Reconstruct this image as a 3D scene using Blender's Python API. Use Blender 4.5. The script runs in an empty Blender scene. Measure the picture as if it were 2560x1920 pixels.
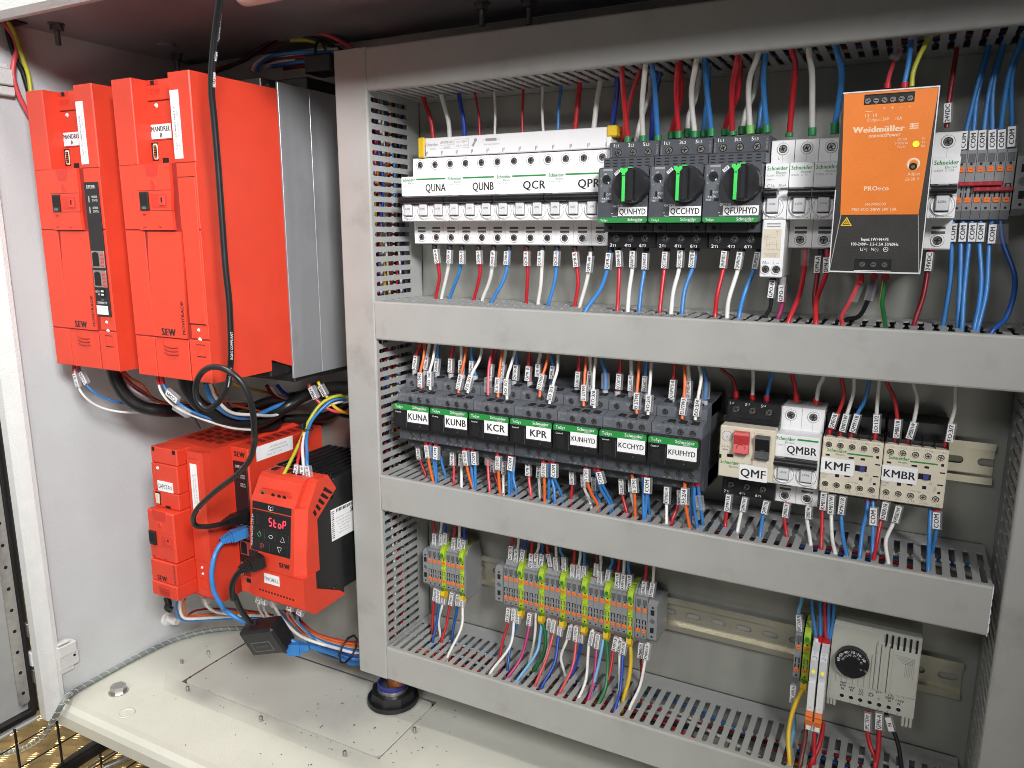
import bpy, math, random
from mathutils import Vector, Matrix
random.seed(11)
S = 0.001                      # the scene is laid out in millimetres: x right, d out of the mounting plate, z up
scene = bpy.context.scene
COL = scene.collection

# ------------------------------------------------------------------ camera, world, lamps, exposure
CAM = Vector((437.093, -717.009, 11.645)); FPX = 1903.49
def _basis(rx, ry, rz):
    return (Matrix.Rotation(math.radians(rz), 3, 'Z') @ Matrix.Rotation(math.radians(rx), 3, 'X') @ Matrix.Rotation(math.radians(ry), 3, 'Y'))
RB = _basis(-11.4562, -0.0607, 27.5795)
cd = bpy.data.cameras.new('camera'); cam = bpy.data.objects.new('camera', cd); COL.objects.link(cam)
cd.sensor_width = 36.0; cd.lens = 36.0 * FPX / 2560.0; cd.clip_start = 0.02; cd.clip_end = 50
r_, f_, u_ = RB.col[0], RB.col[1], RB.col[2]
M3 = Matrix((r_, u_, -f_)).transposed()
cam.matrix_world = Matrix.Translation(CAM * S) @ M3.to_4x4()
scene.camera = cam

world = bpy.data.worlds.new('World'); scene.world = world; world.use_nodes = True
bg = world.node_tree.nodes['Background']; bg.inputs[0].default_value = (0.80, 0.87, 1.0, 1); bg.inputs[1].default_value = 0.06

def lamp(name, loc, target, sx, sy, power, col, spread=180):
    l = bpy.data.lights.new(name, 'AREA'); l.shape = 'RECTANGLE'; l.size = sx * S; l.size_y = sy * S
    l.energy = power; l.color = col; l.spread = math.radians(spread)
    o = bpy.data.objects.new(name, l); COL.objects.link(o)
    o.location = Vector(loc) * S
    o.rotation_euler = (Vector(target) - Vector(loc)).to_track_quat('-Z', 'Y').to_euler()
    o['kind'] = 'helper'
    return o
# a row of workshop tubes high above the open front, and the bright hall further behind the photographer
lamp('overhead_tube_light', (-300, -420, 900), (-250, -150, -500), 500, 120, 12.8, (1.0, 0.97, 0.87))
lamp('hall_light', (-120, -1750, 820), (-150, 0, -60), 700, 300, 1.75, (0.97, 0.98, 1.0), 60)
lamp('side_hall_light', (1050, -1120, 650), (-190, -150, -30), 350, 300, 4.6, (0.99, 0.98, 1.0), 60)
lamp('low_fill_light', (600, -1300, -500), (-260, -100, -300), 600, 300, 0.62, (1.0, 0.96, 0.86), 80)  # added low fill for the undersides, no real window
lamp('chequer_plate_fill', (-1150, -420, 350), (-560, -220, -690), 500, 200, 5.0, (1.0, 0.92, 0.76), 90)  # added lamp out of view, only to brighten the chequer plate

scene.render.engine = 'CYCLES'
scene.cycles.use_denoising = True; scene.cycles.filter_width = 0.95
scene.cycles.max_bounces = 8; scene.cycles.transparent_max_bounces = 16
scene.view_settings.view_transform = 'Standard'; scene.view_settings.look = 'None'
scene.view_settings.exposure = 0.0; scene.view_settings.gamma = 1.0
scene.view_settings.use_curve_mapping = False

# ------------------------------------------------------------------ points of the photograph turned into points of the place
CR = {'L1': (0, 0, 900), 'L2': (0, 500, 900), 'L3': (300, 1000, 700), 'L4': (0, 1245, 900), 'A': (820, 100, 800), 'B': (1450, 100, 600),
      'C': (1450, 400, 600), 'D': (1960, 60, 600), 'E': (1960, 430, 600), 'F': (900, 820, 600), 'G': (1400, 850, 600), 'H': (1760, 880, 800),
      'I': (920, 1270, 800), 'J': (1860, 1400, 700), 'M': (560, 900, 400), 'N': (500, 0, 560), 'O': (0, 0, 560), 'Q': (0, 1500, 560)}
def ray(c, a, b):
    x, y, w = CR[c]; s = w / 2212.0
    return RB @ Vector(((x + a * s - 1280) / FPX, 1.0, -(y + b * s - 960) / FPX))
def at(c, a, b, d):            # on the plane d mm in front of the mounting plate
    r = ray(c, a, b); return CAM + r * ((-d - CAM.y) / r.y)
def atz(c, a, b, z):           # on a level plane
    r = ray(c, a, b); return CAM + r * ((z - CAM.z) / r.z)
def atx(c, a, b, x):
    r = ray(c, a, b); return CAM + r * ((x - CAM.x) / r.x)

# ------------------------------------------------------------------ materials
def mat(name, col, rough=0.5, metal=0.0, var=0.08, scale=60.0, bump=0.0, bscale=900.0, spec=0.5, streak=None, stain=0.0, stain_scale=14.0, stain_col=None, rvar=0.1):
    m = bpy.data.materials.new(name); m.use_nodes = True
    nt = m.node_tree; N = nt.nodes; L = nt.links
    b = N['Principled BSDF']; b.inputs['Roughness'].default_value = rough; b.inputs['Metallic'].default_value = metal
    b.inputs['Specular IOR Level'].default_value = spec
    tc = N.new('ShaderNodeTexCoord'); mp = N.new('ShaderNodeMapping'); L.new(tc.outputs['Object'], mp.inputs[0])
    if streak: mp.inputs['Scale'].default_value = streak
    n = N.new('ShaderNodeTexNoise'); n.inputs['Scale'].default_value = scale; n.inputs['Detail'].default_value = 5; L.new(mp.outputs[0], n.inputs['Vector'])
    cr = N.new('ShaderNodeValToRGB'); e = cr.color_ramp.elements
    e[0].position = 0.3; e[1].position = 0.72
    e[0].color = tuple(max(0, c * (1 - var)) for c in col) + (1,); e[1].color = tuple(min(1, c * (1 + var)) for c in col) + (1,)
    L.new(n.outputs[0], cr.inputs[0]); out = cr.outputs[0]
    if stain:
        n2 = N.new('ShaderNodeTexNoise'); n2.inputs['Scale'].default_value = stain_scale; n2.inputs['Detail'].default_value = 7; n2.inputs['Roughness'].default_value = 0.62
        L.new(tc.outputs['Object'], n2.inputs['Vector'])
        r2 = N.new('ShaderNodeValToRGB'); r2.color_ramp.elements[0].position = 0.56; r2.color_ramp.elements[1].position = 0.74
        L.new(n2.outputs[0], r2.inputs[0])
        mu = N.new('ShaderNodeMath'); mu.operation = 'MULTIPLY'; mu.inputs[1].default_value = stain; L.new(r2.outputs[0], mu.inputs[0])
        mx = N.new('ShaderNodeMixRGB'); L.new(mu.outputs[0], mx.inputs[0]); L.new(out, mx.inputs[1])
        mx.inputs[2].default_value = (stain_col or tuple(c * 0.45 for c in col)) + (1,); out = mx.outputs[0]
    L.new(out, b.inputs['Base Color'])
    if rvar:
        mr = N.new('ShaderNodeMapRange'); mr.inputs['To Min'].default_value = max(0.03, rough - rvar); mr.inputs['To Max'].default_value = min(1, rough + rvar)
        L.new(n.outputs[0], mr.inputs[0]); L.new(mr.outputs[0], b.inputs['Roughness'])
    if bump:
        nb = N.new('ShaderNodeTexNoise'); nb.inputs['Scale'].default_value = bscale; nb.inputs['Detail'].default_value = 3; L.new(tc.outputs['Object'], nb.inputs['Vector'])
        bp = N.new('ShaderNodeBump'); bp.inputs['Strength'].default_value = bump; bp.inputs['Distance'].default_value = 0.0006
        L.new(nb.outputs[0], bp.inputs['Height']); L.new(bp.outputs[0], b.inputs['Normal'])
    return m
def glow(name, col, k):
    m = bpy.data.materials.new(name); m.use_nodes = True; b = m.node_tree.nodes['Principled BSDF']
    b.inputs['Base Color'].default_value = col + (1,); b.inputs['Emission Color'].default_value = col + (1,); b.inputs['Emission Strength'].default_value = k
    return m
def clear(name, tint, a):
    m = bpy.data.materials.new(name); m.use_nodes = True; nt = m.node_tree; N = nt.nodes; L = nt.links
    b = N['Principled BSDF']; b.inputs['Base Color'].default_value = tint + (1,); b.inputs['Roughness'].default_value = 0.16
    t = N.new('ShaderNodeBsdfTransparent'); x = N.new('ShaderNodeMixShader')
    fr = N.new('ShaderNodeLayerWeight'); fr.inputs[0].default_value = 0.35
    mr = N.new('ShaderNodeMapRange'); mr.inputs['To Min'].default_value = a; mr.inputs['To Max'].default_value = min(1, a + 0.4)
    L.new(fr.outputs['Facing'], mr.inputs[0]); L.new(mr.outputs[0], x.inputs[0])
    L.new(t.outputs[0], x.inputs[1]); L.new(b.outputs[0], x.inputs[2]); L.new(x.outputs[0], N['Material Output'].inputs[0])
    return m
W_ = {}
W_['duct'] = mat('duct grey plastic', (0.37, 0.37, 0.345), 0.42, var=0.05, scale=25, bump=0.05, bscale=1500, stain=0.55, stain_scale=19, stain_col=(0.235, 0.228, 0.205))
W_['ductin'] = mat('duct wall plastic', (0.36, 0.37, 0.355), 0.45, var=0.05, scale=30)
W_['plate'] = mat('galvanised plate', (0.31, 0.312, 0.278), 0.42, 0.25, var=0.14, scale=14, streak=(2.0, 2.0, 0.35), bump=0.03, stain=0.25, stain_scale=9, rvar=0.12)
W_['paint'] = mat('light grey cabinet paint', (0.58, 0.60, 0.605), 0.45, var=0.03, scale=20, bump=0.55, bscale=750, stain=0.08, stain_scale=5, stain_col=(0.46, 0.43, 0.40))
W_['rim'] = mat('textured white rim paint', (0.66, 0.66, 0.64), 0.5, var=0.04, scale=60, bump=0.9, bscale=520)
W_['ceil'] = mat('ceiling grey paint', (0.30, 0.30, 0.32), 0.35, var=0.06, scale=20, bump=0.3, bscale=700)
W_['floor'] = mat('cream floor paint', (0.60, 0.60, 0.525), 0.42, var=0.04, scale=14, bump=0.35, bscale=800, stain=0.16, stain_scale=18, stain_col=(0.33, 0.30, 0.22))
W_['red'] = mat('red drive plastic', (0.66, 0.050, 0.022), 0.42, var=0.05, scale=40, bump=0.12, bscale=2200)
W_['redd'] = mat('red recess shade', (0.56, 0.032, 0.018), 0.45, var=0.05, scale=40)  # darker copy of the red, painting shade into recesses and embossing
W_['redk'] = mat('dark red slot shade', (0.27, 0.016, 0.010), 0.5, var=0.05)  # darker red painted in for the shade inside vent slots and seams
W_['white'] = mat('white device plastic', (0.80, 0.80, 0.795), 0.35, var=0.02, scale=50)
W_['cream'] = mat('cream device plastic', (0.66, 0.60, 0.47), 0.4, var=0.04, scale=60)
W_['lgrey'] = mat('pale grey cover', (0.62, 0.63, 0.64), 0.38, var=0.03)
W_['dgrey'] = mat('dark grey device plastic', (0.060, 0.066, 0.076), 0.42, var=0.10, scale=90, bump=0.1)
W_['mgrey'] = mat('slate device plastic', (0.112, 0.122, 0.135), 0.45, var=0.10, scale=90, bump=0.1)
W_['black'] = mat('black plastic', (0.012, 0.012, 0.013), 0.35, var=0.2, scale=90)
W_['hole'] = mat('deep black', (0.004, 0.004, 0.004), 0.8, var=0.1)
W_['gap'] = mat('shadow gap plastic', (0.10, 0.10, 0.10), 0.8, var=0.1)
W_['green'] = mat('green print', (0.02, 0.25, 0.05), 0.45, var=0.05)
W_['brightgreen'] = mat('bright green plastic', (0.05, 0.62, 0.10), 0.4, var=0.05)
W_['ferrgreen'] = mat('green ferrule plastic', (0.015, 0.20, 0.06), 0.4, var=0.08)
W_['ferrlime'] = mat('lime ferrule plastic', (0.16, 0.46, 0.10), 0.4, var=0.08)
W_['ferrred'] = mat('red ferrule plastic', (0.50, 0.012, 0.02), 0.35, var=0.08)
W_['ferrgrey'] = mat('grey ferrule plastic', (0.42, 0.42, 0.44), 0.4, var=0.06)
W_['ferrblack'] = mat('black ferrule plastic', (0.02, 0.02, 0.022), 0.4, var=0.06)
W_['screw'] = mat('terminal screw steel', (0.42, 0.40, 0.36), 0.28, 0.95, var=0.25, scale=700)
W_['steel'] = mat('zinc steel', (0.50, 0.49, 0.47), 0.32, 0.9, var=0.12, scale=160)
W_['darksteel'] = mat('dull bolt steel', (0.20, 0.195, 0.19), 0.38, 0.85, var=0.18, scale=200)
W_['rail'] = mat('passivated rail zinc', (0.50, 0.475, 0.38), 0.33, 0.75, var=0.12, scale=20, streak=(0.2, 1, 1), stain=0.3, stain_scale=40)
W_['alu'] = mat('drawn aluminium', (0.42, 0.43, 0.44), 0.34, 0.5, var=0.12, scale=16, streak=(3.0, 3.0, 0.4), bump=0.05, stain=0.3, stain_scale=13, rvar=0.16)
W_['copper'] = mat('tarnished copper', (0.42, 0.15, 0.06), 0.46, 0.6, var=0.35, scale=180, stain=0.5, stain_scale=160)
W_['sticker'] = mat('white label tape', (0.84, 0.84, 0.83), 0.35, var=0.02)
W_['ink'] = mat('black print', (0.012, 0.012, 0.012), 0.6, var=0.0, rvar=0)
W_['fade'] = mat('grey print and toggle shade', (0.30, 0.30, 0.30), 0.6, var=0.0, rvar=0)
W_['wink'] = mat('white print', (0.72, 0.72, 0.72), 0.6, var=0.0, rvar=0)
W_['yellow'] = mat('yellow plastic', (0.72, 0.47, 0.015), 0.4, var=0.05)
W_['gy'] = mat('green yellow terminal plastic', (0.36, 0.52, 0.025), 0.38, var=0.35, scale=110)
W_['termgrey'] = mat('terminal grey plastic', (0.225, 0.23, 0.232), 0.45, var=0.06, scale=80)
W_['termdark'] = mat('dark terminal grey', (0.10, 0.105, 0.11), 0.45, var=0.06, scale=80)
W_['orange'] = mat('orange plastic', (0.80, 0.19, 0.035), 0.4, var=0.06, scale=120)
W_['psu'] = mat('orange powder coat', (0.70, 0.175, 0.012), 0.45, var=0.04, bump=0.25, bscale=1400)
W_['psuink'] = mat('pale orange print', (0.78, 0.55, 0.36), 0.5, var=0.0, rvar=0)
W_['psub'] = mat('black powder coat', (0.02, 0.019, 0.017), 0.5, var=0.1, bump=0.2)
W_['btnred'] = mat('red push button', (0.55, 0.05, 0.05), 0.4, var=0.04)
W_['bridge'] = mat('red jumper bar', (0.35, 0.02, 0.03), 0.4, var=0.06)
W_['thermo'] = mat('thermostat grey plastic', (0.50, 0.505, 0.44), 0.42, var=0.03)
W_['clear'] = clear('clear sleeve', (0.85, 0.85, 0.86), 0.06)
W_['brass'] = mat('brass', (0.55, 0.36, 0.12), 0.3, 0.9, var=0.15, scale=200)
W_['blueplastic'] = mat('blue ring plastic', (0.035, 0.045, 0.22), 0.4, var=0.06)
W_['lens'] = mat('milky lamp lens', (0.70, 0.62, 0.60), 0.2, var=0.05)
W_['rubber'] = mat('black rubber seal', (0.012, 0.011, 0.011), 0.45, var=0.2)
W_['doorpaint'] = mat('grey door paint', (0.42, 0.42, 0.40), 0.35, var=0.05, bump=0.3)
W_['seg'] = glow('red segment', (1.0, 0.04, 0.07), 2.2)
W_['ledy'] = glow('yellow lamp', (0.90, 0.72, 0.02), 0.35)
W_['ledg'] = glow('lime lamp', (0.5, 0.9, 0.1), 1.2)
W_['tread'] = mat('chequer plate metal', (0.40, 0.29, 0.14), 0.33, 0.75, var=0.2, scale=30, rvar=0.15)
W_['spiral'] = mat('spiral wrapped grey cable', (0.19, 0.22, 0.205), 0.32, var=0.5, scale=22, streak=(1, 1, 1))
W_['tube'] = mat('pale pinkish tube', (0.72, 0.52, 0.46), 0.4, var=0.05)
WIRE = {'red': (0.48, 0.018, 0.025), 'pink red': (0.58, 0.06, 0.075), 'dark red': (0.24, 0.012, 0.018), 'white': (0.74, 0.73, 0.68), 'blue': (0.04, 0.20, 0.50), 'dark blue': (0.015, 0.055, 0.36),
        'navy': (0.012, 0.075, 0.28), 'light blue': (0.16, 0.42, 0.66), 'orange': (0.72, 0.13, 0.022), 'black': (0.012, 0.012, 0.013), 'yellow': (0.70, 0.46, 0.02), 'green': (0.012, 0.12, 0.035),
        'magenta': (0.42, 0.03, 0.14), 'brown': (0.13, 0.03, 0.02), 'yellow green': (0.42, 0.42, 0.03)}
for k, c in WIRE.items():
    W_['w ' + k] = mat(k + ' wire insulation', c, 0.36, var=0.10 if k != 'white' else 0.05, scale=70, stain=0.30 if k == 'white' else 0.12, stain_scale=120, rvar=0.08)
WIRE['green and yellow'] = WIRE['green']; W_['w green and yellow'] = W_['w green']

# ------------------------------------------------------------------ lettering
_GL = {}
def _load_glyphs():
    chars = "ABCDEFGHIJKLMNOPQRSTUVWXYZabcdefghijklmnopqrstuvwxyz0123456789-/:.,+()~#®üµ°=%>[]|*_"
    for bold in (0,):
        obs = []
        for ch in ['HH'] + list(chars):
            cu = bpy.data.curves.new('glyph', 'FONT'); cu.body = ch if ch == 'HH' else 'H' + ch + 'H'
            cu.resolution_u = 2; cu.offset = 0.0
            o = bpy.data.objects.new('glyph', cu); COL.objects.link(o)
            cu2 = bpy.data.curves.new('glyph', 'FONT'); cu2.body = ch[0] if ch == 'HH' else ch; cu2.resolution_u = 2; cu2.offset = 0.0
            o2 = bpy.data.objects.new('glyph', cu2); COL.objects.link(o2); obs.append((ch, o, o2))
        bpy.context.view_layer.update(); dg = bpy.context.evaluated_depsgraph_get()
        base = None
        for ch, o, o2 in obs:
            me = bpy.data.meshes.new_from_object(o.evaluated_get(dg)); xs = [v.co.x for v in me.vertices]; w = max(xs) - min(xs)
            if ch == 'HH': base = w; bpy.data.meshes.remove(me); continue
            me2 = bpy.data.meshes.new_from_object(o2.evaluated_get(dg))
            _GL[(ch, bold)] = ([(v.co.x, v.co.y) for v in me2.vertices], [tuple(p.vertices) for p in me2.polygons], w - base)
            bpy.data.meshes.remove(me); bpy.data.meshes.remove(me2)
        for ch, o, o2 in obs:
            for x in (o, o2):
                c = x.data; bpy.data.objects.remove(x); bpy.data.curves.remove(c)
_load_glyphs()
CAPH = max(y for x, y in _GL[('H', 0)][0])

# ------------------------------------------------------------------ mesh building (millimetres, y = -d)
class MB:
    def __init__(s): s.v = []; s.f = []; s.m = []; s.sm = []; s.mats = []
    def mi(s, m):
        if isinstance(m, str): m = W_[m]
        if m not in s.mats: s.mats.append(m)
        return s.mats.index(m)
    def add(s, vs, fs, m, smooth=False):
        o = len(s.v); i = s.mi(m); s.v += [tuple(v) for v in vs]
        for f in fs: s.f.append(tuple(o + k for k in f)); s.m.append(i); s.sm.append(smooth)
    def box(s, x0, x1, d0, d1, z0, z1, m, b=0.0):
        x0, x1 = min(x0, x1), max(x0, x1); d0, d1 = min(d0, d1), max(d0, d1); z0, z1 = min(z0, z1), max(z0, z1)
        y0, y1 = -d1, -d0
        b = min(b, (x1 - x0) * .45, (y1 - y0) * .45, (z1 - z0) * .45)
        if b <= 0:
            s.add([(x0, y0, z0), (x1, y0, z0), (x1, y1, z0), (x0, y1, z0), (x0, y0, z1), (x1, y0, z1), (x1, y1, z1), (x0, y1, z1)],
                  [(0, 3, 2, 1), (4, 5, 6, 7), (0, 1, 5, 4), (1, 2, 6, 5), (2, 3, 7, 6), (3, 0, 4, 7)], m); return s
        X, Y, Z = (x0, x1), (y0, y1), (z0, z1); vs = []; id = {}
        for i in (0, 1):
            for j in (0, 1):
                for k in (0, 1):
                    sx, sy, sz = (b, -b)[i], (b, -b)[j], (b, -b)[k]
                    for a, p in (('x', (X[i], Y[j] + sy, Z[k] + sz)), ('y', (X[i] + sx, Y[j], Z[k] + sz)), ('z', (X[i] + sx, Y[j] + sy, Z[k]))):
                        id[(i, j, k, a)] = len(vs); vs.append(p)
        fs = []
        for i in (0, 1): fs.append([id[(i, j, k, 'x')] for j, k in ((0, 0), (1, 0), (1, 1), (0, 1))])
        for j in (0, 1): fs.append([id[(i, j, k, 'y')] for i, k in ((0, 0), (1, 0), (1, 1), (0, 1))])
        for k in (0, 1): fs.append([id[(i, j, k, 'z')] for i, j in ((0, 0), (1, 0), (1, 1), (0, 1))])
        for j in (0, 1):
            for k in (0, 1): fs.append([id[(0, j, k, 'y')], id[(1, j, k, 'y')], id[(1, j, k, 'z')], id[(0, j, k, 'z')]])
        for i in (0, 1):
            for k in (0, 1): fs.append([id[(i, 0, k, 'x')], id[(i, 1, k, 'x')], id[(i, 1, k, 'z')], id[(i, 0, k, 'z')]])
        for i in (0, 1):
            for j in (0, 1): fs.append([id[(i, j, 0, 'x')], id[(i, j, 1, 'x')], id[(i, j, 1, 'y')], id[(i, j, 0, 'y')]])
        for i in (0, 1):
            for j in (0, 1):
                for k in (0, 1): fs.append([id[(i, j, k, 'x')], id[(i, j, k, 'y')], id[(i, j, k, 'z')]])
        c = Vector(((x0 + x1) / 2, (y0 + y1) / 2, (z0 + z1) / 2)); out = []
        for f in fs:
            P = [Vector(vs[q]) for q in f]; n = (P[1] - P[0]).cross(P[2] - P[0])
            out.append(tuple(f) if n.dot(sum(P, Vector()) / len(P) - c) > 0 else tuple(reversed(f)))
        s.add(vs, out, m); return s
    def prism(s, pts, a0, a1, m, axis='y'):
        """outline swept along an axis: axis 'y' -> pts (x,z) between depths a0,a1 ; 'x' -> pts (d,z) ; 'z' -> pts (x,d)"""
        n = len(pts); A = sum(pts[i][0] * pts[(i + 1) % n][1] - pts[(i + 1) % n][0] * pts[i][1] for i in range(n))
        if A < 0: pts = list(reversed(pts))
        a0, a1 = min(a0, a1), max(a0, a1)
        if axis == 'y': f = lambda p, a: (p[0], -a, p[1]); lo, hi = a1, a0
        elif axis == 'x': f = lambda p, a: (a, -p[0], p[1]); lo, hi = a1, a0
        else: f = lambda p, a: (p[0], -p[1], a); lo, hi = a1, a0
        vs = [f(p, lo) for p in pts] + [f(p, hi) for p in pts]
        fs = [tuple(range(n)), tuple(reversed(range(n, 2 * n)))] + [(i, n + i, n + (i + 1) % n, (i + 1) % n) for i in range(n)]
        if axis in 'xz': fs = [tuple(reversed(q)) for q in fs]
        s.add(vs, fs, m); return s
    def cyl(s, p0, p1, r, m, n=20, r1=None, cap=True, smooth=True):
        p0 = Vector(p0); p1 = Vector(p1); ax = (p1 - p0).normalized(); u = ax.orthogonal().normalized(); w = ax.cross(u); r1 = r if r1 is None else r1
        vs = []
        for p, q in ((p0, r), (p1, r1)):
            for i in range(n):
                a = 2 * math.pi * i / n; vs.append(p + (u * math.cos(a) + w * math.sin(a)) * q)
        s.add(vs, [(i, (i + 1) % n, n + (i + 1) % n, n + i) for i in range(n)], m, smooth)
        if cap: s.add(vs, [tuple(reversed(range(n))), tuple(range(n, 2 * n))], m)
        return s
    def fcyl(s, x, z, d0, d1, r, m, n=20, r1=None):      # a cylinder standing on the front
        return s.cyl((x, -d0, z), (x, -d1, z), r, m, n, r1)
    def ring(s, x, z, d, r0, r1, h, m, n=22):            # a raised ring lying on the front
        vs = []
        for r, y in ((r1, d), (r1 - h * .5, d + h), (r0 + h * .5, d + h), (r0, d)):
            vs += [(x + r * math.cos(2 * math.pi * i / n), -y, z + r * math.sin(2 * math.pi * i / n)) for i in range(n)]
        s.add(vs, [(k * n + i, k * n + (i + 1) % n, (k + 1) * n + (i + 1) % n, (k + 1) * n + i) for k in range(3) for i in range(n)], m, True)
        return s
    def tube(s, pts, r, m, n=8, cap=True, m2=None):
        P = [Vector(p) for p in pts]; T = []
        for i in range(len(P)): T.append((P[min(i + 1, len(P) - 1)] - P[max(i - 1, 0)]).normalized())
        u = T[0].orthogonal().normalized(); vs = []
        for i, p in enumerate(P):
            u = (u - T[i] * u.dot(T[i])).normalized(); w = T[i].cross(u); rr = r[i] if isinstance(r, (list, tuple)) else r
            vs += [p + (u * math.cos(2 * math.pi * k / n) + w * math.sin(2 * math.pi * k / n)) * rr for k in range(n)]
        L = len(P)
        qs = lambda ks: [(i * n + k, i * n + (k + 1) % n, (i + 1) * n + (k + 1) % n, (i + 1) * n + k) for i in range(L - 1) for k in ks]
        if m2: s.add(vs, qs(range(1, n)), m, True); s.add(vs, qs([0]), m2, True)
        else: s.add(vs, qs(range(n)), m, True)
        if cap: s.add(vs, [tuple(reversed(range(n))), tuple((L - 1) * n + k for k in range(n))], m)
        return s
    def text(s, t, c, m, h, w=None, bold=0, right=(1, 0, 0), up=(0, 0, 1), align='c', lift=0.12):
        """flat lettering round point c (mm), cap height h, squeezed to width w"""
        R = Vector(right).normalized(); U = Vector(up).normalized(); Nn = R.cross(U)
        k = h / CAPH; tot = 0
        for ch in t: tot += 0.32 if ch == ' ' else _GL.get((ch, 0), ([], [], 0.3))[2] + .03 * bold
        kx = k if not w or tot * k <= w else w / tot
        x = {'c': -tot * kx / 2, 'l': 0, 'r': -tot * kx}[align]
        o = Vector(c) + Nn * lift - U * h / 2
        for ch in t:
            if ch == ' ': x += 0.32 * kx; continue
            g = _GL.get((ch, 0))
            if not g: x += 0.3 * kx; continue
            for q in ((0,) if not bold else (-1, 0, 1)):       # heavier strokes by doubling, each a hair above the last
                s.add([o + R * (x + (a + q * bold * .026) * kx) + U * (b * k) + Nn * (q * .015) for a, b in g[0]], g[1], m)
            x += (g[2] + .03 * bold) * kx
        return s
    def ftext(s, t, x, z, d, m, h, w=None, bold=0, align='c', rot=0):
        a = math.radians(rot)
        return s.text(t, (x, -d, z), m, h, w, bold, (math.cos(a), 0, math.sin(a)), (-math.sin(a), 0, math.cos(a)), align)
    def build(s, name, parent=None, loc=None):
        me = bpy.data.meshes.new(name); me.from_pydata([(a * S, b * S, c * S) for a, b, c in s.v], [], s.f)
        for m in s.mats: me.materials.append(m)
        me.polygons.foreach_set('material_index', s.m); me.polygons.foreach_set('use_smooth', s.sm); me.update()
        o = bpy.data.objects.new(name, me); COL.objects.link(o)
        if parent: o.parent = parent
        if loc is not None: o.location = Vector(loc) * S
        return o
def tag(o, label=None, cat=None, group=None, kind=None):
    if label: o['label'] = label
    if cat: o['category'] = cat
    if group: o['group'] = group
    if kind: o['kind'] = kind
    return o
def thing(name, label, cat, x=0, z=0, y=0, group=None):
    o = bpy.data.objects.new(name, None); o.empty_display_size = 0.01; COL.objects.link(o); o.location = (x * S, y * S, z * S)
    return tag(o, label, cat, group)
_kids = {}
def child(src, parent, x=0, z=0, d=0):
    """one more copy of a part under a parent, sharing its mesh"""
    c = src.copy(); COL.objects.link(c); c.parent = parent; c.location = (x * S, -d * S, z * S); return c
def copy_thing(o, label, x, z, y=0):
    r = o.copy(); COL.objects.link(r); r.location = (x * S, y * S, z * S); r['label'] = label
    for ch in o.children:
        c = ch.copy(); COL.objects.link(c); c.parent = r
        for g in ch.children:
            k = g.copy(); COL.objects.link(k); k.parent = c
    return r
def rrect(x0, x1, z0, z1, r, n=4):
    P = []
    for cx, cz, a0 in ((x1 - r, z1 - r, 0), (x0 + r, z1 - r, 90), (x0 + r, z0 + r, 180), (x1 - r, z0 + r, 270)):
        P += [(cx + r * math.cos(math.radians(a0 + 90 * i / n)), cz + r * math.sin(math.radians(a0 + 90 * i / n))) for i in range(n + 1)]
    return P
def smooth_path(P, k=6):
    P = [Vector(p) for p in P]
    if len(P) == 2: return [P[0].lerp(P[1], i / 4) for i in range(5)]
    out = []
    for i in range(len(P) - 1):
        a = P[max(i - 1, 0)]; b = P[i]; c = P[i + 1]; d = P[min(i + 2, len(P) - 1)]
        for j in range(k):
            t = j / k
            out.append(0.5 * ((2 * b) + (c - a) * t + (2 * a - 5 * b + 4 * c - d) * t * t + (3 * b - a - 3 * c + d) * t ** 3))
    out.append(P[-1]); return out

# ================================================================== the cabinet (setting)
XL, ZF, ZC, YF = -425.0, -545.0, 222.0, 246.0       # left wall, floor, ceiling, front edge (depth)
XR = 640.0
def setting(mb, name): return tag(mb.build(name), kind='structure')
# floor: cream sheet with the opening for the gland plate, a pressed margin round it and a rolled front edge
gx0, gx1, gd0, gd1 = -334.0, -25.0, 28.0, 141.0
m = MB()
X = [XL, gx0 - 30, gx0, gx1, gx1 + 40, XR]; Dp = [-25, gd0, gd1, gd1 + 26, YF - 14]
for i in range(5):
    for j in range(4):
        if i == 2 and j == 1: continue
        vs = []
        for (a, b) in ((X[i], Dp[j]), (X[i], Dp[j + 1]), (X[i + 1], Dp[j + 1]), (X[i + 1], Dp[j])):
            dz = -3.0 if (gx0 - 1 < a < gx1 + 1 and gd0 - 1 < b < gd1 + 1) else 0.0
            vs.append((a, -b, ZF + dz))
        m.add(vs, [(0, 1, 2, 3)], 'floor')
lip = [(YF - 14, ZF), (YF - 6, ZF + 0.6), (YF, ZF - 3), (YF + 3, ZF - 9), (YF + 3.5, ZF - 22), (YF - 2, ZF - 24)]
for k in range(len(lip) - 1):
    (a, za), (b, zb) = lip[k], lip[k + 1]
    m.add([(XL + 8, -a, za), (XL + 8, -b, zb), (XR, -b, zb), (XR, -a, za)], [(0, 1, 2, 3)], 'floor', True)
m.add([(gx0, -gd0, ZF - 7), (gx0, -gd1, ZF - 7), (gx1, -gd1, ZF - 7), (gx1, -gd0, ZF - 7)], [(0, 1, 2, 3)], 'black')
setting(m, 'cabinet_floor')
m = MB(); m.prism([(x, d) for x, d in rrect(gx0 + 3.0, gx1 - 1.3, gd0 + 2.8, gd1 - 0.9, 8)], ZF - 5.6, ZF - 2.9, 'floor', 'z')
tag(m.build('gland_plate'), 'cream flat gland plate let into the cabinet floor', 'plate')
m = MB(); m.box(XL - 2, XL, -25, YF - 8, ZF - 2, ZC, 'paint'); setting(m, 'cabinet_wall')
m = MB(); m.box(XL, XR, -27, -25, ZF - 2, ZC, 'paint'); setting(m, 'back_wall')
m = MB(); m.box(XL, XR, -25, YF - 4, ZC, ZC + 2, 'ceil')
setting(m, 'cabinet_ceiling')
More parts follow.
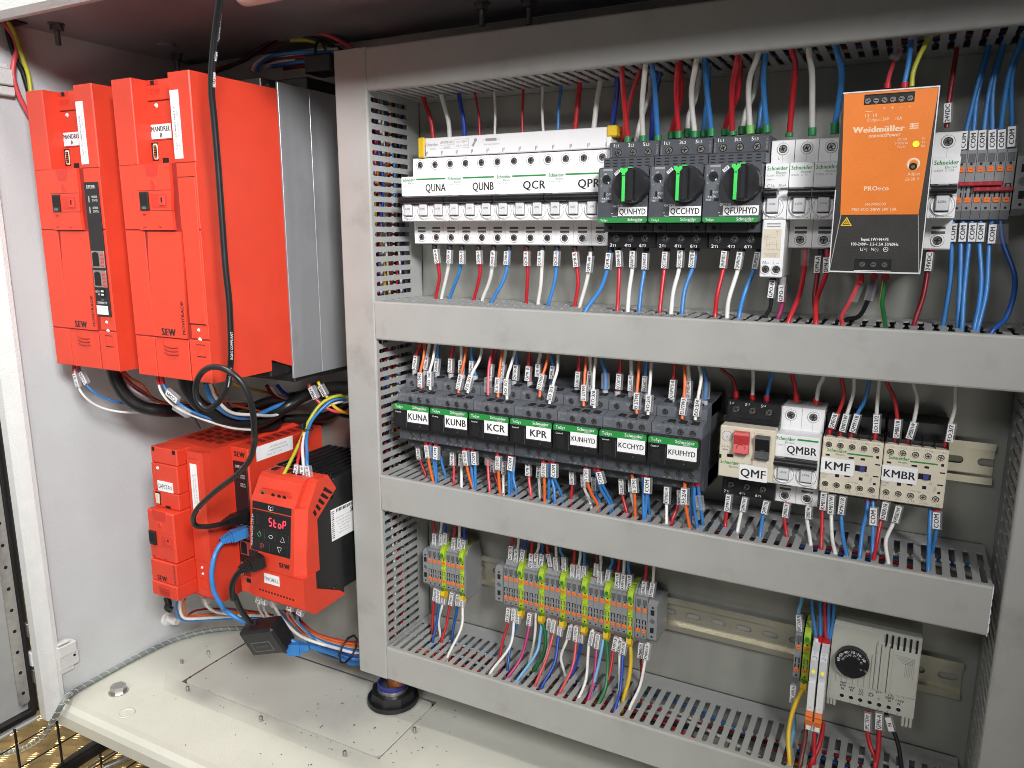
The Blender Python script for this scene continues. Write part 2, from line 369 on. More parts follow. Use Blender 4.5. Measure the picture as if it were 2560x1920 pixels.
m = MB(); m.box(XR, XR + 2, -25, YF - 8, ZF - 2, ZC, 'paint'); setting(m, 'cabinet_side')
m = MB()   # rounded front frame of the opening
prof = [(XL - 24, YF - 12), (XL - 23, YF + 3), (XL - 17, YF + 9), (XL - 4, YF + 10), (XL + 5, YF + 6), (XL + 8.5, YF - 2), (XL + 8.5, YF - 7), (XL, YF - 12)]
m.prism(prof, ZF - 18, ZC - 4, 'rim', 'z')
m.prism([(YF - 8, ZC + 14), (YF + 4, ZC + 12), (YF + 9, ZC + 4), (YF + 8, ZC - 8), (YF + 2, ZC - 13), (YF - 6, ZC - 12), (YF - 8, ZC)], XL - 24, XR, 'rim', 'x')
setting(m, 'cabinet_rim')
m = MB(); m.box(-462, 640, -2.0, 0, -530, 214, 'plate'); setting(m, 'mounting_plate')
# return edges of the plate
# ------------------------------------------------------------------ what lies outside, below the open door
m = MB()
E_ = -690.0
m.box(-1500, -330, -100, 900, E_ - 6, E_, 'tread'); m.box(-330, 1500, -100, 1500, E_ - 30, E_ - 20, 'black')  # black sheet stands in for the shade under the cabinet
rnd = random.Random(3)
for i in range(-46, 22):
    for j in range(-8, 26):
        cx, cd_ = i * 22.0 + (11 if j % 2 else 0), 190 + j * 19.0
        if cx < -900 or cx > -345: continue
        dirx = (i + j) % 2
        for k in range(5):
            off = (k - 2) * 3.6
            a = math.radians(28 if dirx else -62); ux, uy = math.cos(a), math.sin(a)
            px_, py_ = cx - uy * off, -cd_ + ux * off
            L_ = 8.5 - abs(k - 2) * 0.8
            pts = [(px_ - ux * L_, py_ - uy * L_, E_ - .1), (px_ - uy * 1.1, py_ + ux * 1.1, E_), (px_ + ux * L_, py_ + uy * L_, E_ - .1), (px_ + uy * 1.1, py_ - ux * 1.1, E_), (px_, py_, E_ + 1.1)]
            m.add(pts, [(3, 2, 4), (2, 1, 4), (1, 0, 4), (0, 3, 4)], 'tread', True)
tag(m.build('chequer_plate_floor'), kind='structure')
# ------------------------------------------------------------------ wiring ducts
def duct_wall(m, a0, a1, pos, thick, axis, rnd_, closed=0, ph=0.0):
    """slotted side: axis 'x' = the wall lies level at height pos and runs along x ; 'z' = upright wall at x = pos running along z"""
    def bx(p0, p1, d0, d1, t0=0.0, t1=None):
        t1 = thick if t1 is None else t1
        if axis == 'x': m.box(p0, p1, d0, d1, pos + t0, pos + t1, 'ductin')
        else: m.box(pos + t0, pos + t1, d0, d1, p0, p1, 'ductin')
    bx(a0, a1, 0, 23); bx(a0, a1, 84.4, 88.4)
    n = int((a1 - a0) / 10)
    for i in range(n + 1):
        f0 = a0 + ph + i * 10 - 2.7; f1 = f0 + 5.4
        f0 = max(f0, a0); f1 = min(f1, a1)
        if f1 - f0 < 1: continue
        # finger: chamfered foot and head, two snap-off nubs half way
        P = [(f0, 23), (f0, 51), (f0 - 1.0, 52), (f0 - 1.0, 53.6), (f0, 54.6), (f0, 82.6), (f0 - 1.0, 84.4), (f1 + 1.0, 84.4), (f1, 82.6), (f1, 54.6), (f1 + 1.0, 53.6), (f1 + 1.0, 52), (f1, 51), (f1, 23)]
        if axis == 'x': m.prism(P, pos, pos + thick, 'ductin', 'z')
        else: m.prism([(d, p) for p, d in P], pos, pos + thick, 'ductin', 'x')
def duct(label, x0, x1, z0, z1, upright=False, sides=(1, 1)):
    t = thing('wiring_duct', label, 'cable duct', x0, z0, group='slotted wiring ducts')
    w, h = x1 - x0, z1 - z0
    b = MB(); b.box(0.8, w - 0.8, 0.3, 1.8, 0.8, h - 0.8, 'ductin')
    if upright:
        if sides[0]: duct_wall(b, 0, h, 0.8, 1.3, 'z', 0)
        if sides[1]: duct_wall(b, 0, h, w - 2.1, 1.3, 'z', 0)
    else:
        if sides[0]: duct_wall(b, 0, w, 0.8, 1.3, 'x', 0)
        if sides[1]: duct_wall(b, 0, w, h - 2.1, 1.3, 'x', 0)
    b.build('slotted_base', t)
    c = MB()
    pr = lambda a: [(0, 86), (0, 89.2), (0.6, 90.3), (1.8, 90.9), (a - 1.8, 90.9), (a - .6, 90.3), (a, 89.2), (a, 86), (a - .8, 85.2), (a - .8, 88.9), (.8, 88.9), (.8, 85.2)]
    if upright: c.prism(pr(w), 0, h, 'duct', 'z')
    else: c.prism([(d, z) for z, d in pr(h)], 0.4, w - 0.2, 'duct', 'x')
    if 'ragged' in label:
        rr = random.Random(4); z = 0.0
        while z < h:
            l = rr.uniform(1.2, 4); c.box(w - .3, w + rr.uniform(.1, .8), 88.6, 90.8 + rr.uniform(0, .3), z, min(z + l, h), 'wink'); z += l
    c.build('cover', t)
    return t
duct('tall upright grey duct between the red drives and the breaker rows', -89.1, -49.2, -488.2, 183.3, True)
duct('grey level duct along the top, above the breaker row', -49.0, 600, 143.3, 183.3)
duct('grey level duct under the top breaker row', -49.0, 516.4, -99.9, -60.1)
duct('grey level duct under the contactors, its cut right end ragged', -49.0, 511, -286.4, -246.3)
duct('lowest grey level duct, under the terminal blocks', -49.0, 512, -488.2, -448.5)
duct('upright grey duct at the right edge of the panel', 517, 557, -640, 142, True)

# ------------------------------------------------------------------ mounting rails with long slots
def rail(label, x0, x1, zc, ph):
    m = MB(); L = x1 - x0
    def seg(a, b, d0, d1, z0, z1): m.box(a, b, d0, d1, z0, z1, 'rail')
    for s in (1, -1):
        z = lambda q: q * s
        P = [(7.5, 12.6), (7.5, 17.5), (6.5, 17.5), (6.5, 13.6), (1.6, 13.6), (1.6, 12.6), (0.6, 12.4), (0.6, 11.6), (1.6, 11.6), (6.6, 12.4)]
        P = [(1.6, 3.2), (1.6, 12.6), (6.5, 12.6), (6.5, 17.5), (7.5, 17.5), (7.5, 11.6), (2.6, 11.6), (2.6, 3.2)]
        m.prism([(d, z(q)) for d, q in P], 0, L, 'rail', 'x')
    p = 25.0; i = 0; x = ph
    prev = 0
    while x < L + p:
        a, b = max(x - 7.5, 0), min(x + 7.5, L)
        if a > prev: m.box(prev, min(a, L), 1.6, 2.6, -3.2, 3.2, 'rail')
        if a < L:
            for cx, s0 in ((x - 7.5, 1), (x + 7.5, -1)):
                if 3 < cx < L - 3:
                    for sg in (1, -1):
                        arc = [(cx + s0 * (3.1 - 3.1 * math.cos(t * math.pi / 8)), sg * 3.2 * math.sin(t * math.pi / 8)) for t in range(5)]
                        m.prism([(cx, sg * 3.2)] + arc, 1.6, 2.6, 'rail')
        prev = b; x += p
    o = m.build('mounting_rail', None, (x0, 0, zc))
    return tag(o, label, 'rail', 'slotted mounting rails')
rail('zinc rail carrying the top row of breakers', -34, 506, 40, 9)
rail('zinc rail behind the contactors, bare right of the cream ones', -36, 510, -176, 17)
rail('long zinc rail of the lowest row, bare between terminal blocks and thermostat', -36, 507.5, -373, 7.5)

# ================================================================== devices on the rails
def _screw(r, ring='white', ringw=1.5, depth=1.6, slot=1, rim=None):
    m = MB()
    if rim: m.ring(0, 0, 0, r + ringw, r + ringw + .35, 0.3, 'fade')
    if ring: m.ring(0, 0, 0, r, r + ringw, 0.5, ring)
    m.fcyl(0, 0, -0.4, 0.12, r + 0.05, 'hole', 18)
    m.fcyl(0, 0, 0.1, 0.5, r * 0.88, 'screw', 16, r * 0.78)
    a = 0.5
    for q in (0, 1) if slot == 1 else (0,):
        l, w = r * 0.62, r * 0.13; ca, sa = math.cos(a + q * math.pi / 2), math.sin(a + q * math.pi / 2)
        P = [(-l, -w), (l, -w), (l, w), (-l, w)]
        m.add([(ca * x - sa * z, -0.56, sa * x + ca * z) for x, z in P], [(0, 1, 2, 3)], 'hole')
    o = m.build('terminal_screw'); COL.objects.unlink(o); return o
SCR_W = _screw(3.2, ringw=1.3, rim='lgrey'); SCR_C = _screw(2.35, 'cream', 0.9); SCR_D = _screw(3.2, 'mgrey', 0.5); SCR_B = _screw(3.2, 'black', 0.6); SCR_K = _screw(2.5, 'mgrey', 0.4); SCR_S = _screw(2.35, None, slot=0)
SCR_L = _screw(2.9, 'lgrey', 1.3)
def screws(t, src, pts, d):
    for i, (x, z) in enumerate(pts):
        c = child(src, t, x, z, d); c.rotation_euler = (0, (i * 1.7) % 1.2, 0)
def sticker(t, x0, x1, z0, z1, d, txt, h=None, bold=0):
    m = MB(); m.box(x0, x1, d - .05, d + .12, z0, z1, 'sticker'); m.ftext(txt, (x0 + x1) / 2, (z0 + z1) / 2, d + .12, 'ink', h or (z1 - z0) * .62, (x1 - x0) * .93, bold or .9)
    return m.build('name_sticker', t)
def brand(m, x, z, d, mt, h, w):
    m.ftext('Schneider', x, z, d, mt, h * 1.06, w, 1.2, 'l'); m.ftext('Electric', x + w * .45, z - h * 1.15, d, mt, h * .62, w * .55, 0, 'l')

def breaker(label, x, zc, n, rating, name=None, amp='', split=False, group='modular circuit breakers', tone='white', lower=None, left_bar=True):
    t = thing('circuit_breaker', label, 'circuit breaker', x, zc, group=group); W = 18.0 * n
    b = MB()
    for i in range(n):
        x0, x1 = i * 18 + .12, i * 18 + 17.88
        b.prism([(6, -22), (6, 22), (14, 43), (43.8, 43), (45, 42), (45, 23.4), (45, -20), (45, -42), (43.8, -43), (14, -43)], x0, x1, tone, 'x')
        b.box(x0 + 4.2, x1 - 4.2, 44.9, 45.1, -27.6, -25.6, 'gap'); b.box(x0 + 4.2, x1 - 4.2, 44.9, 45.1, -31.2, -29.2, 'gap')
        b.box(x0 + 8.8, x0 + 9.0, 44.9, 45.06, 24, 42, 'fade')
        b.box(x0 + 4.5, x1 - 4.5, 30, 43, -43.6, -42.9, 'gap')
    b.build('body', t)
    screws(t, SCR_W, [(i * 18 + 9, 36 if not split or i < 9 else 36) for i in range(n)] + ([(i * 18 + 9, -36.2) for i in range(n)] if not lower else []), 45)
    f = MB(); tn = tone
    f.prism([(45, 23.5), (64.8, 23.5), (66, 22.6), (66, 4.6), (62, 4.0), (62, -3), (66, -4), (66, -19.6), (64.8, -20.4), (45, -20.4)], .15, W - .15, tn, 'x')
    f.box(W * .5 - 4 - (W * .33 if n > 1 else 0), W * .5 + 3 - (W * .33 if n > 1 else 0), 65.9, 66.15, 3.2, 4.4, 'fade')
    if n > 1:
        brand(f, 1.6, 20.4, 66, 'green', 2.9, 15); f.box(18.2, W - 1.5, 66, 66.14, 19.9, 21.3, 'green')
        f.ftext('IC60H  ' + amp, 2.2, 14.6, 66, 'fade', 1.3, 13, 0, 'l')
    else:
        brand(f, 1.2, 19.6, 66, 'green', 2.9, 15.6); f.ftext('IC60H  ' + amp, 1.4, 14.0, 66, 'fade', 1.5, 14, 0, 'l')
    f.ftext(rating, 1.6, -18.4, 66, 'fade', 2.2, None, 0, 'l'); f.ftext('415V~ 10000', W - 2, -18.6, 66, 'fade', 1.1, 9, 0, 'r')
    f.build('front_cover', t)
    h = MB()
    bw = W if left_bar else W * .62
    h.cyl((0.6, -70.2, 0.4), (bw - .6, -70.2, 0.4), 3.3, 'black', 14)
    h.box(1.5, bw - 1.5, 63, 70, -1.8, 2.4, 'dgrey')
    for i in range(n):
        for k in range(5): h.box(i * 18 + 5.4 + k * 1.6, i * 18 + 5.8 + k * 1.6, 72.6, 73.45, -1.2, 2.0, 'black')
    h.build('switch_bar', t)
    for i in range(n):
        g = MB(); cx = i * 18 + (9 if left_bar else 7.2)
        g.ring(cx, -10.6, 65.9, 7.9, 8.5, .3, 'fade', 26); g.ring(cx, -10.6, 65.6, 6.0, 7.8, 1.6, tn, 26)  # grey outline painted round the toggle to shade its edge
        g.fcyl(cx, -10.6, 62, 66.6, 7.0, tn, 26)
        g.box(cx - 4.4, cx + 4.4, 64, 69.2, -14.6, -2.6, 'lgrey', .7)
        g.ftext('I.ON', cx, -8.0, 69.2, 'ink', 1.7, 6.4)
        g.box(cx - 4.6, cx + 4.6, 66.5, 66.9, -15.6, -14.7, 'gap'); g.box(cx - 4.75, cx - 4.4, 66.5, 68, -14.8, -3, 'fade'); g.box(cx + 4.4, cx + 4.75, 66.5, 68, -14.8, -3, 'fade')  # dark line and grey edges paint the shade round the lever
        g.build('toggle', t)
    if name: sticker(t, *name)
    if lower: lower(t)
    return t
Z1 = 40.0
BR = [('QUNA', 'D16', 'D 16A'), ('QUNB', 'D16', 'D 16A'), ('QCR', 'D6', 'D 6A'), ('QPR', 'D6', 'D 6A')]
for i, (nm, rt, am) in enumerate(BR):
    breaker('white three pole circuit breaker with sticker ' + nm, -29 + 54 * i, Z1, 3, rt, (28.2, 53.6, 6.6, 17.9, 66.1, nm, 7.2), am)
# comb busbar lying on the four breakers
t = thing('comb_busbar', 'long white comb busbar with yellow ends on top of the three pole breakers', 'busbar', -20, 92)
m = MB(); m.box(7.6, 202.5, 20, 47, -8.4, 9.8, 'white', .8)
m.ftext('Schneider', 15.5, 3.4, 47, 'fade', 3.0, 16, 1); m.ftext('Electric', 17, -.6, 47, 'fade', 1.6, 9)
m.ftext('A9XPH312', 34, 4.8, 47, 'fade', 2.4, 16, 1); m.ftext('L1L2L3', 34, .6, 47, 'fade', 1.8, 10)
m.ftext('Ui = 500V', 51, 4.6, 47, 'fade', 2.0, 12); m.ftext('100 A @ 40°C', 51, .8, 47, 'fade', 1.8, 14)
for a, b, c, d_ in ((26, 42, 2.2, 2.4), (26, 42, -1.2, -1.0), (43, 59, 6.9, 7.1), (43, 59, -1.4, -1.2)): m.box(a, b, 46.95, 47.1, c, d_, 'fade')
for a in (43, 58.8): m.box(a, a + .2, 46.95, 47.1, -1.3, 7, 'fade')
for i in range(12): m.box(9 + i * 17.5, 10 + i * 17.5, 46.9, 47.1, -7, -3.4, 'fade'); m.box(10.4 + i * 17.5, 11.2 + i * 17.5, 46.9, 47.1, -5.6, -3.0, 'fade')
m.box(78, 90, 46.95, 47.1, 3.6, 6.2, 'fade'); m.box(74, 78, 46.95, 47.1, 4.7, 5.1, 'fade'); m.box(90, 94, 46.95, 47.1, 4.7, 5.1, 'fade')
m.ftext('End caps mandatory', 85, .8, 47, 'fade', 1.4, 22)
m.prism([(62, 0), (64.5, -1), (67, 3.6), (68.6, 4.8), (67.6, 7.2), (65, 6.4), (65, 4)], 46.9, 47.1, 'fade')
m.build('busbar_body', t)
for a, b in ((-.6, 7.6), (202.5, 212)):
    m = MB(); m.box(a, b, 16, 48.2, -8.9 if a < 0 else 1.0, 10.8, 'yellow', 1.2); m.box(a + 4 if a < 0 else a, b if a < 0 else b - 5, 16, 47.6, -8.6, 1.2, 'white', .6); m.build('end_cap', t)

# motor protection switches with rotary knobs
def motor_switch(label, x, name, sx):
    t = thing('motor_protection_switch', label, 'motor switch', x, Z1, group='rotary motor protection switches')
    b = MB()
    b.box(.2, 45.4, 6, 52, 34, 47.4, 'dgrey', .6); b.box(.2, 45.4, 6, 52, -44, -30.5, 'black', .6); b.box(.2, 45.4, 6, 50, -31, 34.5, 'dgrey')
    b.box(.1, 45.5, 40, 66, 24, 33, 'dgrey', .8)
    for r in range(3):
        for c in range(6): b.box(2 + c * 7.2, 6 + c * 7.2, 65.9, 66.1, 30.4 - r * 2.5, 31.3 - r * 2.5, 'hole')
    b.box(.2, 45.4, 40, 62, -30.5, -22.5, 'dgrey', .6)
    for xx in (6.5, 38.5): b.fcyl(xx, -26.4, 61, 62.12, 1.7, 'hole', 14)
    for xx in (11.6, 33.6): b.box(xx, xx + .5, 61.5, 62.1, -30.3, -22.6, 'hole')
    for i, (a, c) in enumerate((('1', 'L1'), ('3', 'L2'), ('5', 'L3'))):
        b.ftext(a, 3.4 + i * 13.8, 44.6, 52, 'wink', 2.9, None, 1.5, 'l'); b.ftext(c, 5.9 + i * 13.8, 44.3, 52, 'wink', 2.2, None, 1.2, 'l')
    for i, (a, c) in enumerate((('2', 'T1'), ('4', 'T2'), ('6', 'T3'))):
        b.ftext(a, 3 + i * 13.8, -42, 52, 'wink', 2.9, None, 1.5, 'l'); b.ftext(c, 5.5 + i * 13.8, -42.2, 52, 'wink', 2.2, None, 1.2, 'l')
    b.ftext('TH2335 A', 43.6, 40, 52, 'fade', 1.6, 9, 0, 'c', 90); b.ftext('0403 A 6', 1.9, 39, 52, 'fade', 1.4, 8, 0, 'c', 90)
    b.build('body', t)
    screws(t, SCR_D, [(8.6 + i * 13.6, 38.4) for i in range(3)] + [(8.6 + i * 13.6, -35.5) for i in range(3)], 52)
    f = MB()
    f.prism(rrect(.5, 45.2, -22.4, 24, 2.2), 50, 78, 'dgrey')
    f.prism(rrect(.6, 45.1, -22.3, -18.0, 1.9), 77.9, 78.15, 'green')
    f.ftext('TeSys', 3, -20.2, 78.15, 'wink', 1.9, 7, 1, 'l'); f.ftext('Schneider', 28, -19.7, 78.15, 'wink', 2.4, 13.5, .8, 'l'); f.ftext('Electric', 35, -21.4, 78.15, 'wink', 1.1, 6, 0, 'l')
    f.ftext('GV2P10', 14, -8.2, 78, 'wink', 1.9, 9, 0, 'l'); f.ftext('ON', 39.4, 20.2, 78, 'wink', 2.0, 4, 0, 'c', -48); f.ftext('OFF', 8.2, 1.6, 78.3, 'wink', 1.8, 5, 0, 'l')
    f.ftext('I>>', 42, 1.4, 78, 'wink', 1.8, 4); f.ftext('4-6.3A', 7.4, -1.8, 78.3, 'wink', 1.7, 7); f.ftext('TEST<', 5.4, -4.4, 78.3, 'wink', 1.4, 5.4)
    f.box(38, 40.6, 77.9, 78.2, -5.0, -2.6, 'hole'); f.box(13.2, 14.6, 77.9, 78.1, -14.6, -14.2, 'wink')
    f.ftext('Power', 14, -17, 78, 'wink', 1.2, 5, 0, 'l')
    f.text('TRIP', (17.6, -78, 19.6), 'ink', 1.8, 4.4, 0, (.78, 0, .62), (-.62, 0, .78), lift=.3)
    c, s_ = .78, .62; q = [(-2.8, -1.3), (2.8, -1.3), (2.8, 1.3), (-2.8, 1.3)]
    f.add([(17.6 + a * c - b_ * s_, -78.15, 19.6 + a * s_ + b_ * c) for a, b_ in q], [(0, 1, 2, 3)], 'sticker')
    f.build('front_plate', t)
    w = MB(); w.box(1.6, 13.6, 77, 78.25, -5.4, 23.2, 'mgrey', .3); w.box(5, 13.3, 78.2, 78.35, 21.2, 23.0, 'fade'); w.fcyl(8, 14, 78.2, 78.7, 3.6, 'black', 22); w.ring(8, 14, 78.2, 3.5, 4.2, .4, 'dgrey')
    for a in (.5, .5 + math.pi / 2):
        l, k = 1.9, .35; P = [(-l, -k), (l, -k), (l, k), (-l, k)]
        w.add([(8 + math.cos(a) * u - math.sin(a) * v, -78.8, 14 + math.sin(a) * u + math.cos(a) * v) for u, v in P], [(0, 1, 2, 3)], 'hole')
    w.prism([(9.2, 11.8), (10.4, 10.2), (10.8, 12.2)], 78.7, 78.85, 'wink'); w.box(6.2, 7.4, 78.2, 79.0, -1.0, 3.4, 'hole'); w.box(9.6, 13, 78.2, 78.9, -5.0, -3.2, 'hole')
    w.ftext('(63', 7, 18.6, 78.3, 'wink', 1.4, 4); w.ftext('6', 3.2, 15, 78.3, 'wink', 1.2); w.ftext('5', 3.8, 8.8, 78.3, 'wink', 1.2); w.ftext('4', 11.8, 8.2, 78.3, 'wink', 1.2)
    w.build('setting_window', t)
    k = MB(); kx, kz = 32.0, 8.4
    k.fcyl(kx, kz, 77, 82, 15.2, 'black', 40, 14.9); k.fcyl(kx, kz, 82, 88, 14.7, 'black', 40, 13.9)
    k.box(kx - 4.6, kx + 4.6, 86, 93.5, kz - 13.4, kz + 13.6, 'black', 1.0); k.box(kx - .4, kx + .8, 93.4, 93.6, kz - 12, kz + 9, 'hole')
    kn = k.build('knob', t)
    g = MB(); g.box(kx - 4.7, kx - 1.9, 90, 93.9, kz - 13.5, kz + 8, 'brightgreen', .25)
    g.prism([(kx - 4.7, kz + 7), (kx - 1.9, kz + 7), (kx - 1.9, kz + 9.2), (kx + .1, kz + 11.2), (kx + .1, kz + 13.6), (kx - 2.2, kz + 13.6), (kx - 3, kz + 12.4), (kx - 4, kz + 13.6), (kx - 6.6, kz + 13.6), (kx - 6.6, kz + 11.4), (kx - 4.7, kz + 9.4)], 88, 93.9, 'brightgreen')
    g.box(kx - 1, kx + 2.6, 86, 90, kz + 13.4, kz + 14.6, 'brightgreen'); g.build('pointer', kn)
    sticker(t, sx, 45, -16.9, -9.2, 78.2, name, 4.9)
    return t
motor_switch('dark rotary motor switch with green pointer and sticker QUNHYD', 187.2, 'QUNHYD', 19.4)
motor_switch('dark rotary motor switch with green pointer and sticker QCCHYD', 233.0, 'QCCHYD', 18.4)
motor_switch('dark rotary motor switch with green pointer and sticker QFUPHYD', 278.8, 'QFUPHYD', 17.0)

# combined residual current breaker with its long wiring diagram foot, then single pole breakers
def foot(t):
    m = MB(); m.box(.3, 17.9, 20, 66, -66.2, -20.6, 'white', .8); m.box(1.6, 15.6, 65.9, 66.15, -50.5, -27.5, 'cream')
    for z in (-23.4, -25.6): m.box(4, 14.4, 65.9, 66.15, z - .5, z + .5, 'fade')
    m.ftext('N', 2.2, -54.2, 66, 'blueplastic', 2.4, None, 0, 'l'); m.ftext('L', 10.2, -54.2, 66, 'fade', 2.4, None, 0, 'l'); m.ftext('out', 6.3, -54.6, 66, 'fade', 1.2); m.ftext('out', 14, -54.6, 66, 'fade', 1.2)
    m.ftext('Lin', 12.4, -29.2, 66.15, 'fade', 1.3); m.ftext('IΔ'.replace('Δ', 'A'), 4.4, -34, 66.15, 'fade', 1.6); m.ftext('Disconnect before', 8.4, -47.2, 66.15, 'fade', 1.0, 12); m.ftext('dielectric test', 8.4, -48.8, 66.15, 'fade', 1.0, 10)
    m.ftext('FE   NH   Nout  Lout', 8.8, -43.6, 66.15, 'fade', 1.0, 12.4)
    for a, b, c, d_ in ((2.6, 6.2, -32.6, -32.4), (2.6, 6.2, -35.8, -35.6), (2.6, 2.8, -35.8, -32.4), (6, 6.2, -35.8, -32.4), (6.2, 11.4, -34.2, -34.0), (12.2, 12.4, -34, -30), (12.2, 12.4, -43, -36.4), (4.4, 4.6, -42, -35.8), (6.8, 7, -42, -38), (6.8, 10.6, -38.1, -37.9), (4.4, 13.4, -40.1, -39.9)): m.box(a, b, 66.1, 66.2, c, d_, 'fade')
    m.build('lower_body', t); screws(t, SCR_L, [(4.8, -59.8), (13.2, -59.8)], 66)
rc = breaker('white residual current breaker C16 with long lower body and wiring diagram', 325, Z1, 1, 'C16', None, 'N RCBO', lower=foot, left_bar=False, group=None)
m = MB(); m.ftext('L', 6.2, 28.8, 45.05, 'fade', 2.2); m.ftext('in', 9.4, 28.6, 45.05, 'fade', 1.0); m.ftext('C16', 1.8, 6.2, 66.05, 'fade', 2.4, None, 0, 'l'); m.ftext('30mA', 16.6, 6.4, 66.05, 'fade', 2.0, 6, 0, 'r'); m.ftext('6000 3', 1.8, 11, 66.05, 'fade', 1.2, None, 0, 'l'); m.ftext('Regular test', 12.8, -19, 66.05, 'fade', 1.0, 7); m.build('print', rc)
breaker('white single pole breaker D4 beside the residual current breaker', 343.3, Z1, 1, 'D4', None, 'D 4A', group='single pole breakers')
breaker('white single pole breaker D4 half behind the orange power supply', 361.4, Z1, 1, 'D4', None, 'D 4A', group='single pole breakers')
breaker('white single pole breaker C10 right of the orange power supply', 441.8, Z1, 1, 'C10', None, 'C 10A', group='single pole breakers')

# power supply
t = thing('power_supply', 'orange and black power supply with a yellow lamp', 'power supply', 381.4, Z1)
m = MB()
m.prism([(0, 105.8), (0, 107), (60, 107), (60, 105.8), (57, 103), (57, 8), (3, 8), (3, 103)], -58.5, 66, 'psub', 'z'); m.build('housing', t)
m = MB(); m.prism([(.8, 65.4), (59.2, 65.4), (55.0, -17.6), (4.9, -17.6)], 106.9, 107.3, 'psu')
for i, (s_, x, z, h) in enumerate((('13', 16.6, 50, 2.2), ('14', 21.6, 50, 2.2), ('+', 27.2, 54.2, 2.4), ('+', 32.4, 54.2, 2.4), ('-', 37.6, 54.6, 2.4), ('-', 43, 54.6, 2.4))): m.ftext(s_, x, z, 107.3, 'psuink', h)
m.ftext('Output: 24V    10A', 28, 47, 107.3, 'psuink', 2.2, 22); m.ftext('Weidmüller', 25, 40.6, 107.3, 'psuink', 4.0, 34, 2.4); m.ftext('connectPower', 29, 36.4, 107.3, 'psuink', 2.6, 20, 1)
for k in range(3): m.box(44, 49.5, 107.2, 107.35, 39.6 + k * 1.4, 40.3 + k * 1.4, 'psuink')
m.box(45.4, 46.2, 107.2, 107.36, 39.6, 43.2, 'psuink')
m.ftext('DC OK', 40.4, 33, 107.3, 'psuink', 1.6, 6); m.ftext('I>90% In', 40.0, 30.4, 107.3, 'psuink', 1.6, 8); m.ftext('Fault', 40, 28.0, 107.3, 'psuink', 1.6, 5)
for k, s_ in enumerate(('Gr', 'Ye', 'Rd')): m.ftext(s_, 53.4, 33 - k * 2.5, 107.3, 'psuink', 1.6, 3)
m.ftext('Adjust', 49.5, 9.6, 107.3, 'psuink', 2.0, 8); m.ftext('22-28 V', 48.8, 6.2, 107.3, 'psuink', 2.0, 9); m.ftext('PROeco', 27, .5, 107.3, 'psuink', 3.0, 17, 1.6); m.ftext('1469490000', 27, -10.4, 107.3, 'psuink', 2.0, 14); m.ftext('PRO ECO 240W 24V 10A', 26.6, -14, 107.3, 'psuink', 2.2, 29, 1)
m.box(15.6, 20, 107.25, 107.35, 52.6, 52.9, 'psuink'); m.ring(48.6, 16.2, 107.2, 2.6, 4.2, .15, 'psuink'); m.fcyl(48.6, 14.6, 107.1, 107.4, 2.5, 'hole'); m.fcyl(48.6, 14.4, 107.3, 107.6, 1.2, 'brass')
m.build('orange_plate', t)
m = MB(); m.fcyl(49, 29.4, 107.2, 107.7, 2.1, 'ledy', 20); m.build('status_lamp', t)
m = MB()
m.ftext('Input:1W+N+PE', 29, -34.8, 107, 'wink', 2.1, 18, 1); m.ftext('100-240V~ 3.5-1.5A 50/60Hz', 29, -38.2, 107, 'wink', 2.1, 31, 1); m.ftext('L(+)', 22.4, -41.8, 107, 'wink', 2.0, None, 0); m.ftext('N(-)', 29.6, -41.8, 107, 'wink', 2.0, None, 0)
m.ring(36.6, -41.8, 107, 1.35, 1.7, .1, 'wink'); m.box(35.6, 37.6, 107, 107.15, -42, -41.7, 'wink'); m.box(36.45, 36.75, 107, 107.15, -42, -40.6, 'wink')
m.prism([(5.6, -25.4), (13.2, -25.4), (9.4, -19)], 106.95, 107.2, 'yellow'); m.prism([(6.9, -24.6), (11.9, -24.6), (9.4, -20.5)], 107.15, 107.3, 'ink'); m.prism([(7.7, -24.1), (11.1, -24.1), (9.4, -21.3)], 107.25, 107.4, 'yellow')
for k in range(3): m.box(8.5 + k * .65, 8.8 + k * .65, 107.35, 107.5, -23.8, -22.4, 'ink')
m.box(0.1, 59.9, 106.9, 107.3, -58.6, -57.6, 'lgrey'); m.box(0, .7, 106.9, 107.25, -58, -0, 'lgrey'); m.box(59.3, 60, 106.9, 107.25, -58, 66, 'lgrey'); m.box(0, 60, 106.9, 107.3, 65.6, 66.5, 'lgrey')
m.prism([(5.0, -17.8), (5.6, -17.8), (.9, -57.8), (.4, -57.8)], 106.95, 107.2, 'fade'); m.prism([(54.6, -17.8), (55.1, -17.8), (59.3, -57.8), (58.7, -57.8)], 106.95, 107.2, 'fade')
m.build('front_print', t)
m = MB(); m.box(13.8, 45.6, 100, 107.5, 56.9, 64.2, 'black', .4); m.box(15, 44, 107.4, 107.6, 63.0, 63.9, 'hole'); m.build('output_terminal', t)
screws(t, SCR_S, [(16.4 + k * 5.25, 59.6) for k in range(6)], 107.5)
m = MB(); m.box(17.2, 41.2, 100, 107.5, -57.0, -48.8, 'black', .4); m.box(17.2, 41.2, 107.4, 107.6, -57.2, -56.8, 'wink'); m.build('input_terminal', t)
screws(t, SCR_S, [(22.2 + k * 7.3, -52.6) for k in range(3)], 107.5)

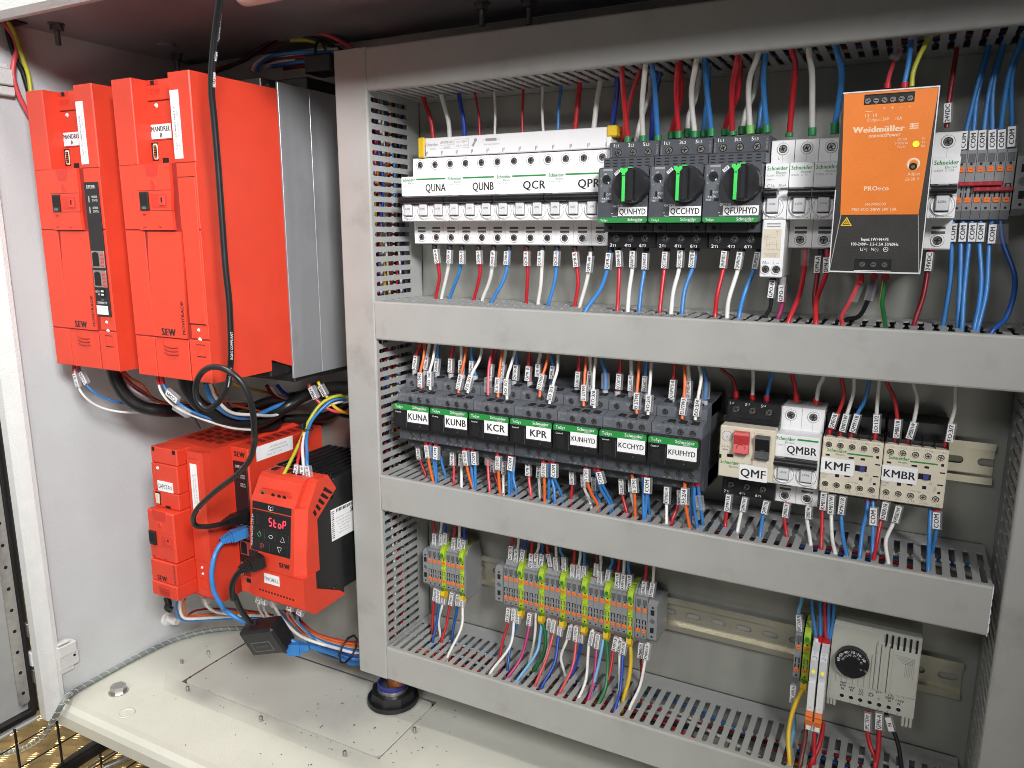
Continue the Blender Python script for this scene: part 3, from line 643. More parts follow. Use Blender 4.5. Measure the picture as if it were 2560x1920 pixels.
# ------------------------------------------------------------------ contactors
Z2 = -176.0
def contactor(label, x, name, model):
    t = thing('contactor', label, 'contactor', x, Z2, group='green striped contactors')
    b = MB()
    b.box(.2, 44.8, 6, 60, -39, 39, 'dgrey', .8)
    b.prism([(20, 41), (60, 37.5), (75, 35.6), (75.6, 35), (75.6, 26.4), (60, 26.4), (20, 26.4)], .2, 44.8, 'mgrey', 'x')
    b.prism([(20, -41), (70, -39), (74, -38), (75, -37), (75, -24), (20, -24)], .2, 44.8, 'dgrey', 'x')
    b.prism([(40, 25.8), (75, 26.2), (88.6, 23.0), (89.4, 22.2), (89.4, 13.4), (40, 13.4)], .3, 44.7, 'mgrey', 'x')
    b.prism([(40, -26), (87, -26.8), (88.6, -26), (88.6, -12), (40, -12)], .3, 44.7, 'dgrey', 'x')
    b.box(.6, 44.4, 60, 90, -13, 14, 'dgrey')
    for i in (0, 1, 2): b.box(4 + i * 14.2, 10.6 + i * 14.2, 45, 66, 37.0, 38.6, 'hole')
    for xx in (16.2, 26.4, 37): b.box(xx - 3.2, xx + 3.2, 77.5, 85, 23.6, 25.4, 'hole')
    for xx in (10.8, 21.4, 31.8): b.box(xx - .4, xx + .4, 76, 89, 24.0, 25.6, 'mgrey')
    for i, s_ in enumerate(('1L1', '3L2', '5L3')): b.ftext(s_, 2.4 + i * 14, 33.4, 75.6, 'fade', 1.9, 4, 0, 'l')
    b.ftext(model, 1.2, 21.3, 89.4, 'fade', 1.5, 9.4, 0, 'l'); b.ftext('BL', 1.2, 18.8, 89.4, 'fade', 1.4, None, 0, 'l'); b.ftext('24VDC', 1.2, 16.2, 89.4, 'fade', 1.5, 8, 0, 'l')
    for s_, xx in (('13', 12.4), ('NO', 18), ('21', 23.6), ('NC', 29), ('+', 33.4), ('A1', 40)): b.ftext(s_, xx, 21.5, 89.4, 'fade', 1.4)
    for s_, xx in (('14', 13), ('NO', 18.6), ('22', 24), ('NC', 29.6), ('-', 34), ('A2', 41)): b.ftext(s_, xx, -24.6, 88.6, 'fade', 1.4)
    for s_, xx in (('2T1', 6), ('4T2', 19), ('6T3', 33)): b.ftext(s_, xx, -35.4, 75, 'fade', 1.7)
    b.build('body', t)
    screws(t, SCR_K, [(8.0 + i * 14.4, 30.6) for i in range(3)], 75.6); screws(t, SCR_K, [(15.6 + i * 10.5, 17.4) for i in range(3)], 89.4); screws(t, SCR_K, [(15.6 + i * 10.6, -20.4) for i in range(3)], 88.6)
    f = MB(); f.prism(rrect(.6, 44.2, -11.2, 13.9, 2.4), 88, 99, 'black')
    f.prism(rrect(.7, 44.1, 7.8, 13.8, 2.2)[:10] + [(.7, 7.8), (44.1, 7.8)], 98.9, 99.2, 'green')
    f.ftext('TeSys', 3, 10.8, 99.2, 'wink', 2.8, 9.5, 1, 'l'); f.ftext('Schneider', 24.2, 11.5, 99.2, 'wink', 2.9, 17, 1.0, 'l'); f.ftext('Electric', 31.4, 9.2, 99.2, 'wink', 1.4, 8.6, 0, 'l'); f.ftext('Control', 3, 5.2, 99, 'wink', 1.6, 7, 1, 'l')
    f.box(4, 12, 98.8, 99.5, -9.6, 2.6, 'hole', .3); f.box(16, 16.4, 98.9, 99.3, -10, 5, 'dgrey'); f.box(17, 43, 98.9, 99.3, -5.0, -4.6, 'dgrey'); f.box(34.2, 43, 98.9, 99.4, -10.6, -5.2, 'hole', .3); f.fcyl(32.6, -7.8, 98.9, 99.2, .9, 'screw', 10)
    f.build('front_cover', t)
    sticker(t, 17.8, 43.2, -4.2, 8.0, 99.25, name, 6.6 if len(name) < 5 else 4.6)
    return t
for i, (nm, md) in enumerate((('KUNA', 'LC1D18'), ('KUNB', 'LC1D18'), ('KCR', 'LC1D09'), ('KPR', 'LC1D09'), ('KUNHYD', 'LC1D09'), ('KCCHYD', 'LC1D09'), ('KFUPHYD', 'LC1D09'))):
    contactor('black contactor with green stripe and sticker ' + nm, -23.4 + 45 * i, nm, md)

# cream motor starter with red and black buttons
ZB = -180.0
t = thing('motor_starter', 'cream motor starter with red stop and black start buttons, sticker QMF', 'motor starter', 302.4, ZB)
m = MB(); m.box(.2, 45.6, 6, 52, 26, 46, 'black', .8); m.box(.1, 45.7, 6, 55, 25, 31, 'black', .5); m.box(.2, 45.6, 6, 52, -40.5, -17, 'black', .8); m.box(.4, 45.4, 6, 55, -18, 26, 'black'); m.box(0, 45.8, 52, 60, 24, 29, 'black', .5)
for i, (a, b) in enumerate((('1', 'L1'), ('3', 'L2'), ('5', 'L3'))): m.ftext(a, 2.2 + i * 13.4, 43.2, 52, 'wink', 2.4, None, 0, 'l'); m.ftext(b, 4.4 + i * 13.4, 43.6, 52, 'wink', 1.4, None, 0, 'l')
for i, (a, b) in enumerate((('2', 'T1'), ('4', 'T2'), ('6', 'T3'))): m.ftext(a, 2.0 + i * 13.6, -37.6, 52, 'wink', 2.6, None, 0, 'l'); m.ftext(b, 4.4 + i * 13.6, -37.8, 52, 'wink', 1.7, None, 0, 'l')
m.build('body', t); screws(t, SCR_B, [(8.4 + i * 13.8, 38.2) for i in range(3)] + [(8.0 + i * 13.8, -31.0) for i in range(3)], 52)
m = MB(); m.box(.4, 45.6, 54, 74, -17.4, 28, 'cream', .8)
m.box(12.6, 27.4, 73.9, 74.4, -3.4, 26.4, 'cream', .2); m.box(28.8, 44, 73.9, 74.4, -4.4, 25.4, 'cream', .2)
m.ring(6.6, 19.0, 74, 4.2, 4.7, .3, 'fade'); m.fcyl(6.6, 19, 73.8, 74.3, 3.2, 'lgrey', 18); m.ftext('x', 6.6, 19, 74.4, 'fade', 2.6); m.ftext('2.5-4A', 5.8, 10.0, 74, 'fade', 1.9, 8); m.box(3.4, 8, 73.9, 74.3, 6.6, 7.6, 'fade'); m.box(7.4, 12.4, 73.9, 74.3, .8, 3.4, 'hole'); m.box(.2, 2.6, 73.8, 74.4, -1.0, 2.2, 'hole')
m.ftext('STOP', 19.4, 1.8, 74.4, 'fade', 1.9, 6.6); m.ftext('START', 36.4, .3, 74.4, 'fade', 1.9, 8); m.ftext('ON', 33.8, 24.0, 74.4, 'fade', 1.9); m.ftext('TeSys', 27.6, -1, 74.4, 'fade', 1.7, 6, 0, 'c', 90); m.ftext('TH1634', 26.9, 17, 74.4, 'fade', 1.1, 7, 0, 'c', 90); m.ftext('1410 A1 3', 28.2, 17, 74.4, 'fade', 1.1, 8, 0, 'c', 90)
brand(m, 2.0, -4.0, 74, 'green', 3.0, 16); m.build('front_cover', t)
m = MB(); m.prism([(74, 5.8), (80, 6.2), (81, 7.2), (78, 14), (80.6, 22.4), (79.6, 24.8), (74, 25.0)], 13.2, 25.4, 'btnred', 'x'); m.ring(19.4, 11.4, 79.4, 3.2, 3.8, .5, 'btnred'); m.ring(19.6, 20.2, 79.8, 1.4, 1.8, .4, 'btnred'); m.build('stop_button', t)
m = MB(); m.prism([(74, 2.8), (78, 3.2), (79, 4.2), (77, 10), (79.6, 21), (78.6, 23), (74, 23.2)], 30.6, 42, 'black', 'x'); m.ring(36.3, 8.4, 77.6, 2.6, 3.2, .5, 'dgrey'); m.build('start_button', t)
sticker(t, 18.4, 41.4, -17.6, -4.4, 74.2, 'QMF', 7.0)

breaker('white two pole breaker with sticker QMBR beside the cream motor starter', 346.4, -179.6, 2, 'D6', (9.4, 35, 7.0, 16.4, 66.2, 'QMBR', 6.4), 'D 6A', group=None)

def mini(label, x, name):
    t = thing('mini_contactor', label, 'mini contactor', x, ZB, group='cream mini contactors')
    b = MB(); b.box(.4, 45.2, 6, 44, -25, 27, 'black', .8); b.box(.3, 45.3, 6, 36, 20, 40, 'black', .8); b.box(1, 44.6, 36, 50, 22, 27.5, 'black'); b.box(1, 44.6, 36, 50, -27, -22.6, 'black')
    for i in range(6): b.box(1.2 + i * 8.6, 2.0 + i * 8.6, 36, 55, 23.2, 29, 'black')
    b.build('body', t)
    f = MB(); f.box(.2, 45.5, 42, 57, -23.4, 24.0, 'cream', .7)
    for x_, z_, w_, h_ in ((4.7, 8.9, 3.2, 1.6), (22.7, 8.7, 4, 1.4), (31.4, 8.7, 3.2, 1.8), (42.0, 11.9, 2, 2), (42.5, 5.7, 3.6, 1), (13.3, -8.0, 3, 2.6), (20.9, -7.2, 4, 1.5), (31.2, -8.0, 2.8, 2.6), (42.0, -4.4, 4, 1), (41.6, -10.8, 2, 1.8)): f.box(x_ - w_ / 2, x_ + w_ / 2, 56.9, 57.15, z_ - h_ / 2, z_ + h_ / 2, 'hole')
    f.box(26.2, 35, 56.8, 57.2, -1.6, 3.2, 'hole'); f.box(29.6, 33.4, 57, 58.2, -1.4, 3.0, 'blueplastic'); f.ring(35.4, -4.2, 57, .8, 1.15, .2, 'fade')
    brand(f, 4, 13.4, 57, 'green', 2.6, 15); f.box(19.4, 38.6, 56.95, 57.15, 11.4, 12.6, 'green')
    for i, s_ in enumerate(('1 L1', '3 L2', '5 L3', '21 NC', '+ A1')): f.ftext(s_, 5 + i * 9.0, 21.9, 57, 'fade', 1.6, 6.4)
    for i, s_ in enumerate(('2 T1', '4 T2', '6 T3', '22 NC', '- A2')): f.ftext(s_, 5 + i * 9.0, -20.8, 57, 'fade', 1.7, 6.4)
    f.ftext('01BD', 1.4, -8.2, 57, 'fade', 1.5, 5, 0, 'l'); f.ftext('24V', 1.4, -10.6, 57, 'fade', 1.3, 4, 0, 'l'); f.ftext('1.3 Nm Max', 25, -12.0, 57, 'fade', 1.2, 9); f.ftext('TeSys', 38.4, -8.4, 57, 'fade', 1.5, 5.6, 0, 'c', 90)
    f.build('front_cover', t)
    screws(t, SCR_C, [(4.9 + i * 8.85, 17.8) for i in range(5)] + [(4.7 + i * 8.8, -16.2) for i in range(5)], 57)
    sticker(t, .2, 25.4, -6.6, 6.6, 57.2, name, 6.8 if len(name) < 4 else 6.2)
mini('cream mini contactor with sticker KMF', 383.3, 'KMF')
mini('cream mini contactor with sticker KMBR, at the right end of its rail', 429.2, 'KMBR')

# ------------------------------------------------------------------ terminal blocks
PROF = [(8, -17), (8, 18), (13, 36), (20, 37.5), (30, 37), (35, 35), (38, 29.5), (42, 29.5), (42, -14), (38, -20.5), (14, -20.5)]
def _term(kind):
    g = {'grey': 'termgrey', 'earth': 'gy'}[kind]
    o = bpy.data.objects.new('terminal_block', None); o.empty_display_size = .005; COL.objects.link(o)
    m = MB(); m.prism(PROF, -2.95, 2.95, g, 'x')
    m.box(-2.2, 2.2, 41.2, 42.2, 20.6, 27, 'termdark' if kind == 'grey' else 'gy', .2)
    for z in (2.9, -3.2): m.box(-2.0, 2.0, 41.9, 42.15, z - 2.3, z + 2.3, 'hole' if kind == 'grey' else 'termdark')
    m.box(-1.0, 1.0, 40.6, 42.4, -4.9, 4.6, g)
    for z in (21.6 - 2, -12.2): m.fcyl(0, z, 41.8, 42.16, .9, 'hole', 10)
    m.box(-2.9, 2.9, 20, 33, 36.4, 38.2, g, .5)
    if kind == 'earth':
        m.prism([(34, 37), (41, 36), (45.5, 31), (46, 26), (42, 20), (38, 24)], -2.7, 2.7, 'gy', 'x'); m.fcyl(0, 27, 44, 46.1, 2.0, 'ferrgreen', 12)
        m.prism([(38, -20), (45, -16), (46.5, -22), (43, -27), (37, -24)], -2.6, 2.6, 'yellow', 'x')
        m.box(-2.7, 2.7, 41, 44.4, 8.2, 11.6, 'gy', .5); m.fcyl(0, -15.4, 44.6, 45.9, 1.5, 'ferrgreen', 12)
    m.build('terminal_body', o)
    for z in (15.6, -6.4):
        b = MB(); b.box(-2.1, 2.1, 41.2, 42.7, -1.95, 1.95, 'orange', .3); b.box(-1.1, 1.1, 42.6, 42.78, -.2, .3, 'btnred'); b.build('push_button', o, (0, 0, z))
    return o
TG, TE = _term('grey'), _term('earth'); _used = {}
def terminal(kind, x, zc, label, group):
    src = TG if kind == 'grey' else TE
    if not _used.get(kind): _used[kind] = 1; o = src; o.location = (x * S, 0, zc * S)
    else: o = copy_thing(src, label, x, zc)
    o['label'] = label; o['category'] = 'terminal block'; o['group'] = group
    return o
def end_clamp(label, x0, zc, w=9.0):
    t = thing('end_clamp', label, 'end clamp', x0, zc, group='terminal end clamps')
    m = MB(); m.prism([(6, -16), (6, 22), (14, 27), (38, 27), (42.5, 24), (42.5, -13), (38, -17)], 0, w, 'termgrey', 'x')
    m.ring(w / 2, 6.4, 42.5, 2.5, 3.3, .5, 'termgrey', 18); m.fcyl(w / 2, 6.4, 42.3, 42.65, 2.4, 'termdark', 18)
    for z, h in ((15.6, 2.8), (-3.2, 2.8)): m.box(w / 2 - 1.8, w / 2 + 1.8, 42.3, 42.7, z - h, z + h, 'hole')
    for z in (21, -10): m.fcyl(w / 2, z, 42.4, 42.65, 1.1, 'hole', 12)
    m.build('clamp_body', t); return t
def end_plate(label, x0, zc):
    m = MB(); m.prism([(8, -18), (8, 20), (13, 38), (21, 39.5), (31, 39), (37, 36), (40, 31), (43.5, 30), (43.5, -16), (39, -22), (14, -22)], 0, 1.6, 'termgrey', 'x')
    return tag(m.build('end_plate', None, (x0, 0, zc)), label, 'end plate', 'terminal end plates')
ZT = -373.0
ORD = ['first', 'second', 'third', 'fourth', 'fifth', 'sixth']
gS, gL, gC = 'small terminal strip at the left of the lowest row', 'long terminal strip of the lowest row', 'blue wired terminals beside the white breaker C10'
end_clamp('grey end clamp closing the left end of the small terminal strip', -30.0, ZT, 6.4)
x = -20.6
for k, w in enumerate(('left of its first earth terminal', 'between its two earth terminals')):
    for i in range(3):
        terminal('grey', x, ZT, '%s grey terminal of the three %s, small strip' % (ORD[i], w), gS); x += 6.15
    terminal('earth', x, ZT, 'green yellow earth terminal %s of the small strip' % ('in the middle', 'at the right end')[k], gS); x += 6.15
end_plate('wide grey end plate facing right on the small terminal strip', x - 2.8, ZT)
end_clamp('grey end clamp closing the left end of the long terminal strip', 64.6, ZT)
x = 77.4
for k in range(6):
    for i in range(3):
        terminal('grey', x, ZT, '%s grey terminal of the three before the %s earth terminal, long strip' % (ORD[i], ORD[k]), gL); x += 6.13
    terminal('earth', x, ZT, '%s green yellow earth terminal from the left in the long strip' % ORD[k], gL); x += 6.13
end_plate('thin grey end plate behind the sixth earth terminal of the long strip', x - 2.9, ZT); x += 1.9
for i in range(2): terminal('grey', x, ZT, '%s of the two grey terminals at the right end of the long strip' % ORD[i], gL); x += 6.13
end_clamp('grey end clamp closing the right end of the long terminal strip', x - 2.6, ZT, 9.6)
for i in range(6):
    terminal('grey', 461.4 + i * 6.16, Z1, '%s grey terminal from the breaker C10 under the blue COM wires' % ORD[i], gC)
end_clamp('grey end clamp right of the blue wired COM terminals', 496, Z1, 10)
for lab, a, b, z in (('upper red jumper bar plugged across the COM terminals', 459.4, 488.6, 5.2), ('lower red jumper bar plugged across the COM terminals, shifted right', 470.6, 495.6, 1.2)):
    m = MB(); m.box(a, b, 41, 46, 40 + z - 1.5, 40 + z + 1.5, 'bridge', .4)
    for k in range(int((b - a) / 6.1)): m.box(a + 2 + k * 6.1, a + 3.6 + k * 6.1, 45.9, 46.15, 40 + z - .5, 40 + z + .6, 'btnred')
    tag(m.build('jumper_bar'), lab, 'jumper bar', 'red jumper bars')
# little group beside the thermostat
terminal('grey', 376.4, ZT, 'single grey terminal of the little group beside the thermostat', 'little group beside the thermostat')
terminal('earth', 383.6, ZT, 'green yellow earth terminal of the little group beside the thermostat', 'little group beside the thermostat')
def relay(label, x):
    t = thing('relay_module', label, 'relay', x, ZT, group='slim relay modules')
    m = MB(); m.prism([(8, -18), (8, 20), (20, 32), (44, 30), (58, 24), (62, 18), (62, -2), (58, -4), (58, -30), (40, -40), (12, -24)], .1, 6.1, 'lgrey', 'x')
    m.ftext('A2', 3.1, 23.4, 59.5, 'fade', 1.3, 4); m.ring(3.1, 19.2, 61, 1.4, 1.9, .3, 'fade'); m.ftext('24VDC', 3.1, 3.0, 62, 'fade', 1.2, 5.4); m.build('relay_body', t)
    m = MB(); m.box(.2, 6.0, 56, 65, -30, -1.4, 'white', .4); m.ftext('6A', 3, -26, 65, 'orange', 1.1); m.build('relay_cap', t)
    m = MB(); m.prism([(52, -30), (66.5, -30), (68, -33), (65.6, -35), (68.2, -37), (66, -44), (60, -45), (52, -40)], .2, 6.0, 'orange', 'x'); m.box(1, 5.2, 65, 67, -47, -43, 'white', .3); m.build('release_lever', t)
    m = MB(); m.fcyl(3.1, 7.0, 61.6, 62.5, 1.5, 'ledy', 16); m.build('status_lamp', t)
relay('slim relay module with orange lever next to the earth terminal', 388.9)
relay('slim relay module with orange lever next to the thermostat', 396.3)

# thermostat
t = thing('thermostat', 'grey cabinet thermostat with round black temperature dial', 'thermostat', 403.2, -365)
m = MB(); m.box(0, 69.4, 5, 36, -36, 42, 'thermo', .8)
m.prism([(36, 42), (40, 41), (42, 37.5), (42, -34), (36, -34)], .2, 69.2, 'thermo', 'x')
m.box(36.4, 69, 41.5, 43.4, -27 + 12, 31, 'thermo', .6)
for k in range(6): m.box(42 + k * 4.6, 43.6 + k * 4.6, 41.2, 43.7, 27.5, 38.6, 'hole')
for k in range(13): m.box(6 + k * 4.5, 8.8 + k * 4.5, 41.8, 43.0, -15 - .15 * k, -8.6 + (0 if k < 5 else (26 if k < 7 else 8)), 'thermo', .5)
for k in range(5): m.box(36.2 + k * 3.2, 36.8 + k * 3.2, 43.2, 43.8, -14, 29, 'gap' if k % 2 else 'thermo')
for k in range(6):
    q = k * 1.25; m.box(50 + q, 65, 43.3, 43.55, 22 - q, 22.3 - q, 'fade'); m.box(65, 65.3, 43.3, 43.55, 3 + q * .4, 22.3, 'fade') if k == 0 else m.box(65 - q, 65.3 - q, 43.3, 43.55, 4, 22.3 - q, 'fade')
for a in (.4, 3.0, 5.6, 60.4, 63.4, 66.4): m.box(a, a + 2.2, 36, 41.8, -43.5 if a > 50 else -40.5, -6, 'thermo', .5)
m.prism([(15.8, 30.2), (20, 30.2), (17.9, 26.8)], 41.9, 42.2, 'thermo')
for s_, x_, z_ in (('48V', 12.3, -16.0), ('60V', 12.4, -18.6), ('N', 12.4, -21.6), ('24V', 19.6, -18.6), ('N', 19.6, -21.4), ('[L1', 41.2, -16.2), ('L', 42.0, -22.8), ('L2]', 50.6, -16.6), ('250V', 49.6, -19.6), ('N', 49.8, -22.4), ('115V', 57.4, -20.0), ('N', 57.2, -23.0)): m.ftext(s_, x_, z_, 42, 'ink', 2.1, None, 1)
for k in range(3): m.tube(smooth_path([(25.8 + k * 1.3, -42.1, -22.8), (26.5 + k * 1.3, -42.1, -21), (25.5 + k * 1.3, -42.1, -19.5), (26.2 + k * 1.3, -42.1, -17.6)], 4), .18, 'ink', 5)
m.box(25.2, 29.2, 41.9, 42.15, -23.6, -23.2, 'ink'); m.ring(35, -21, 42, 1.1, 1.6, .15, 'ink')
for k in range(8):
    a = k * math.pi / 4; m.fcyl(35 + 2.1 * math.cos(a), -21 + 2.1 * math.sin(a), 42, 42.15, .3, 'ink', 6)
for k in range(7): m.ring(12.3 + k * 7.5, -28.5, 42, 1.7, 2.3, .4, 'thermo', 18); m.fcyl(12.3 + k * 7.5, -28.5, 41.8, 42.15, 1.75, 'hole', 18); m.ftext(str(k + 1), 11.8 + k * 7.5, -33, 42, 'ink', 1.5)
m.build('case', t)
m = MB(); dx, dz = 17.9, 7.2
m.fcyl(dx, dz, 41, 48, 13.9, 'black', 44, 13.5)
for s_, a in (('60', 172), ('50', 146), ('40', 118), ('30', 90), ('20', 62), ('10', 34)):
    r = math.radians(a); m.text(s_, (dx + 10.9 * math.cos(r), -48.1, dz + 10.9 * math.sin(r)), 'wink', 2.4, 4.2, 1, (math.sin(r), 0, -math.cos(r)), (math.cos(r), 0, math.sin(r)))
for s_, a in (('131', 158), ('113', 132), ('95', 106), ('77', 78), ('59', 50), ('41', 20)):
    r = math.radians(a); m.text(s_, (dx + 7.8 * math.cos(r), -48.1, dz + 7.8 * math.sin(r)), 'wink', 1.7, 3.4, .6, (math.sin(r), 0, -math.cos(r)), (math.cos(r), 0, math.sin(r)))
for a in (159, 132, 104, 76, 48, 22):
    r = math.radians(a); m.fcyl(dx + 11 * math.cos(r), dz + 11 * math.sin(r), 48, 48.15, .3, 'wink', 8)
m.ftext('°F', dx + 7.4, dz - 4.0, 48.1, 'wink', 1.4); m.ftext('°C', dx + 11.0, dz - 4.2, 48.1, 'wink', 1.6)
m.build('dial', t)
# print on the edge of the lowest duct
m = MB()
for s_, x_, y_, h, w in (('302812', 364, -18.5, 2.6, 14), ('VDE', 385, -18, 3.0, 12), ('T1-EF-40X80', 428, -17, 2.6, 28), ('UL', 440, -16.8, 3.8, 7), ('MADE IN ITALY', 466, -16.5, 2.4, 24), ('CE', 484, -15.5, 4.0, 7), ('UKCA', 497, -14.5, 2.2, 9), ('bocchiotti', 506, -15, 2.0, 14)):
    m.text(s_, (x_, y_, -448.35), 'fade', h, w, 0, (1, 0, 0), (0, 1, 0))
o = m.build('duct_print'); o.parent = [q for q in bpy.data.objects if q.name.startswith('wiring_duct') and 'lowest' in q.get('label', '')][0]
bpy.context.view_layer.update(); o.matrix_parent_inverse = o.parent.matrix_world.inverted()

# ================================================================== red drives
def led(t, x, z, d, r=2.2):
    m = MB()
    for k in range(4): m.fcyl(x, z, d - .4 + k * .5, d + .1 + k * .5, r * (1 - .2 * k), 'lens', 14, r * (1 - .2 * (k + 1)) if k < 3 else r * .2)
    m.build('signal_lamp', t)
def rj45(m, x0, x1, z0, z1, d):
    m.box(x0, x1, d - 6, d + .6, z0, z1, 'steel', .3); w = x1 - x0
    m.box(x0 + w * .08, x0 + w * .58, d + .5, d + .75, z0 + 1.6, z1 - 2.2, 'hole'); m.box(x0 + w * .2, x0 + w * .46, d + .5, d + .8, z1 - 4.4, z1 - 1.2, 'hole')
    for k in range(4): m.box(x0 + w * .72, x1 - .6, d + .5, d + .9, z0 + 1 + k * 3.6, z0 + 3.4 + k * 3.6, 'btnred')
def big_drive(label, x, name, gateway):
    t = thing('red_drive', label, 'motor drive', x, 0, group='two tall red motor drives'); W = 105.5
    m = MB()
    m.prism([(0, 117), (0, 221), (1, 222), (27.4, 222), (28.2, 221.2), (28.8, 205), (77.7, 205), (77.7, 221.2), (78.5, 222), (W - 1, 222), (W, 221), (W, 117)], 71.4, 148.4, 'red', 'z')
    m.prism([(117, 71.4), (221.4, 71.4), (221.4, -131.6), (146, -131.6), (146, -120), (117, -131)], 0.0, W, 'red', 'x')
    # grooves between the moulded fields
    def gv(x0, x1, z0, z1, d=221.4): m.box(x0, x1, d - .2, d + .06, z0, z1, 'redd')
    m.box(.4, W - .4, 220.6, 221.5, -131, 71, 'redk'); m.box(.5, 28.6, 221.2, 222.2, 11.6, 70.9, 'red', .5); m.box(.5, 28.4, 221.2, 222.2, -91.0, 10.4, 'red', .5); m.box(.5, 28.4, 221.2, 222.2, -131.4, -92.2, 'red', .5)
    m.box(80, W - .3, 221.2, 222.2, 11.8, 70.4, 'red', .5); m.box(82, W - .3, 221.2, 222.2, -89.8, 10.6, 'red', .5); m.box(77.8, W - .3, 221.2, 222.2, -131.2, -91.2, 'red', .5)
    m.box(29.4, 76.6, 221.2, 222.4, -131.4, -92.0, 'red', .6)
    m.prism([(34, 9.4), (79.4, 9.4), (79.8, -20), (76.4, -90.6), (29.4, -90.6), (31.6, -20)], 220, 223.2, 'red')
    m.prism([(26.4, 70.6), (73.4, 70.6), (73.4, 47.4), (71.6, 29), (72.8, 11.0), (25.4, 11.0), (26.6, 29), (26.6, 47.4)], 216, 224.4, 'red')
    for z in (47.2, 28.8): m.box(26.4, 73, 224.2, 224.5, z - .3, z + .3, 'redk')
    m.prism([(40, 71), (58, 71), (55, 60), (42, 60)], 224, 224.6, 'redd'); m.ring(48.8, 52.6, 224.3, 3.3, 4.2, .4, 'red'); m.fcyl(48.8, 52.6, 224.2, 224.6, 3.3, 'redd', 20)
    m.box(45.6, 66.4, 224.2, 224.6, 31.6, 43.8, 'redd'); m.box(56, 64, 224.4, 225.2, 33.4, 41.6, 'red', .4); m.box(59, 61, 225.1, 225.3, 36, 40.6, 'hole')
    for i in range(3): m.tube(smooth_path([(42, -222.6, -98.6 - i * 3.6), (47, -222.8, -100.4 - i * 3.6), (55, -222.8, -100.9 - i * 3.6), (61.6, -222.6, -100.2 - i * 3.6)], 4), .5, 'redk', 6)
    m.box(41.4, 42, 222.3, 222.6, -99, -92.6, 'redd')
    # recessed centre of the head
    for z in (129.4, 94.2): m.box(29, 77.6, 204.8, 205.2, z - .35, z + .35, 'redk')
    m.box(29, 77.6, 203, 206.6, 129.8, 147.8, 'red', .5); m.box(30, 46, 205, 206.9, 143.4, 147.6, 'redd'); m.box(36, 40.6, 206.7, 207.2, 143.6, 147.4, 'hole')
    m.ftext('SEW', 39.4, 137.6, 206.6, 'redd', 5.2, 18, 2)
    m.box(29, 77.6, 203, 206.8, 72, 93.6, 'red', .5); m.box(29.8, 38.6, 205, 207.1, 75.6, 92.2, 'hole'); m.box(44, 52, 205, 207.2, 72.2, 77.8, 'hole')
    for a in (9, 28.6): pass
    m.box(82.6, 83.0, 222.1, 222.4, -107, -95, 'redd') if 0 else None
    m.box(87.6, 98.8, 222.1, 222.35, -95.6, -95.0, 'hole'); m.box(87.6, 98.8, 222.1, 222.35, -107, -106.2, 'hole'); m.box(87.4, 87.8, 222.1, 222.3, -107, -95, 'redd'); m.box(98.4, 98.8, 222.1, 222.3, -107, -95, 'redd')
    m.ftext('SEW', 51.6, -85.6, 223.2, 'ink', 6.6, 20, 2.6); m.ftext('MOVITRAC®', 73.2, -71, 223.2, 'ink', 3.8, 32, 1, 'c', 90)
    m.ftext('X44', 33.4, 25.2, 224.4, 'ink', 1.8); m.ftext('X45', 32.6, 13.6, 224.4, 'ink', 1.8); m.ftext('X46', 54, 13.6, 224.4, 'ink', 1.8)
    m.build('housing', t)
    m = MB(); m.box(32.2, 38.4, 205.4, 208.4, 76.4, 91.2, 'cream', 1.2); m.box(34.4, 38.2, 208.2, 208.6, 78.4, 89.4, 'hole')
    for k in range(5): m.box(35, 37.8, 208.5, 208.9, 79.2 + k * 2.1, 80.2 + k * 2.1, 'brass')
    m.build('serial_port', t)
    m = MB(); m.box(30.2, 42, 218, 226, 29.4, 46.2, 'black', .5); m.box(32, 40.4, 225.8, 226.2, 34, 44.6, 'hole'); m.box(33.4, 39, 226, 226.4, 30.2, 32.6, 'mgrey'); m.build('keypad_socket', t)
    led(t, 39, 125.4, 205.6, 2.4); led(t, 92.2, -81.4, 222.2); led(t, 92.8, -90.0, 222.2)
    sticker(t, 29.4, 57.4, 95.4, 108.6, 205.6, '', 4); m = MB(); m.ftext('MANDREL', 43, 104.4, 205.75, 'ink', 4.4, 26.5, 1.2); m.ftext(name, 43, 98.6, 205.75, 'ink', 4.0, None, 1.2); m.build('sticker_print', t)
    m = MB(); m.box(79.6, 90.4, 221.8, 222.35, 74.4, 133.2, 'sticker'); m.ftext('Type: MC07B0075-5A3-4-00', 83.4, 101, 222.35, 'ink', 2.2, 46, 0, 'c', 90); m.ftext('SO#: 22 81542736' + ('01 0002 22' if name == 'A' else '01 0001 22'), 87.2, 101, 222.35, 'fade', 2.2, 46, 0, 'c', 90); m.build('type_label', t)
    if gateway:
        m = MB(); m.box(80.2, 101.6, 221, 223.4, -75.6, 57.4, 'black', .5)
        m.ftext('DFE33B', 91, 52.6, 223.4, 'wink', 3.0, 13); 
        for k, (a, b) in enumerate((('MODULE', 'STATUS'), ('NETWORK', 'STATUS'))): m.ftext(a, 95.4, 43.0 - k * 10.6, 223.4, 'wink', 2.2, 8.6); m.ftext(b, 95.4, 39.6 - k * 10.6, 223.4, 'wink', 2.2, 8.6); m.box(85.8, 87.4, 223.3, 223.7, 37.8 - k * 10.6, 44 - k * 10.6, 'fade')
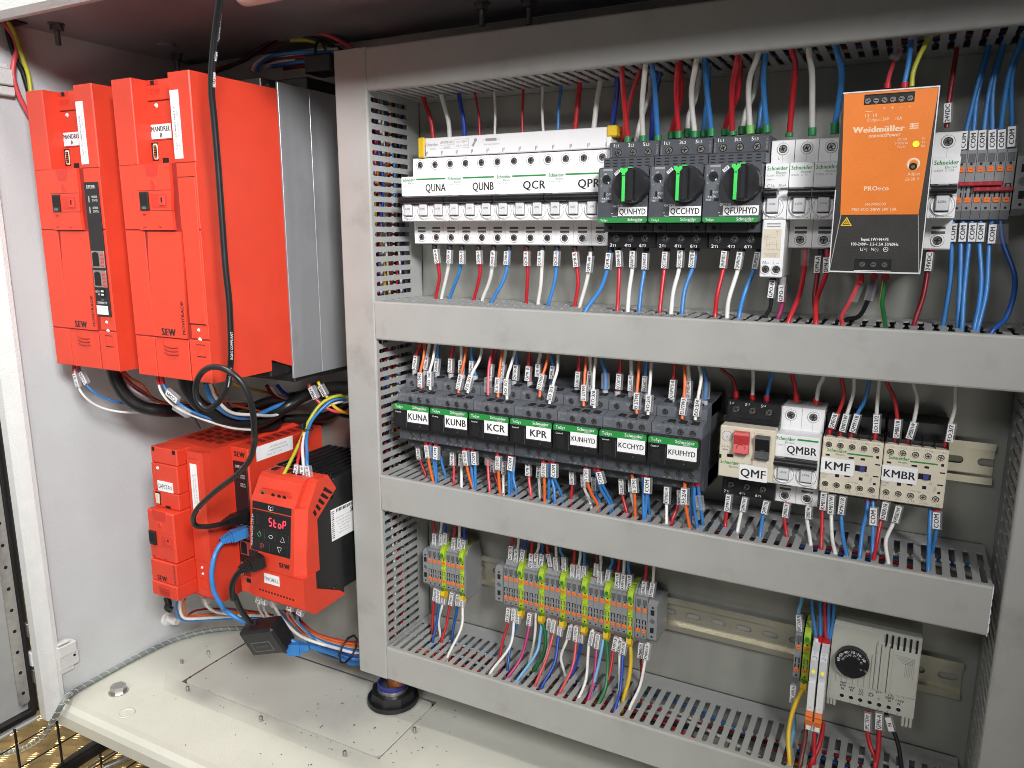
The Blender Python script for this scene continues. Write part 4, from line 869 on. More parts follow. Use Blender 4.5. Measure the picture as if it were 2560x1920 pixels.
        m.ftext('SET IP', 84.6, -50.4, 223.4, 'wink', 1.9, 6.6); m.ftext('AS', 86.8, -53.0, 223.4, 'wink', 1.9); m.box(89.6, 95.6, 223.3, 224, -56, -47, 'hole'); m.box(91.4, 95, 223.9, 224.4, -50.6, -49, 'wink'); m.box(91.4, 95, 223.9, 224.4, -54, -52.4, 'wink'); m.ftext('0  1', 92, -58.6, 223.4, 'wink', 1.5); m.ftext('ETHERNET/IP', 90.4, -61.6, 223.4, 'wink', 2.2, 15)
        gp_ = m.build('gateway_panel', t)
        m = MB(); m.box(80.8, 98.4, 223.3, 223.6, -73.6, -64.6, 'sticker', .1); m.ftext('MAC-ID 00-0F-69', 89, -67, 223.6, 'fade', 1.3, 14); m.ftext('04-8A-67', 86.6, -69.6, 223.6, 'fade', 1.3, 9); m.build('address_label', gp_)
        for z in (-26.6, -46.0):
            m = MB(); rj45(m, 81.4, 101.2, z, z + 17, 223.4); m.build('network_socket', gp_)
    else:
        m = MB(); m.box(81.2, 102.8, 221.4, 222.5, -75.6, 58.4, 'red', .4); m.box(81.2, 102.8, 222.1, 222.6, 57.9, 58.5, 'hole'); m.box(80.6, 102.8, 222.1, 222.6, -76.2, -75.5, 'hole'); m.build('blank_cover', t)
    # aluminium heat sink behind, black end caps
    m = MB(); m.box(1, W - 1.4, 22, 117.5, -128, 150, 'black'); m.box(2, W - 2, 22, 70, 150, 168, 'black', 1); m.box(6, W - 6, 76, 132, 146, 158, 'black', 1); m.box(2, W - 2, 22, 112, -150, -128, 'black', 1.5); m.box(4, W - 4, 104, 144, -139, -124, 'black', 1)
    m.ftext('L3/N  PE', 70, 153, 132.1, 'wink', 3, 20)
    m.build('rear_housing', t)
    m = MB(); m.box(W - 1.4, W + 1.2, 71.6, 116.4, -144.6, 155.4, 'alu', .3); m.box(W - 1.4, W + 1.0, 26, 71.2, -144.6, 155.4, 'alu', .3)
    m.build('heat_sink', t)
    return t
big_drive('tall red motor drive with network panel, sticker MANDREL A', -380.6, 'A', True)
big_drive('tall red motor drive with blank slot cover, sticker MANDREL B', -246.2, 'B', False)

# smaller drive with its add-on network module
t = thing('red_drive', 'small red motor drive with sticker CAPSTAN and slotted top', 'motor drive', -306, -320)
m = MB()   # local: x 0..77, z about -107..96 ; front panels at d 175
m.prism([(8, 96), (150, 93.4), (160, 91), (160, -85), (150, -88), (8, -76)], 0.0, 76.8, 'red', 'x')
m.box(.3, 42.6, 150, 174, 74.6, 93.0, 'red', 1); m.box(.3, 42.6, 150, 175, 42.4, 74.2, 'red', .8); m.box(.3, 42.6, 150, 176, 23.4, 42.0, 'red', .8)
m.box(0, 43, 150, 186, -36.4, 22.8, 'red', 1.6); m.box(1, 43.4, 150, 188, -62, -36.6, 'red', .8); m.box(1.4, 43.4, 150, 189.4, -79.4, -62.3, 'red', 1)
m.prism([(50, 160), (52, 168), (76.6, 168), (76.6, 160)], -77, 93, 'red', 'z')
m.box(0.4, 42.6, 185.6, 186.2, -19.6, -19.2, 'redd'); m.box(0.4, 42.6, 185.6, 186.2, -2.2, -1.8, 'redd'); m.box(10, 30, 185.8, 186.4, 12, 22.9, 'redd'); m.ring(19.4, 5.6, 186, 3, 4, .4, 'red'); m.fcyl(19.4, 5.6, 185.8, 186.2, 3, 'redd', 20); m.box(21, 37, 186, 186.3, -17, -6.4, 'redd'); m.box(29, 36.4, 186, 187, -15.6, -8, 'red', .4); m.box(32, 34, 186.9, 187.2, -11, -8, 'hole')
for i in range(3): m.tube(smooth_path([(14, -189.8, -67 - i * 3.2), (19, -190, -68.6 - i * 3.2), (26, -190, -69.2 - i * 3.2), (31, -189.8, -68.6 - i * 3.2)], 4), .5, 'redk', 6)
m.box(3, 7, 173.9, 174.3, 88, 92.4, 'hole'); m.box(36, 41, 173.9, 174.3, 88, 92.6, 'hole'); m.box(5, 13, 175.9, 176.2, 26, 41, 'hole'); m.box(20, 28, 175.9, 176.3, 23.6, 26.6, 'hole')
m.box(51.6, 69.8, 167.8, 168.4, -34.4, 85.4, 'red', .3); m.box(51.6, 69.8, 168.2, 168.6, 84.6, 85.6, 'redd'); m.box(51.6, 69.8, 168.2, 168.5, -35, -34.2, 'redd'); m.box(58, 70, 167.9, 168.3, -57, -56.4, 'redd'); m.box(58, 70, 167.9, 168.3, -68.4, -67.8, 'redd'); m.box(58, 58.5, 167.9, 168.3, -68, -56.6, 'redd')
m.ftext('SEW', 18.6, -57, 188, 'ink', 5.8, 16, 2.6); m.ftext('MOVITRAC®', 40.2, -48, 188, 'ink', 2.8, 25, 0, 'c', 90)
for s_, x_, z_ in (('X44', 7, -22), ('X45', 6, -33), ('X46', 24, -33.4)): m.ftext(s_, x_, z_, 186, 'ink', 1.7)
for r in range(4):
    for c in range(9): m.prism([(9 + r * 15.6, 20 + c * 13), (9 + r * 15.6, 29 + c * 13), (20 + r * 15.6, 31 + c * 13), (20 + r * 15.6, 22 + c * 13)], 95.2 - (22 + c * 13) * .018, 96.25 - (22 + c * 13) * .018, 'redk', 'z')
m.build('housing', t); led(t, 11, 69, 175.2, 2.4); led(t, 61.4, -43, 168, 2.0); led(t, 62, -50.4, 168, 2.0)
m = MB(); m.box(6.4, 12, 176, 178.2, 27.4, 39.4, 'cream', .6); m.build('serial_port', t)
m = MB(); m.box(2, 13, 180, 188, -18.6, -2.6, 'black', .5); m.box(3.4, 11.6, 187.8, 188.2, -15, -4.4, 'hole'); m.build('keypad_socket', t)
m = MB(); m.box(10, 34.4, 175.4, 176.3, 43, 54.8, 'sticker'); m.ftext('CAPSTAN', 22.2, 48.8, 176.3, 'ink', 5.0, 24); m.build('name_sticker', t)
m = MB(); m.box(56.4, 66.6, 168.3, 168.8, 25.6, 79.2, 'sticker'); m.ftext('Type: MC07B0015-5A3-4-00', 60.2, 50, 168.8, 'fade', 2, 42, 0, 'c', 90); m.ftext('SO#: 22 8154273600 0001 22', 63.6, 50, 168.8, 'fade', 2, 42, 0, 'c', 90); m.build('type_label', t)

t = thing('network_module', 'narrow red network gateway module plugged beside the CAPSTAN drive', 'network module', -229, -320)
m = MB(); m.box(.2, 27.4, 8, 130, -79, 91.6, 'red', 1.2)
for c in range(7): m.prism([(5, 26 + c * 13), (5, 34 + c * 13), (21, 37 + c * 13), (21, 29 + c * 13)], 91, 91.9, 'redk', 'z')
m.ftext('SEW', 14.5, 84.0, 130, 'ink', 6, 17, 2.6); m.build('housing', t)
m = MB(); m.box(4.2, 25.2, 129.6, 131.4, -67, 76, 'black', .5); m.ftext('DFE33B', 14, 70, 131.4, 'wink', 3, 13)
m.ftext('MODULE', 18, 60, 131.4, 'wink', 1.8, 8); m.ftext('STATUS', 18, 57.4, 131.4, 'wink', 1.8, 8); m.ftext('NETWORK', 18, 50, 131.4, 'wink', 1.8, 8); m.ftext('STATUS', 18, 47.4, 131.4, 'wink', 1.8, 8); m.ftext('ETHERNET/IP', 15, -57, 131.4, 'wink', 2, 15); m.ftext('SET IP', 9, -47, 131.4, 'wink', 1.8, 6); m.ftext('AS', 10.4, -50, 131.4, 'wink', 1.8); m.box(15, 20, 131.3, 132, -53, -44, 'hole'); m.box(16, 19, 131.8, 132.2, -47, -46, 'wink')
g = m.build('gateway_panel', t)
m = MB(); m.box(10, 11.8, 131.2, 132, 57, 60.6, 'ledg', .2); m.build('status_lamp', g)
for z in (-16, -36):
    m = MB(); rj45(m, 7, 25, z, z + 17, 131.4); m.build('network_socket', g)
m = MB(); m.box(5, 25, 131.2, 131.7, -66, -58.6, 'sticker'); m.ftext('MAC-ID 00-0F-69', 15, -61, 131.7, 'fade', 1.2, 14); m.ftext('00-8A-31', 12, -63.6, 131.7, 'fade', 1.2, 9); m.build('address_label', g)
m = MB()
m.add([(27.5, -118, 74), (27.5, -60, 74), (27.5, -60, 91), (27.5, -118, 91)], [(0, 1, 2, 3)], 'sticker')
m.text('DFE33B/UOH11B', (27.5, -84, 86), 'fade', 2.4, 30, 0, (0, 1, 0), (0, 0, 1)); m.text('20.8541081862.0003.20', (27.5, -84, 82), 'fade', 2.2, 34, 0, (0, 1, 0), (0, 0, 1)); m.text('Status: 16 11 12 14', (27.5, -90, 78), 'fade', 2.0, 26, 0, (0, 1, 0), (0, 0, 1))
m.build('type_label', t)

# compact drive with keypad
t = thing('keypad_drive', 'red and black motor drive with lit red display and sticker PINCHRILL', 'motor drive', -190, -310)
m = MB(); m.box(1, 92, 8, 110, -74, 58, 'black', 1.5); m.box(40, 92.2, 100, 147.6, -66, 36, 'black', 1)
for k in range(9): m.box(4 + k * 9.6, 6.4 + k * 9.6, 14, 104, 57.8, 60.4, 'black', .3)
m.box(88, 92.4, 100, 118, -80, -66, 'black', 1); m.build('heat_sink', t)
m = MB(); R_ = 'red'
up = [(157.4, 37), (154, 42), (143, 60), (139, 63), (118, 64.4), (106, 46), (147.4, 19), (147.4, -36), (164.6, -36), (163.4, -17)]
m.prism(up, 18, 80, R_, 'x')
m.prism([(d - (7 if d > 120 else 0), z) for d, z in up], 80, 92.3, R_, 'x')
m.add([(79.9, -157.4, 37), (92.35, -150.4, 37), (92.35, -138, 37), (79.9, -138, 37), (79.9, -164.6, -36.2), (92.35, -157.6, -36.2), (92.35, -138, -36.2), (79.9, -138, -36.2)], [(3, 2, 1, 0), (4, 5, 6, 7), (0, 1, 5, 4), (1, 2, 6, 5), (2, 3, 7, 6), (3, 0, 4, 7)], R_)
m.prism([(100, -80), (110, -72), (146, -54), (146, -35), (164.6, -35), (165.4, -70), (150, -82)], 18, 94, R_, 'x')
m.box(0, 19, 130, 163.4, -71, -51.6, R_, 1)
m.prism(rrect(26, 72, 38.6, 50, 5), 140, 152.5, R_)   # hooded row of terminal screws
for xx, g in ((31, 1), (46, 0), (54.6, 0), (62, 0)):
    c = Vector((xx, -152.4, 47)); m.cyl((xx, -149, 44.6), (xx, -152.75, 44.6), 3.0 if g else 2.5, 'ferrgreen' if g else 'hole', 16); m.cyl((xx, -149, 44.6), (xx, -152.95, 44.6), 1.8, 'hole', 12)
for xx in (26, 45.6, 54.6, 63.6): m.box(xx - 3, xx + 3, 122, 131, 63.2, 64.6, 'hole')
for k in range(5):
    o_ = k * 5.2; m.prism([(112 + o_ * 1.25, 43 - o_ * .75), (115 + o_ * 1.25, 42 - o_ * .8), (127 + o_ * .82, 50 - o_ * .92), (124 + o_ * .82, 53 - o_ * .95)], 92.2, 92.6, 'hole', 'x')
for k in range(12): m.fcyl(31 + k * 4.3, -61 - k * .1, 165.0, 165.35, 1.2, 'hole', 12)
m.box(9.6, 18.6, 163.2, 164.0, -58, -47.8 - 5, 'black', .3); m.box(11, 17, 163.9, 164.3, -56.6, -54, 'hole')
m.ftext('SEW', 68, -26.4, 164.5, 'ink', 5.2, 15, 2.6); m.box(18.4, 93.8, 164.8, 165.1, -36.4, -36.0, 'redd')
m.box(17.8, 30, 160, 165.2, -33.6, -17.6, 'black', .4)
m.build('housing', t)
m = MB()
m.box(20.4, 76.4, -1, .9, 28.6, 36.6, 'black', .5); m.box(20, 76.2, -1, .7, -17, 28, 'black', .6); m.box(24.6, 74.8, .6, .9, 9.2, 25.6, 'hole', .3); m.box(27, 32, .8, 1.0, 12, 24, 'black')
for x0_, x1_, z0_, z1_ in ((24.6, 40.2, -3.4, 7.4), (41.2, 56.4, -3.4, 7.4), (57.4, 73.6, -3.4, 7.4), (24.6, 48.0, -15, -4.6), (49, 73.6, -15, -4.6)): m.box(x0_, x1_, .5, 1.3, z0_, z1_, 'black', .5)
def ln(pts, mt, w=.22): m.tube([(a, -1.35, b) for a, b in pts], w, mt, 5)
ln([(32.4, 5), (35, 2), (32.4, -1), (29.8, 2), (32.4, 5)], 'brightgreen'); ln([(47.2, 3.6), (50.4, 3.6), (51.6, 2), (50.4, .4), (47.2, .4), (46, 2), (47.2, 3.6)], 'wink'); ln([(62.6, -.8), (65.6, 5), (68.6, -.8), (62.6, -.8)], 'wink'); ln([(58.6, -7), (61.6, -13), (64.6, -7), (58.6, -7)], 'wink')
ln([(36.4 + 2.6 * math.cos(k * .63), -9.8 + 2.6 * math.sin(k * .63)) for k in range(11)], 'btnred'); ln([(36.4, -8), (36.4, -11.4)], 'btnred')
ln([(44.6, 34.8), (44.6, 31), (47.8, 30), (51, 31), (51, 34.8), (47.8, 33.6), (44.6, 34.8)], 'wink'); ln([(47.8, 33.6), (47.8, 30)], 'wink')
m.v = [(x, y - 156.9 - (37 - z) * .12, z) for x, y, z in m.v]; kp = m.build('keypad', t)
m = MB()
def seg(a, b, c, d_): m.box(a, b, 1.0, 1.25, c, d_, 'seg')
h2 = lambda x0_, z_: seg(x0_ + .7, x0_ + 3.6, z_ - .45, z_ + .45)
vL = lambda x0_, z_: seg(x0_, x0_ + .8, z_ - 1.6, z_ + 1.6); vR = lambda x0_, z_: seg(x0_ + 3.6, x0_ + 4.4, z_ - 1.6, z_ + 1.6)
zz = 17.6
for x0_, s_ in ((45.4, 'S'), (52.2, 't'), (58.6, 'o'), (65.0, 'P')):
    if s_ == 'S': h2(x0_, zz + 4); vL(x0_, zz + 2); h2(x0_, zz); vR(x0_, zz - 2); h2(x0_, zz - 4)
    if s_ == 't': vL(x0_, zz + 2); h2(x0_, zz); vL(x0_, zz - 2); h2(x0_, zz - 4)
    if s_ == 'o': h2(x0_, zz); vL(x0_, zz - 2); vR(x0_, zz - 2); h2(x0_, zz - 4)
    if s_ == 'P': vL(x0_, zz + 2); vL(x0_, zz - 2); h2(x0_, zz + 4); vR(x0_, zz + 2); h2(x0_, zz)
m.v = [(x, y - 156.9 - (37 - z) * .12, z) for x, y, z in m.v]; m.build('display', kp)
m = MB(); m.ftext('MOVITRAC® LTE-B+', 21.6, 5, 158.2, 'wink', 2.6, 42, 0, 'c', 90); m.v = [(x, y - (5 - z) * .12 - 3.4, z) for x, y, z in m.v]; m.build('side_print', t)
m = MB(); m.box(38.6, 60, 164.9, 165.7, -51, -40, 'sticker'); m.ftext('PINCHRILL', 49.2, -45.6, 165.7, 'ink', 4.2, 20); m.build('name_sticker', t)
m = MB(); m.add([(34, -150.6, 52.2), (66, -150.6, 52.2), (66, -146.8, 57.4), (34, -146.8, 57.4)], [(0, 1, 2, 3)], 'sticker'); m.text('50F0-450CE41-10V', (50, -148.8, 54.8), 'ink', 2.8, 29, 1, (1, 0, 0), (0, 3.8, 5.2)); m.v = [(x, y - 2.2, z - 9.4) for x, y, z in m.v]; m.build('warning_label', t)
m = MB(); r_u = dict(right=(0, 1, 0), up=(0, 0, 1))
m.add([(92.45, -117, -12), (92.45, -68, -12), (92.45, -68, 24), (92.45, -117, 24)], [(0, 1, 2, 3)], 'sticker')
for k in range(14): m.add([(92.6, -116.4 if 0 else -115.8, -9 + k * 2.3), (92.6, -112, -9 + k * 2.3), (92.6, -112, -8 + k * 2.3 - (k % 3) * .2), (92.6, -115.8, -8 + k * 2.3 - (k % 3) * .2)], [(0, 1, 2, 3)], 'ink')
for k in range(16): m.add([(92.6, -108 + k * 2.2, 19), (92.6, -107 + k * 2.2 + (k % 3) * .3, 19), (92.6, -107 + k * 2.2 + (k % 3) * .3, 22.6), (92.6, -108 + k * 2.2, 22.6)], [(0, 1, 2, 3)], 'ink')
m.text('SEW', (92.5, -78, 15), 'ink', 5, 14, 1, **r_u)
for k, s_ in enumerate(('SEW-EURODRIVE MC LTE-B 0022', 'IN: 3x380-480V 50/60Hz 6.7A', 'OUT: 3x250V 5.8A 2.2kW', 'Tmax 50 IP20 DRIVES', 'Made in Germany', '18251592 01.0071.22')): m.text(s_, (92.5, -96, 12 - k * 3.6), 'fade', 1.4, 26, 0, **r_u)
m.build('rating_plate', t)

# ================================================================== cables and wires
def conv(c, pts, d0, d1):
    out = []
    L = [0.0]
    for i in range(1, len(pts)): L.append(L[-1] + math.hypot(pts[i][0] - pts[i - 1][0], pts[i][1] - pts[i - 1][1]))
    for i, p in enumerate(pts):
        d = p[2] if len(p) > 2 else d0 + (d1 - d0) * (L[i] / L[-1] if L[-1] else 0)
        out.append(at(c, p[0], p[1], d))
    return out
def sleeve(c, tg, d, parent, w=4.6, ink='ink', empty=False, gap=0.0):
    """printed marker: white strip in a clear tube, its text reading upward along the wire"""
    txt, u0, v0, u1, v1 = tg
    a, b = at(c, u0, v0, d), at(c, u1, v1, d)
    U = (a - b); L = U.length; U.normalize(); R = Vector((1, 0, 0)); R = (R - U * R.dot(U)).normalized(); Nn = R.cross(U)
    m = MB(); mid = (a + b) / 2
    def slab(x0, x1, l, n0, n1, mt):
        P = [mid + R * x + U * y + Nn * n for n in (n1, n0) for x, y in ((x0, -l), (x1, -l), (x1, l), (x0, l))]
        m.add(P, [(0, 1, 2, 3), (7, 6, 5, 4), (0, 4, 5, 1), (1, 5, 6, 2), (2, 6, 7, 3), (3, 7, 4, 0)], mt)
    if empty:
        slab(-w * .55, w * .75, L / 2, -w * .5, w * .5, 'clear')
    else:
        slab(-w / 2, w / 2, L / 2 * .96, .2, .9, 'sticker')
        slab(-w * .54, w * .78, L / 2, -w * .5, 1.3, 'clear')
        m.text(txt, mid + Nn * .95, ink, w * .64, L * .9, 1.5, U, -R)
    return m.build('wire_marker', parent)
def ferrule(a, b, r, mt, parent):
    m = MB(); m.cyl(a, b, r, mt, 12); return m.build('ferrule', parent)
def wire(col, r, c, pts, label, d0=40, d1=40, tg=None, ferr=None, plane=None, up=None, group=None, back=None, empty=None, n=8, name='wire', cat='wire', dtag=None, tw=None, tail=14):
    P = conv(c, pts, d0, d1)
    if plane is not None:
        q = atz(c, pts[-1][0], pts[-1][1], plane); d = min(max(-q.y, 27), 80)
        e = at(c, pts[-1][0], pts[-1][1], d); 
        k = len(P)
        P[-1] = e
        for i in range(1, k - 1): P[i] = at(c, pts[i][0], pts[i][1], d0 + (d - d0) * (i / (k - 1)) ** 1.3)
        s = 1 if plane > 100 else -1
        if dtag is None and s < 0: dtag = d0 + max(0, (d - d0)) * (1 / (k - 1)) ** 1.3 + .8
        P.append(Vector((e.x + (e.x - P[-2].x) * .15, e.y, e.z + s * tail)))
    if up is not None:      # carry on upward behind the edge of the duct, to height up
        P.insert(0, Vector((P[0].x, P[0].y, up)))
    if back is not None:    # dive away from the viewer behind the device at the far end
        P.append(P[-1] + Vector(back))
    m = MB(); sp = smooth_path(P, 5)
    m.tube(sp, r, 'w ' + col, n, m2='w yellow' if col == 'green and yellow' else None)
    o = m.build(name); tag(o, label, cat, group)
    if tg: sleeve(c, tg, (dtag if dtag is not None else d0) + r + .6, o, tw or 4.6)
    if empty: sleeve(c, ('',) + empty, (dtag if dtag is not None else d0), o, 4.8, empty=True)
    if ferr:
        mt, u0, v0, u1, v1 = ferr; dd = d1 if (dtag is None and u0 is not None and abs(v0 - pts[-1][1]) < abs(v0 - pts[0][1])) else d0
        ferrule(at(c, u0, v0, dd), at(c, u1, v1, dd), r * 1.28 + .35, mt, o)
    return o

ZTOP, Z_A, Z_B, Z_C = 143.3, -60.0, -246.3, -448.4
G1, G2, G3, G4, G5, G6, G7 = 'wires from the top duct to the breaker row', 'tagged wires below the breaker row', 'wires above the contactors', 'wires below the contactors', 'wires above the terminal blocks', 'wires below the terminal blocks', 'wires beside the thermostat'
# --- dropping from the top duct, behind the busbar
for i, (col, r, pts) in enumerate((('red', 2.3, [(660, 400), (712, 560), (728, 690)]), ('white', 2.3, [(785, 385), (832, 560), (842, 685)]), ('dark blue', 2.2, [(905, 375), (937, 560), (945, 675)]), ('red', 1.25, [(1018, 375), (1042, 520), (1050, 665)]), ('white', 1.35, [(1150, 365), (1156, 500), (1153, 660)]),
        ('red', 1.3, [(1350, 358), (1343, 500), (1345, 645)]), ('white', 1.4, [(1482, 340), (1480, 460), (1488, 635)]), ('blue', 1.5, [(1610, 328), (1595, 480), (1590, 630)]), ('red', 2.5, [(1740, 303), (1728, 430), (1708, 620)]), ('white', 2.5, [(1880, 295), (1858, 430), (1838, 610)]), ('dark blue', 2.4, [(2005, 265), (1990, 420), (1968, 595)]))):
    pts = list(reversed(pts))
    P = ('first', 'second', 'third', 'fourth', 'fifth', 'sixth', 'seventh', 'eighth', 'ninth', 'tenth', 'eleventh')[i]
    wire(col, r, 'A', pts, '%s %s wire, %s from the left, running down behind the white busbar' % ('thick' if r > 2 else 'thin', col, P), 32, 50, plane=ZTOP, group=G1)
# --- motor switches: a front wire and one looping on behind it at every terminal
for nm, rows in (('QUNHYD', (('red', [(440, 895), (400, 500), (385, 255)], ('ferrgreen', 440, 945, 440, 893), 'front'), ('pink red', [(385, 948), (450, 620), (540, 305)], None, 'rear'), ('white', [(580, 885), (572, 600), (605, 228)], ('ferrgreen', 580, 935, 580, 883), 'front'), ('white', [(515, 938), (555, 760), (640, 500), (650, 440)], None, 'rear'), ('blue', [(718, 885), (692, 500), (665, 225)], ('ferrgreen', 718, 930, 718, 882), 'front'), ('dark blue', [(655, 925), (680, 600), (735, 305)], None, 'rear'))),
                 ('QCCHYD', (('red', [(910, 845), (885, 500), (905, 215)], ('ferrgreen', 910, 905, 910, 843), 'front'), ('red', [(845, 850), (888, 690), (935, 480), (925, 240)], ('ferrgreen', 845, 910, 845, 848), 'rear'), ('white', [(1056, 842), (1026, 500), (1075, 182)], ('ferrgreen', 1058, 902, 1058, 840), 'front'), ('white', [(990, 820), (1003, 700), (1065, 530), (1105, 290)], ('ferrgreen', 990, 898, 990, 818), 'rear'), ('blue', [(1210, 820), (1167, 450), (1150, 198)], ('ferrgreen', 1212, 890, 1212, 818), 'front'), ('blue', [(1140, 840), (1153, 700), (1182, 450), (1185, 258)], ('ferrgreen', 1140, 895, 1140, 838), 'rear'))),
                 ('QFUPHYD', (('red', [(1402, 846), (1402, 450), (1455, 152)], ('ferrgreen', 1407, 882, 1406, 844), 'front'), ('red', [(1335, 825), (1378, 680), (1452, 500), (1480, 195)], ('ferrgreen', 1335, 880, 1335, 823), 'rear'), ('white', [(1565, 790), (1556, 400), (1640, 137)], ('ferrlime', 1570, 866, 1570, 786), 'front'), ('white', [(1495, 800), (1532, 650), (1605, 480), (1640, 258)], ('ferrgreen', 1495, 870, 1495, 798), 'rear'), ('blue', [(1718, 790), (1690, 400), (1710, 137)], ('ferrgreen', 1722, 856, 1722, 788), 'front'), ('blue', [(1645, 820), (1660, 680), (1695, 480), (1690, 300)], ('ferrgreen', 1648, 862, 1648, 818), 'rear')))):
    for col, pts, fe, pos in rows:
        f = pos == 'front'
        wire(col, 2.25, 'B', pts, 'thick %s wire, %s of the pair above the motor switch %s' % (col, pos, nm), 44 if f else 33, 56, ferr=fe, plane=ZTOP, group=G1)
for col, r, c, pts, fe, lab in (('red', 2.3, 'B', [(1930, 862), (1962, 500), (1985, 230), (1955, 98)], ('ferrgreen', 1930, 892, 1930, 858), 'thick red wire into the residual current breaker C16'), ('white', 2.3, 'B', [(2140, 812), (2140, 600), (2138, 300), (2110, 92)], ('ferrgreen', 2140, 882, 2140, 810), 'dirty white wire into the single breaker D4 beside the residual current breaker'),
        ('blue', 2.3, 'D', [(472, 912), (522, 600), (525, 400), (480, 210)], ('ferrgreen', 469, 1012, 469, 910), 'thick blue wire into the breaker D4 left of the orange power supply')):
    wire(col, r, c, pts, lab, 36, 54, ferr=fe, plane=ZTOP, group=G1)
wire('pink red', 1.6, 'D', [(952, 555), (985, 430), (1060, 238)], 'pink red wire in a clear sleeve above the orange power supply', 82, 60, ferr=('ferrred', 950, 595, 955, 545), plane=ZTOP, group=G1, empty=(1062, 215, 1005, 325), dtag=66)
wire('blue', 1.7, 'D', [(1110, 542), (1150, 350), (1172, 158)], 'blue wire in a clear sleeve above the orange power supply', 82, 60, ferr=('ferrred', 1108, 590, 1112, 538), plane=ZTOP, group=G1, empty=(1172, 162, 1158, 262), dtag=64)
wire('yellow green', 1.7, 'D', [(1178, 580), (1190, 450), (1250, 290), (1325, 138)], 'yellow green earth wire above the orange power supply', 82, 60, plane=ZTOP, group=G1)
wire('dark red', 1.7, 'D', [(1500, 955), (1520, 720), (1560, 450), (1592, 228)], 'dark red wire tagged 24VDC above the breaker C10', 44, 56, tg=('24VDC', 1510, 728, 1502, 912), plane=ZTOP, group=G1)
for i, (pts, tg) in enumerate((([(1650, 1165), (1685, 960), (1800, 500), (1880, 205)], (1660, 985, 1648, 1160)), ([(1735, 1165), (1750, 970), (1775, 700), (1822, 480), (1890, 215)], (1750, 980, 1738, 1165)), ([(1820, 1160), (1843, 970), (1895, 600), (2010, 208)], (1830, 975, 1822, 1165)), ([(1915, 1165), (1920, 970), (1922, 700), (1950, 480), (2022, 212)], (1920, 972, 1917, 1165)), ([(1998, 1160), (1998, 970), (2078, 450), (2190, 140)], (2008, 970, 2002, 1165)), ([(2085, 1165), (2103, 930), (2102, 480), (2205, 150)], (2102, 940, 2092, 1135)))):
    wire('blue', 1.75, 'D', pts, '%s blue wire tagged COM from the left, above the grey terminals' % ORD[i], 34, 52, tg=('COM',) + tg, plane=ZTOP, group=G1, dtag=38, tw=4.8)

# --- below the breaker row, into the duct
T = (('QUNA-R', 'red', 'A', (742, 1445, 755, 1545), [(736, 1415), (762, 1560), (770, 1650), (748, 1767)]), ('QUNA-W', 'white', 'A', (838, 1450, 835, 1545), [(842, 1420), (832, 1560), (812, 1665), (786, 1779)]), ('QUNA-B', 'blue', 'A', (925, 1455, 925, 1550), [(925, 1420), (918, 1560), (888, 1660), (842, 1783)]),
     ('QUNB-R', 'red', 'A', (1040, 1455, 1045, 1550), [(1038, 1420), (1052, 1580), (1038, 1680), (1010, 1791)]), ('QUNB-W', 'white', 'A', (1142, 1460, 1135, 1565), [(1145, 1420), (1132, 1590), (1112, 1680), (1067, 1797)]), ('QUNB-B', 'blue', 'A', (1235, 1460, 1230, 1555), [(1250, 1420), (1240, 1560), (1205, 1680), (1131, 1811)]),
     ('QCR-R', 'red', 'A', (1370, 1460, 1370, 1562), [(1372, 1420), (1380, 1580), (1377, 1700), (1371, 1803)]), ('QCR-W', 'white', 'A', (1468, 1460, 1462, 1562), [(1480, 1420), (1478, 1570), (1470, 1700), (1452, 1819)]), ('QCR-B', 'blue', 'A', (1580, 1460, 1575, 1562), [(1582, 1420), (1578, 1580), (1560, 1700), (1523, 1829)]),
     ('QPR-R', 'red', 'A', (1705, 1465, 1715, 1570), [(1705, 1425), (1722, 1590), (1728, 1700), (1706, 1836)]), ('QPR-W', 'white', 'A', (1812, 1492, 1800, 1605), [(1815, 1430), (1808, 1560), (1785, 1680), (1742, 1836)]),
     ('QPR-B', 'blue', 'C', (266, 855, 250, 1005), [(285, 815), (252, 1010), (185, 1195), (50, 1392)]),
     ('QUNHYD-R', 'red', 'C', (352, 830, 360, 985), [(355, 805), (362, 990), (355, 1190), (345, 1382)]), ('QUNHYD-W', 'white', 'C', (485, 835, 478, 992), [(492, 805), (482, 1000), (455, 1190), (440, 1387)]), ('QUNHYD-B', 'blue', 'C', (600, 855, 592, 1010), [(610, 805), (592, 1015), (565, 1190), (545, 1388)]),
     ('QCCHYD-R', 'red', 'C', (786, 842, 773, 1000), [(800, 805), (778, 1005), (755, 1200), (735, 1398)]), ('QCCHYD-W', 'white', 'C', (926, 827, 916, 990), [(935, 805), (914, 1000), (860, 1215), (840, 1408)]), ('QCCHYD-B', 'blue', 'C', (1040, 830, 1024, 992), [(1075, 805), (1035, 1000), (965, 1200), (940, 1408)]),
     ('QFUPHYD-R', 'red', 'C', (1332, 835, 1312, 997), [(1355, 805), (1322, 1000), (1265, 1240), (1245, 1437)]), ('QFUPHYD-W', 'white', 'C', (1475, 845, 1448, 1005), [(1495, 805), (1455, 1010), (1372, 1280), (1355, 1445)]), ('QFUPHYD-B', 'blue', 'C', (1640, 845, 1608, 1005), [(1650, 805), (1600, 1010), (1512, 1240), (1465, 1444)]))
for nm, col, c, tg, pts in T:
    fe = ('ferrblack', pts[0][0], pts[0][1] - 15, pts[0][0], pts[0][1] + (30 if c == 'A' else 34))
    wire(col, 1.9, c, pts, '%s wire tagged %s below the breaker row' % (col, nm), 38, 55, tg=(nm,) + tg, ferr=fe, plane=Z_A, group=G2)
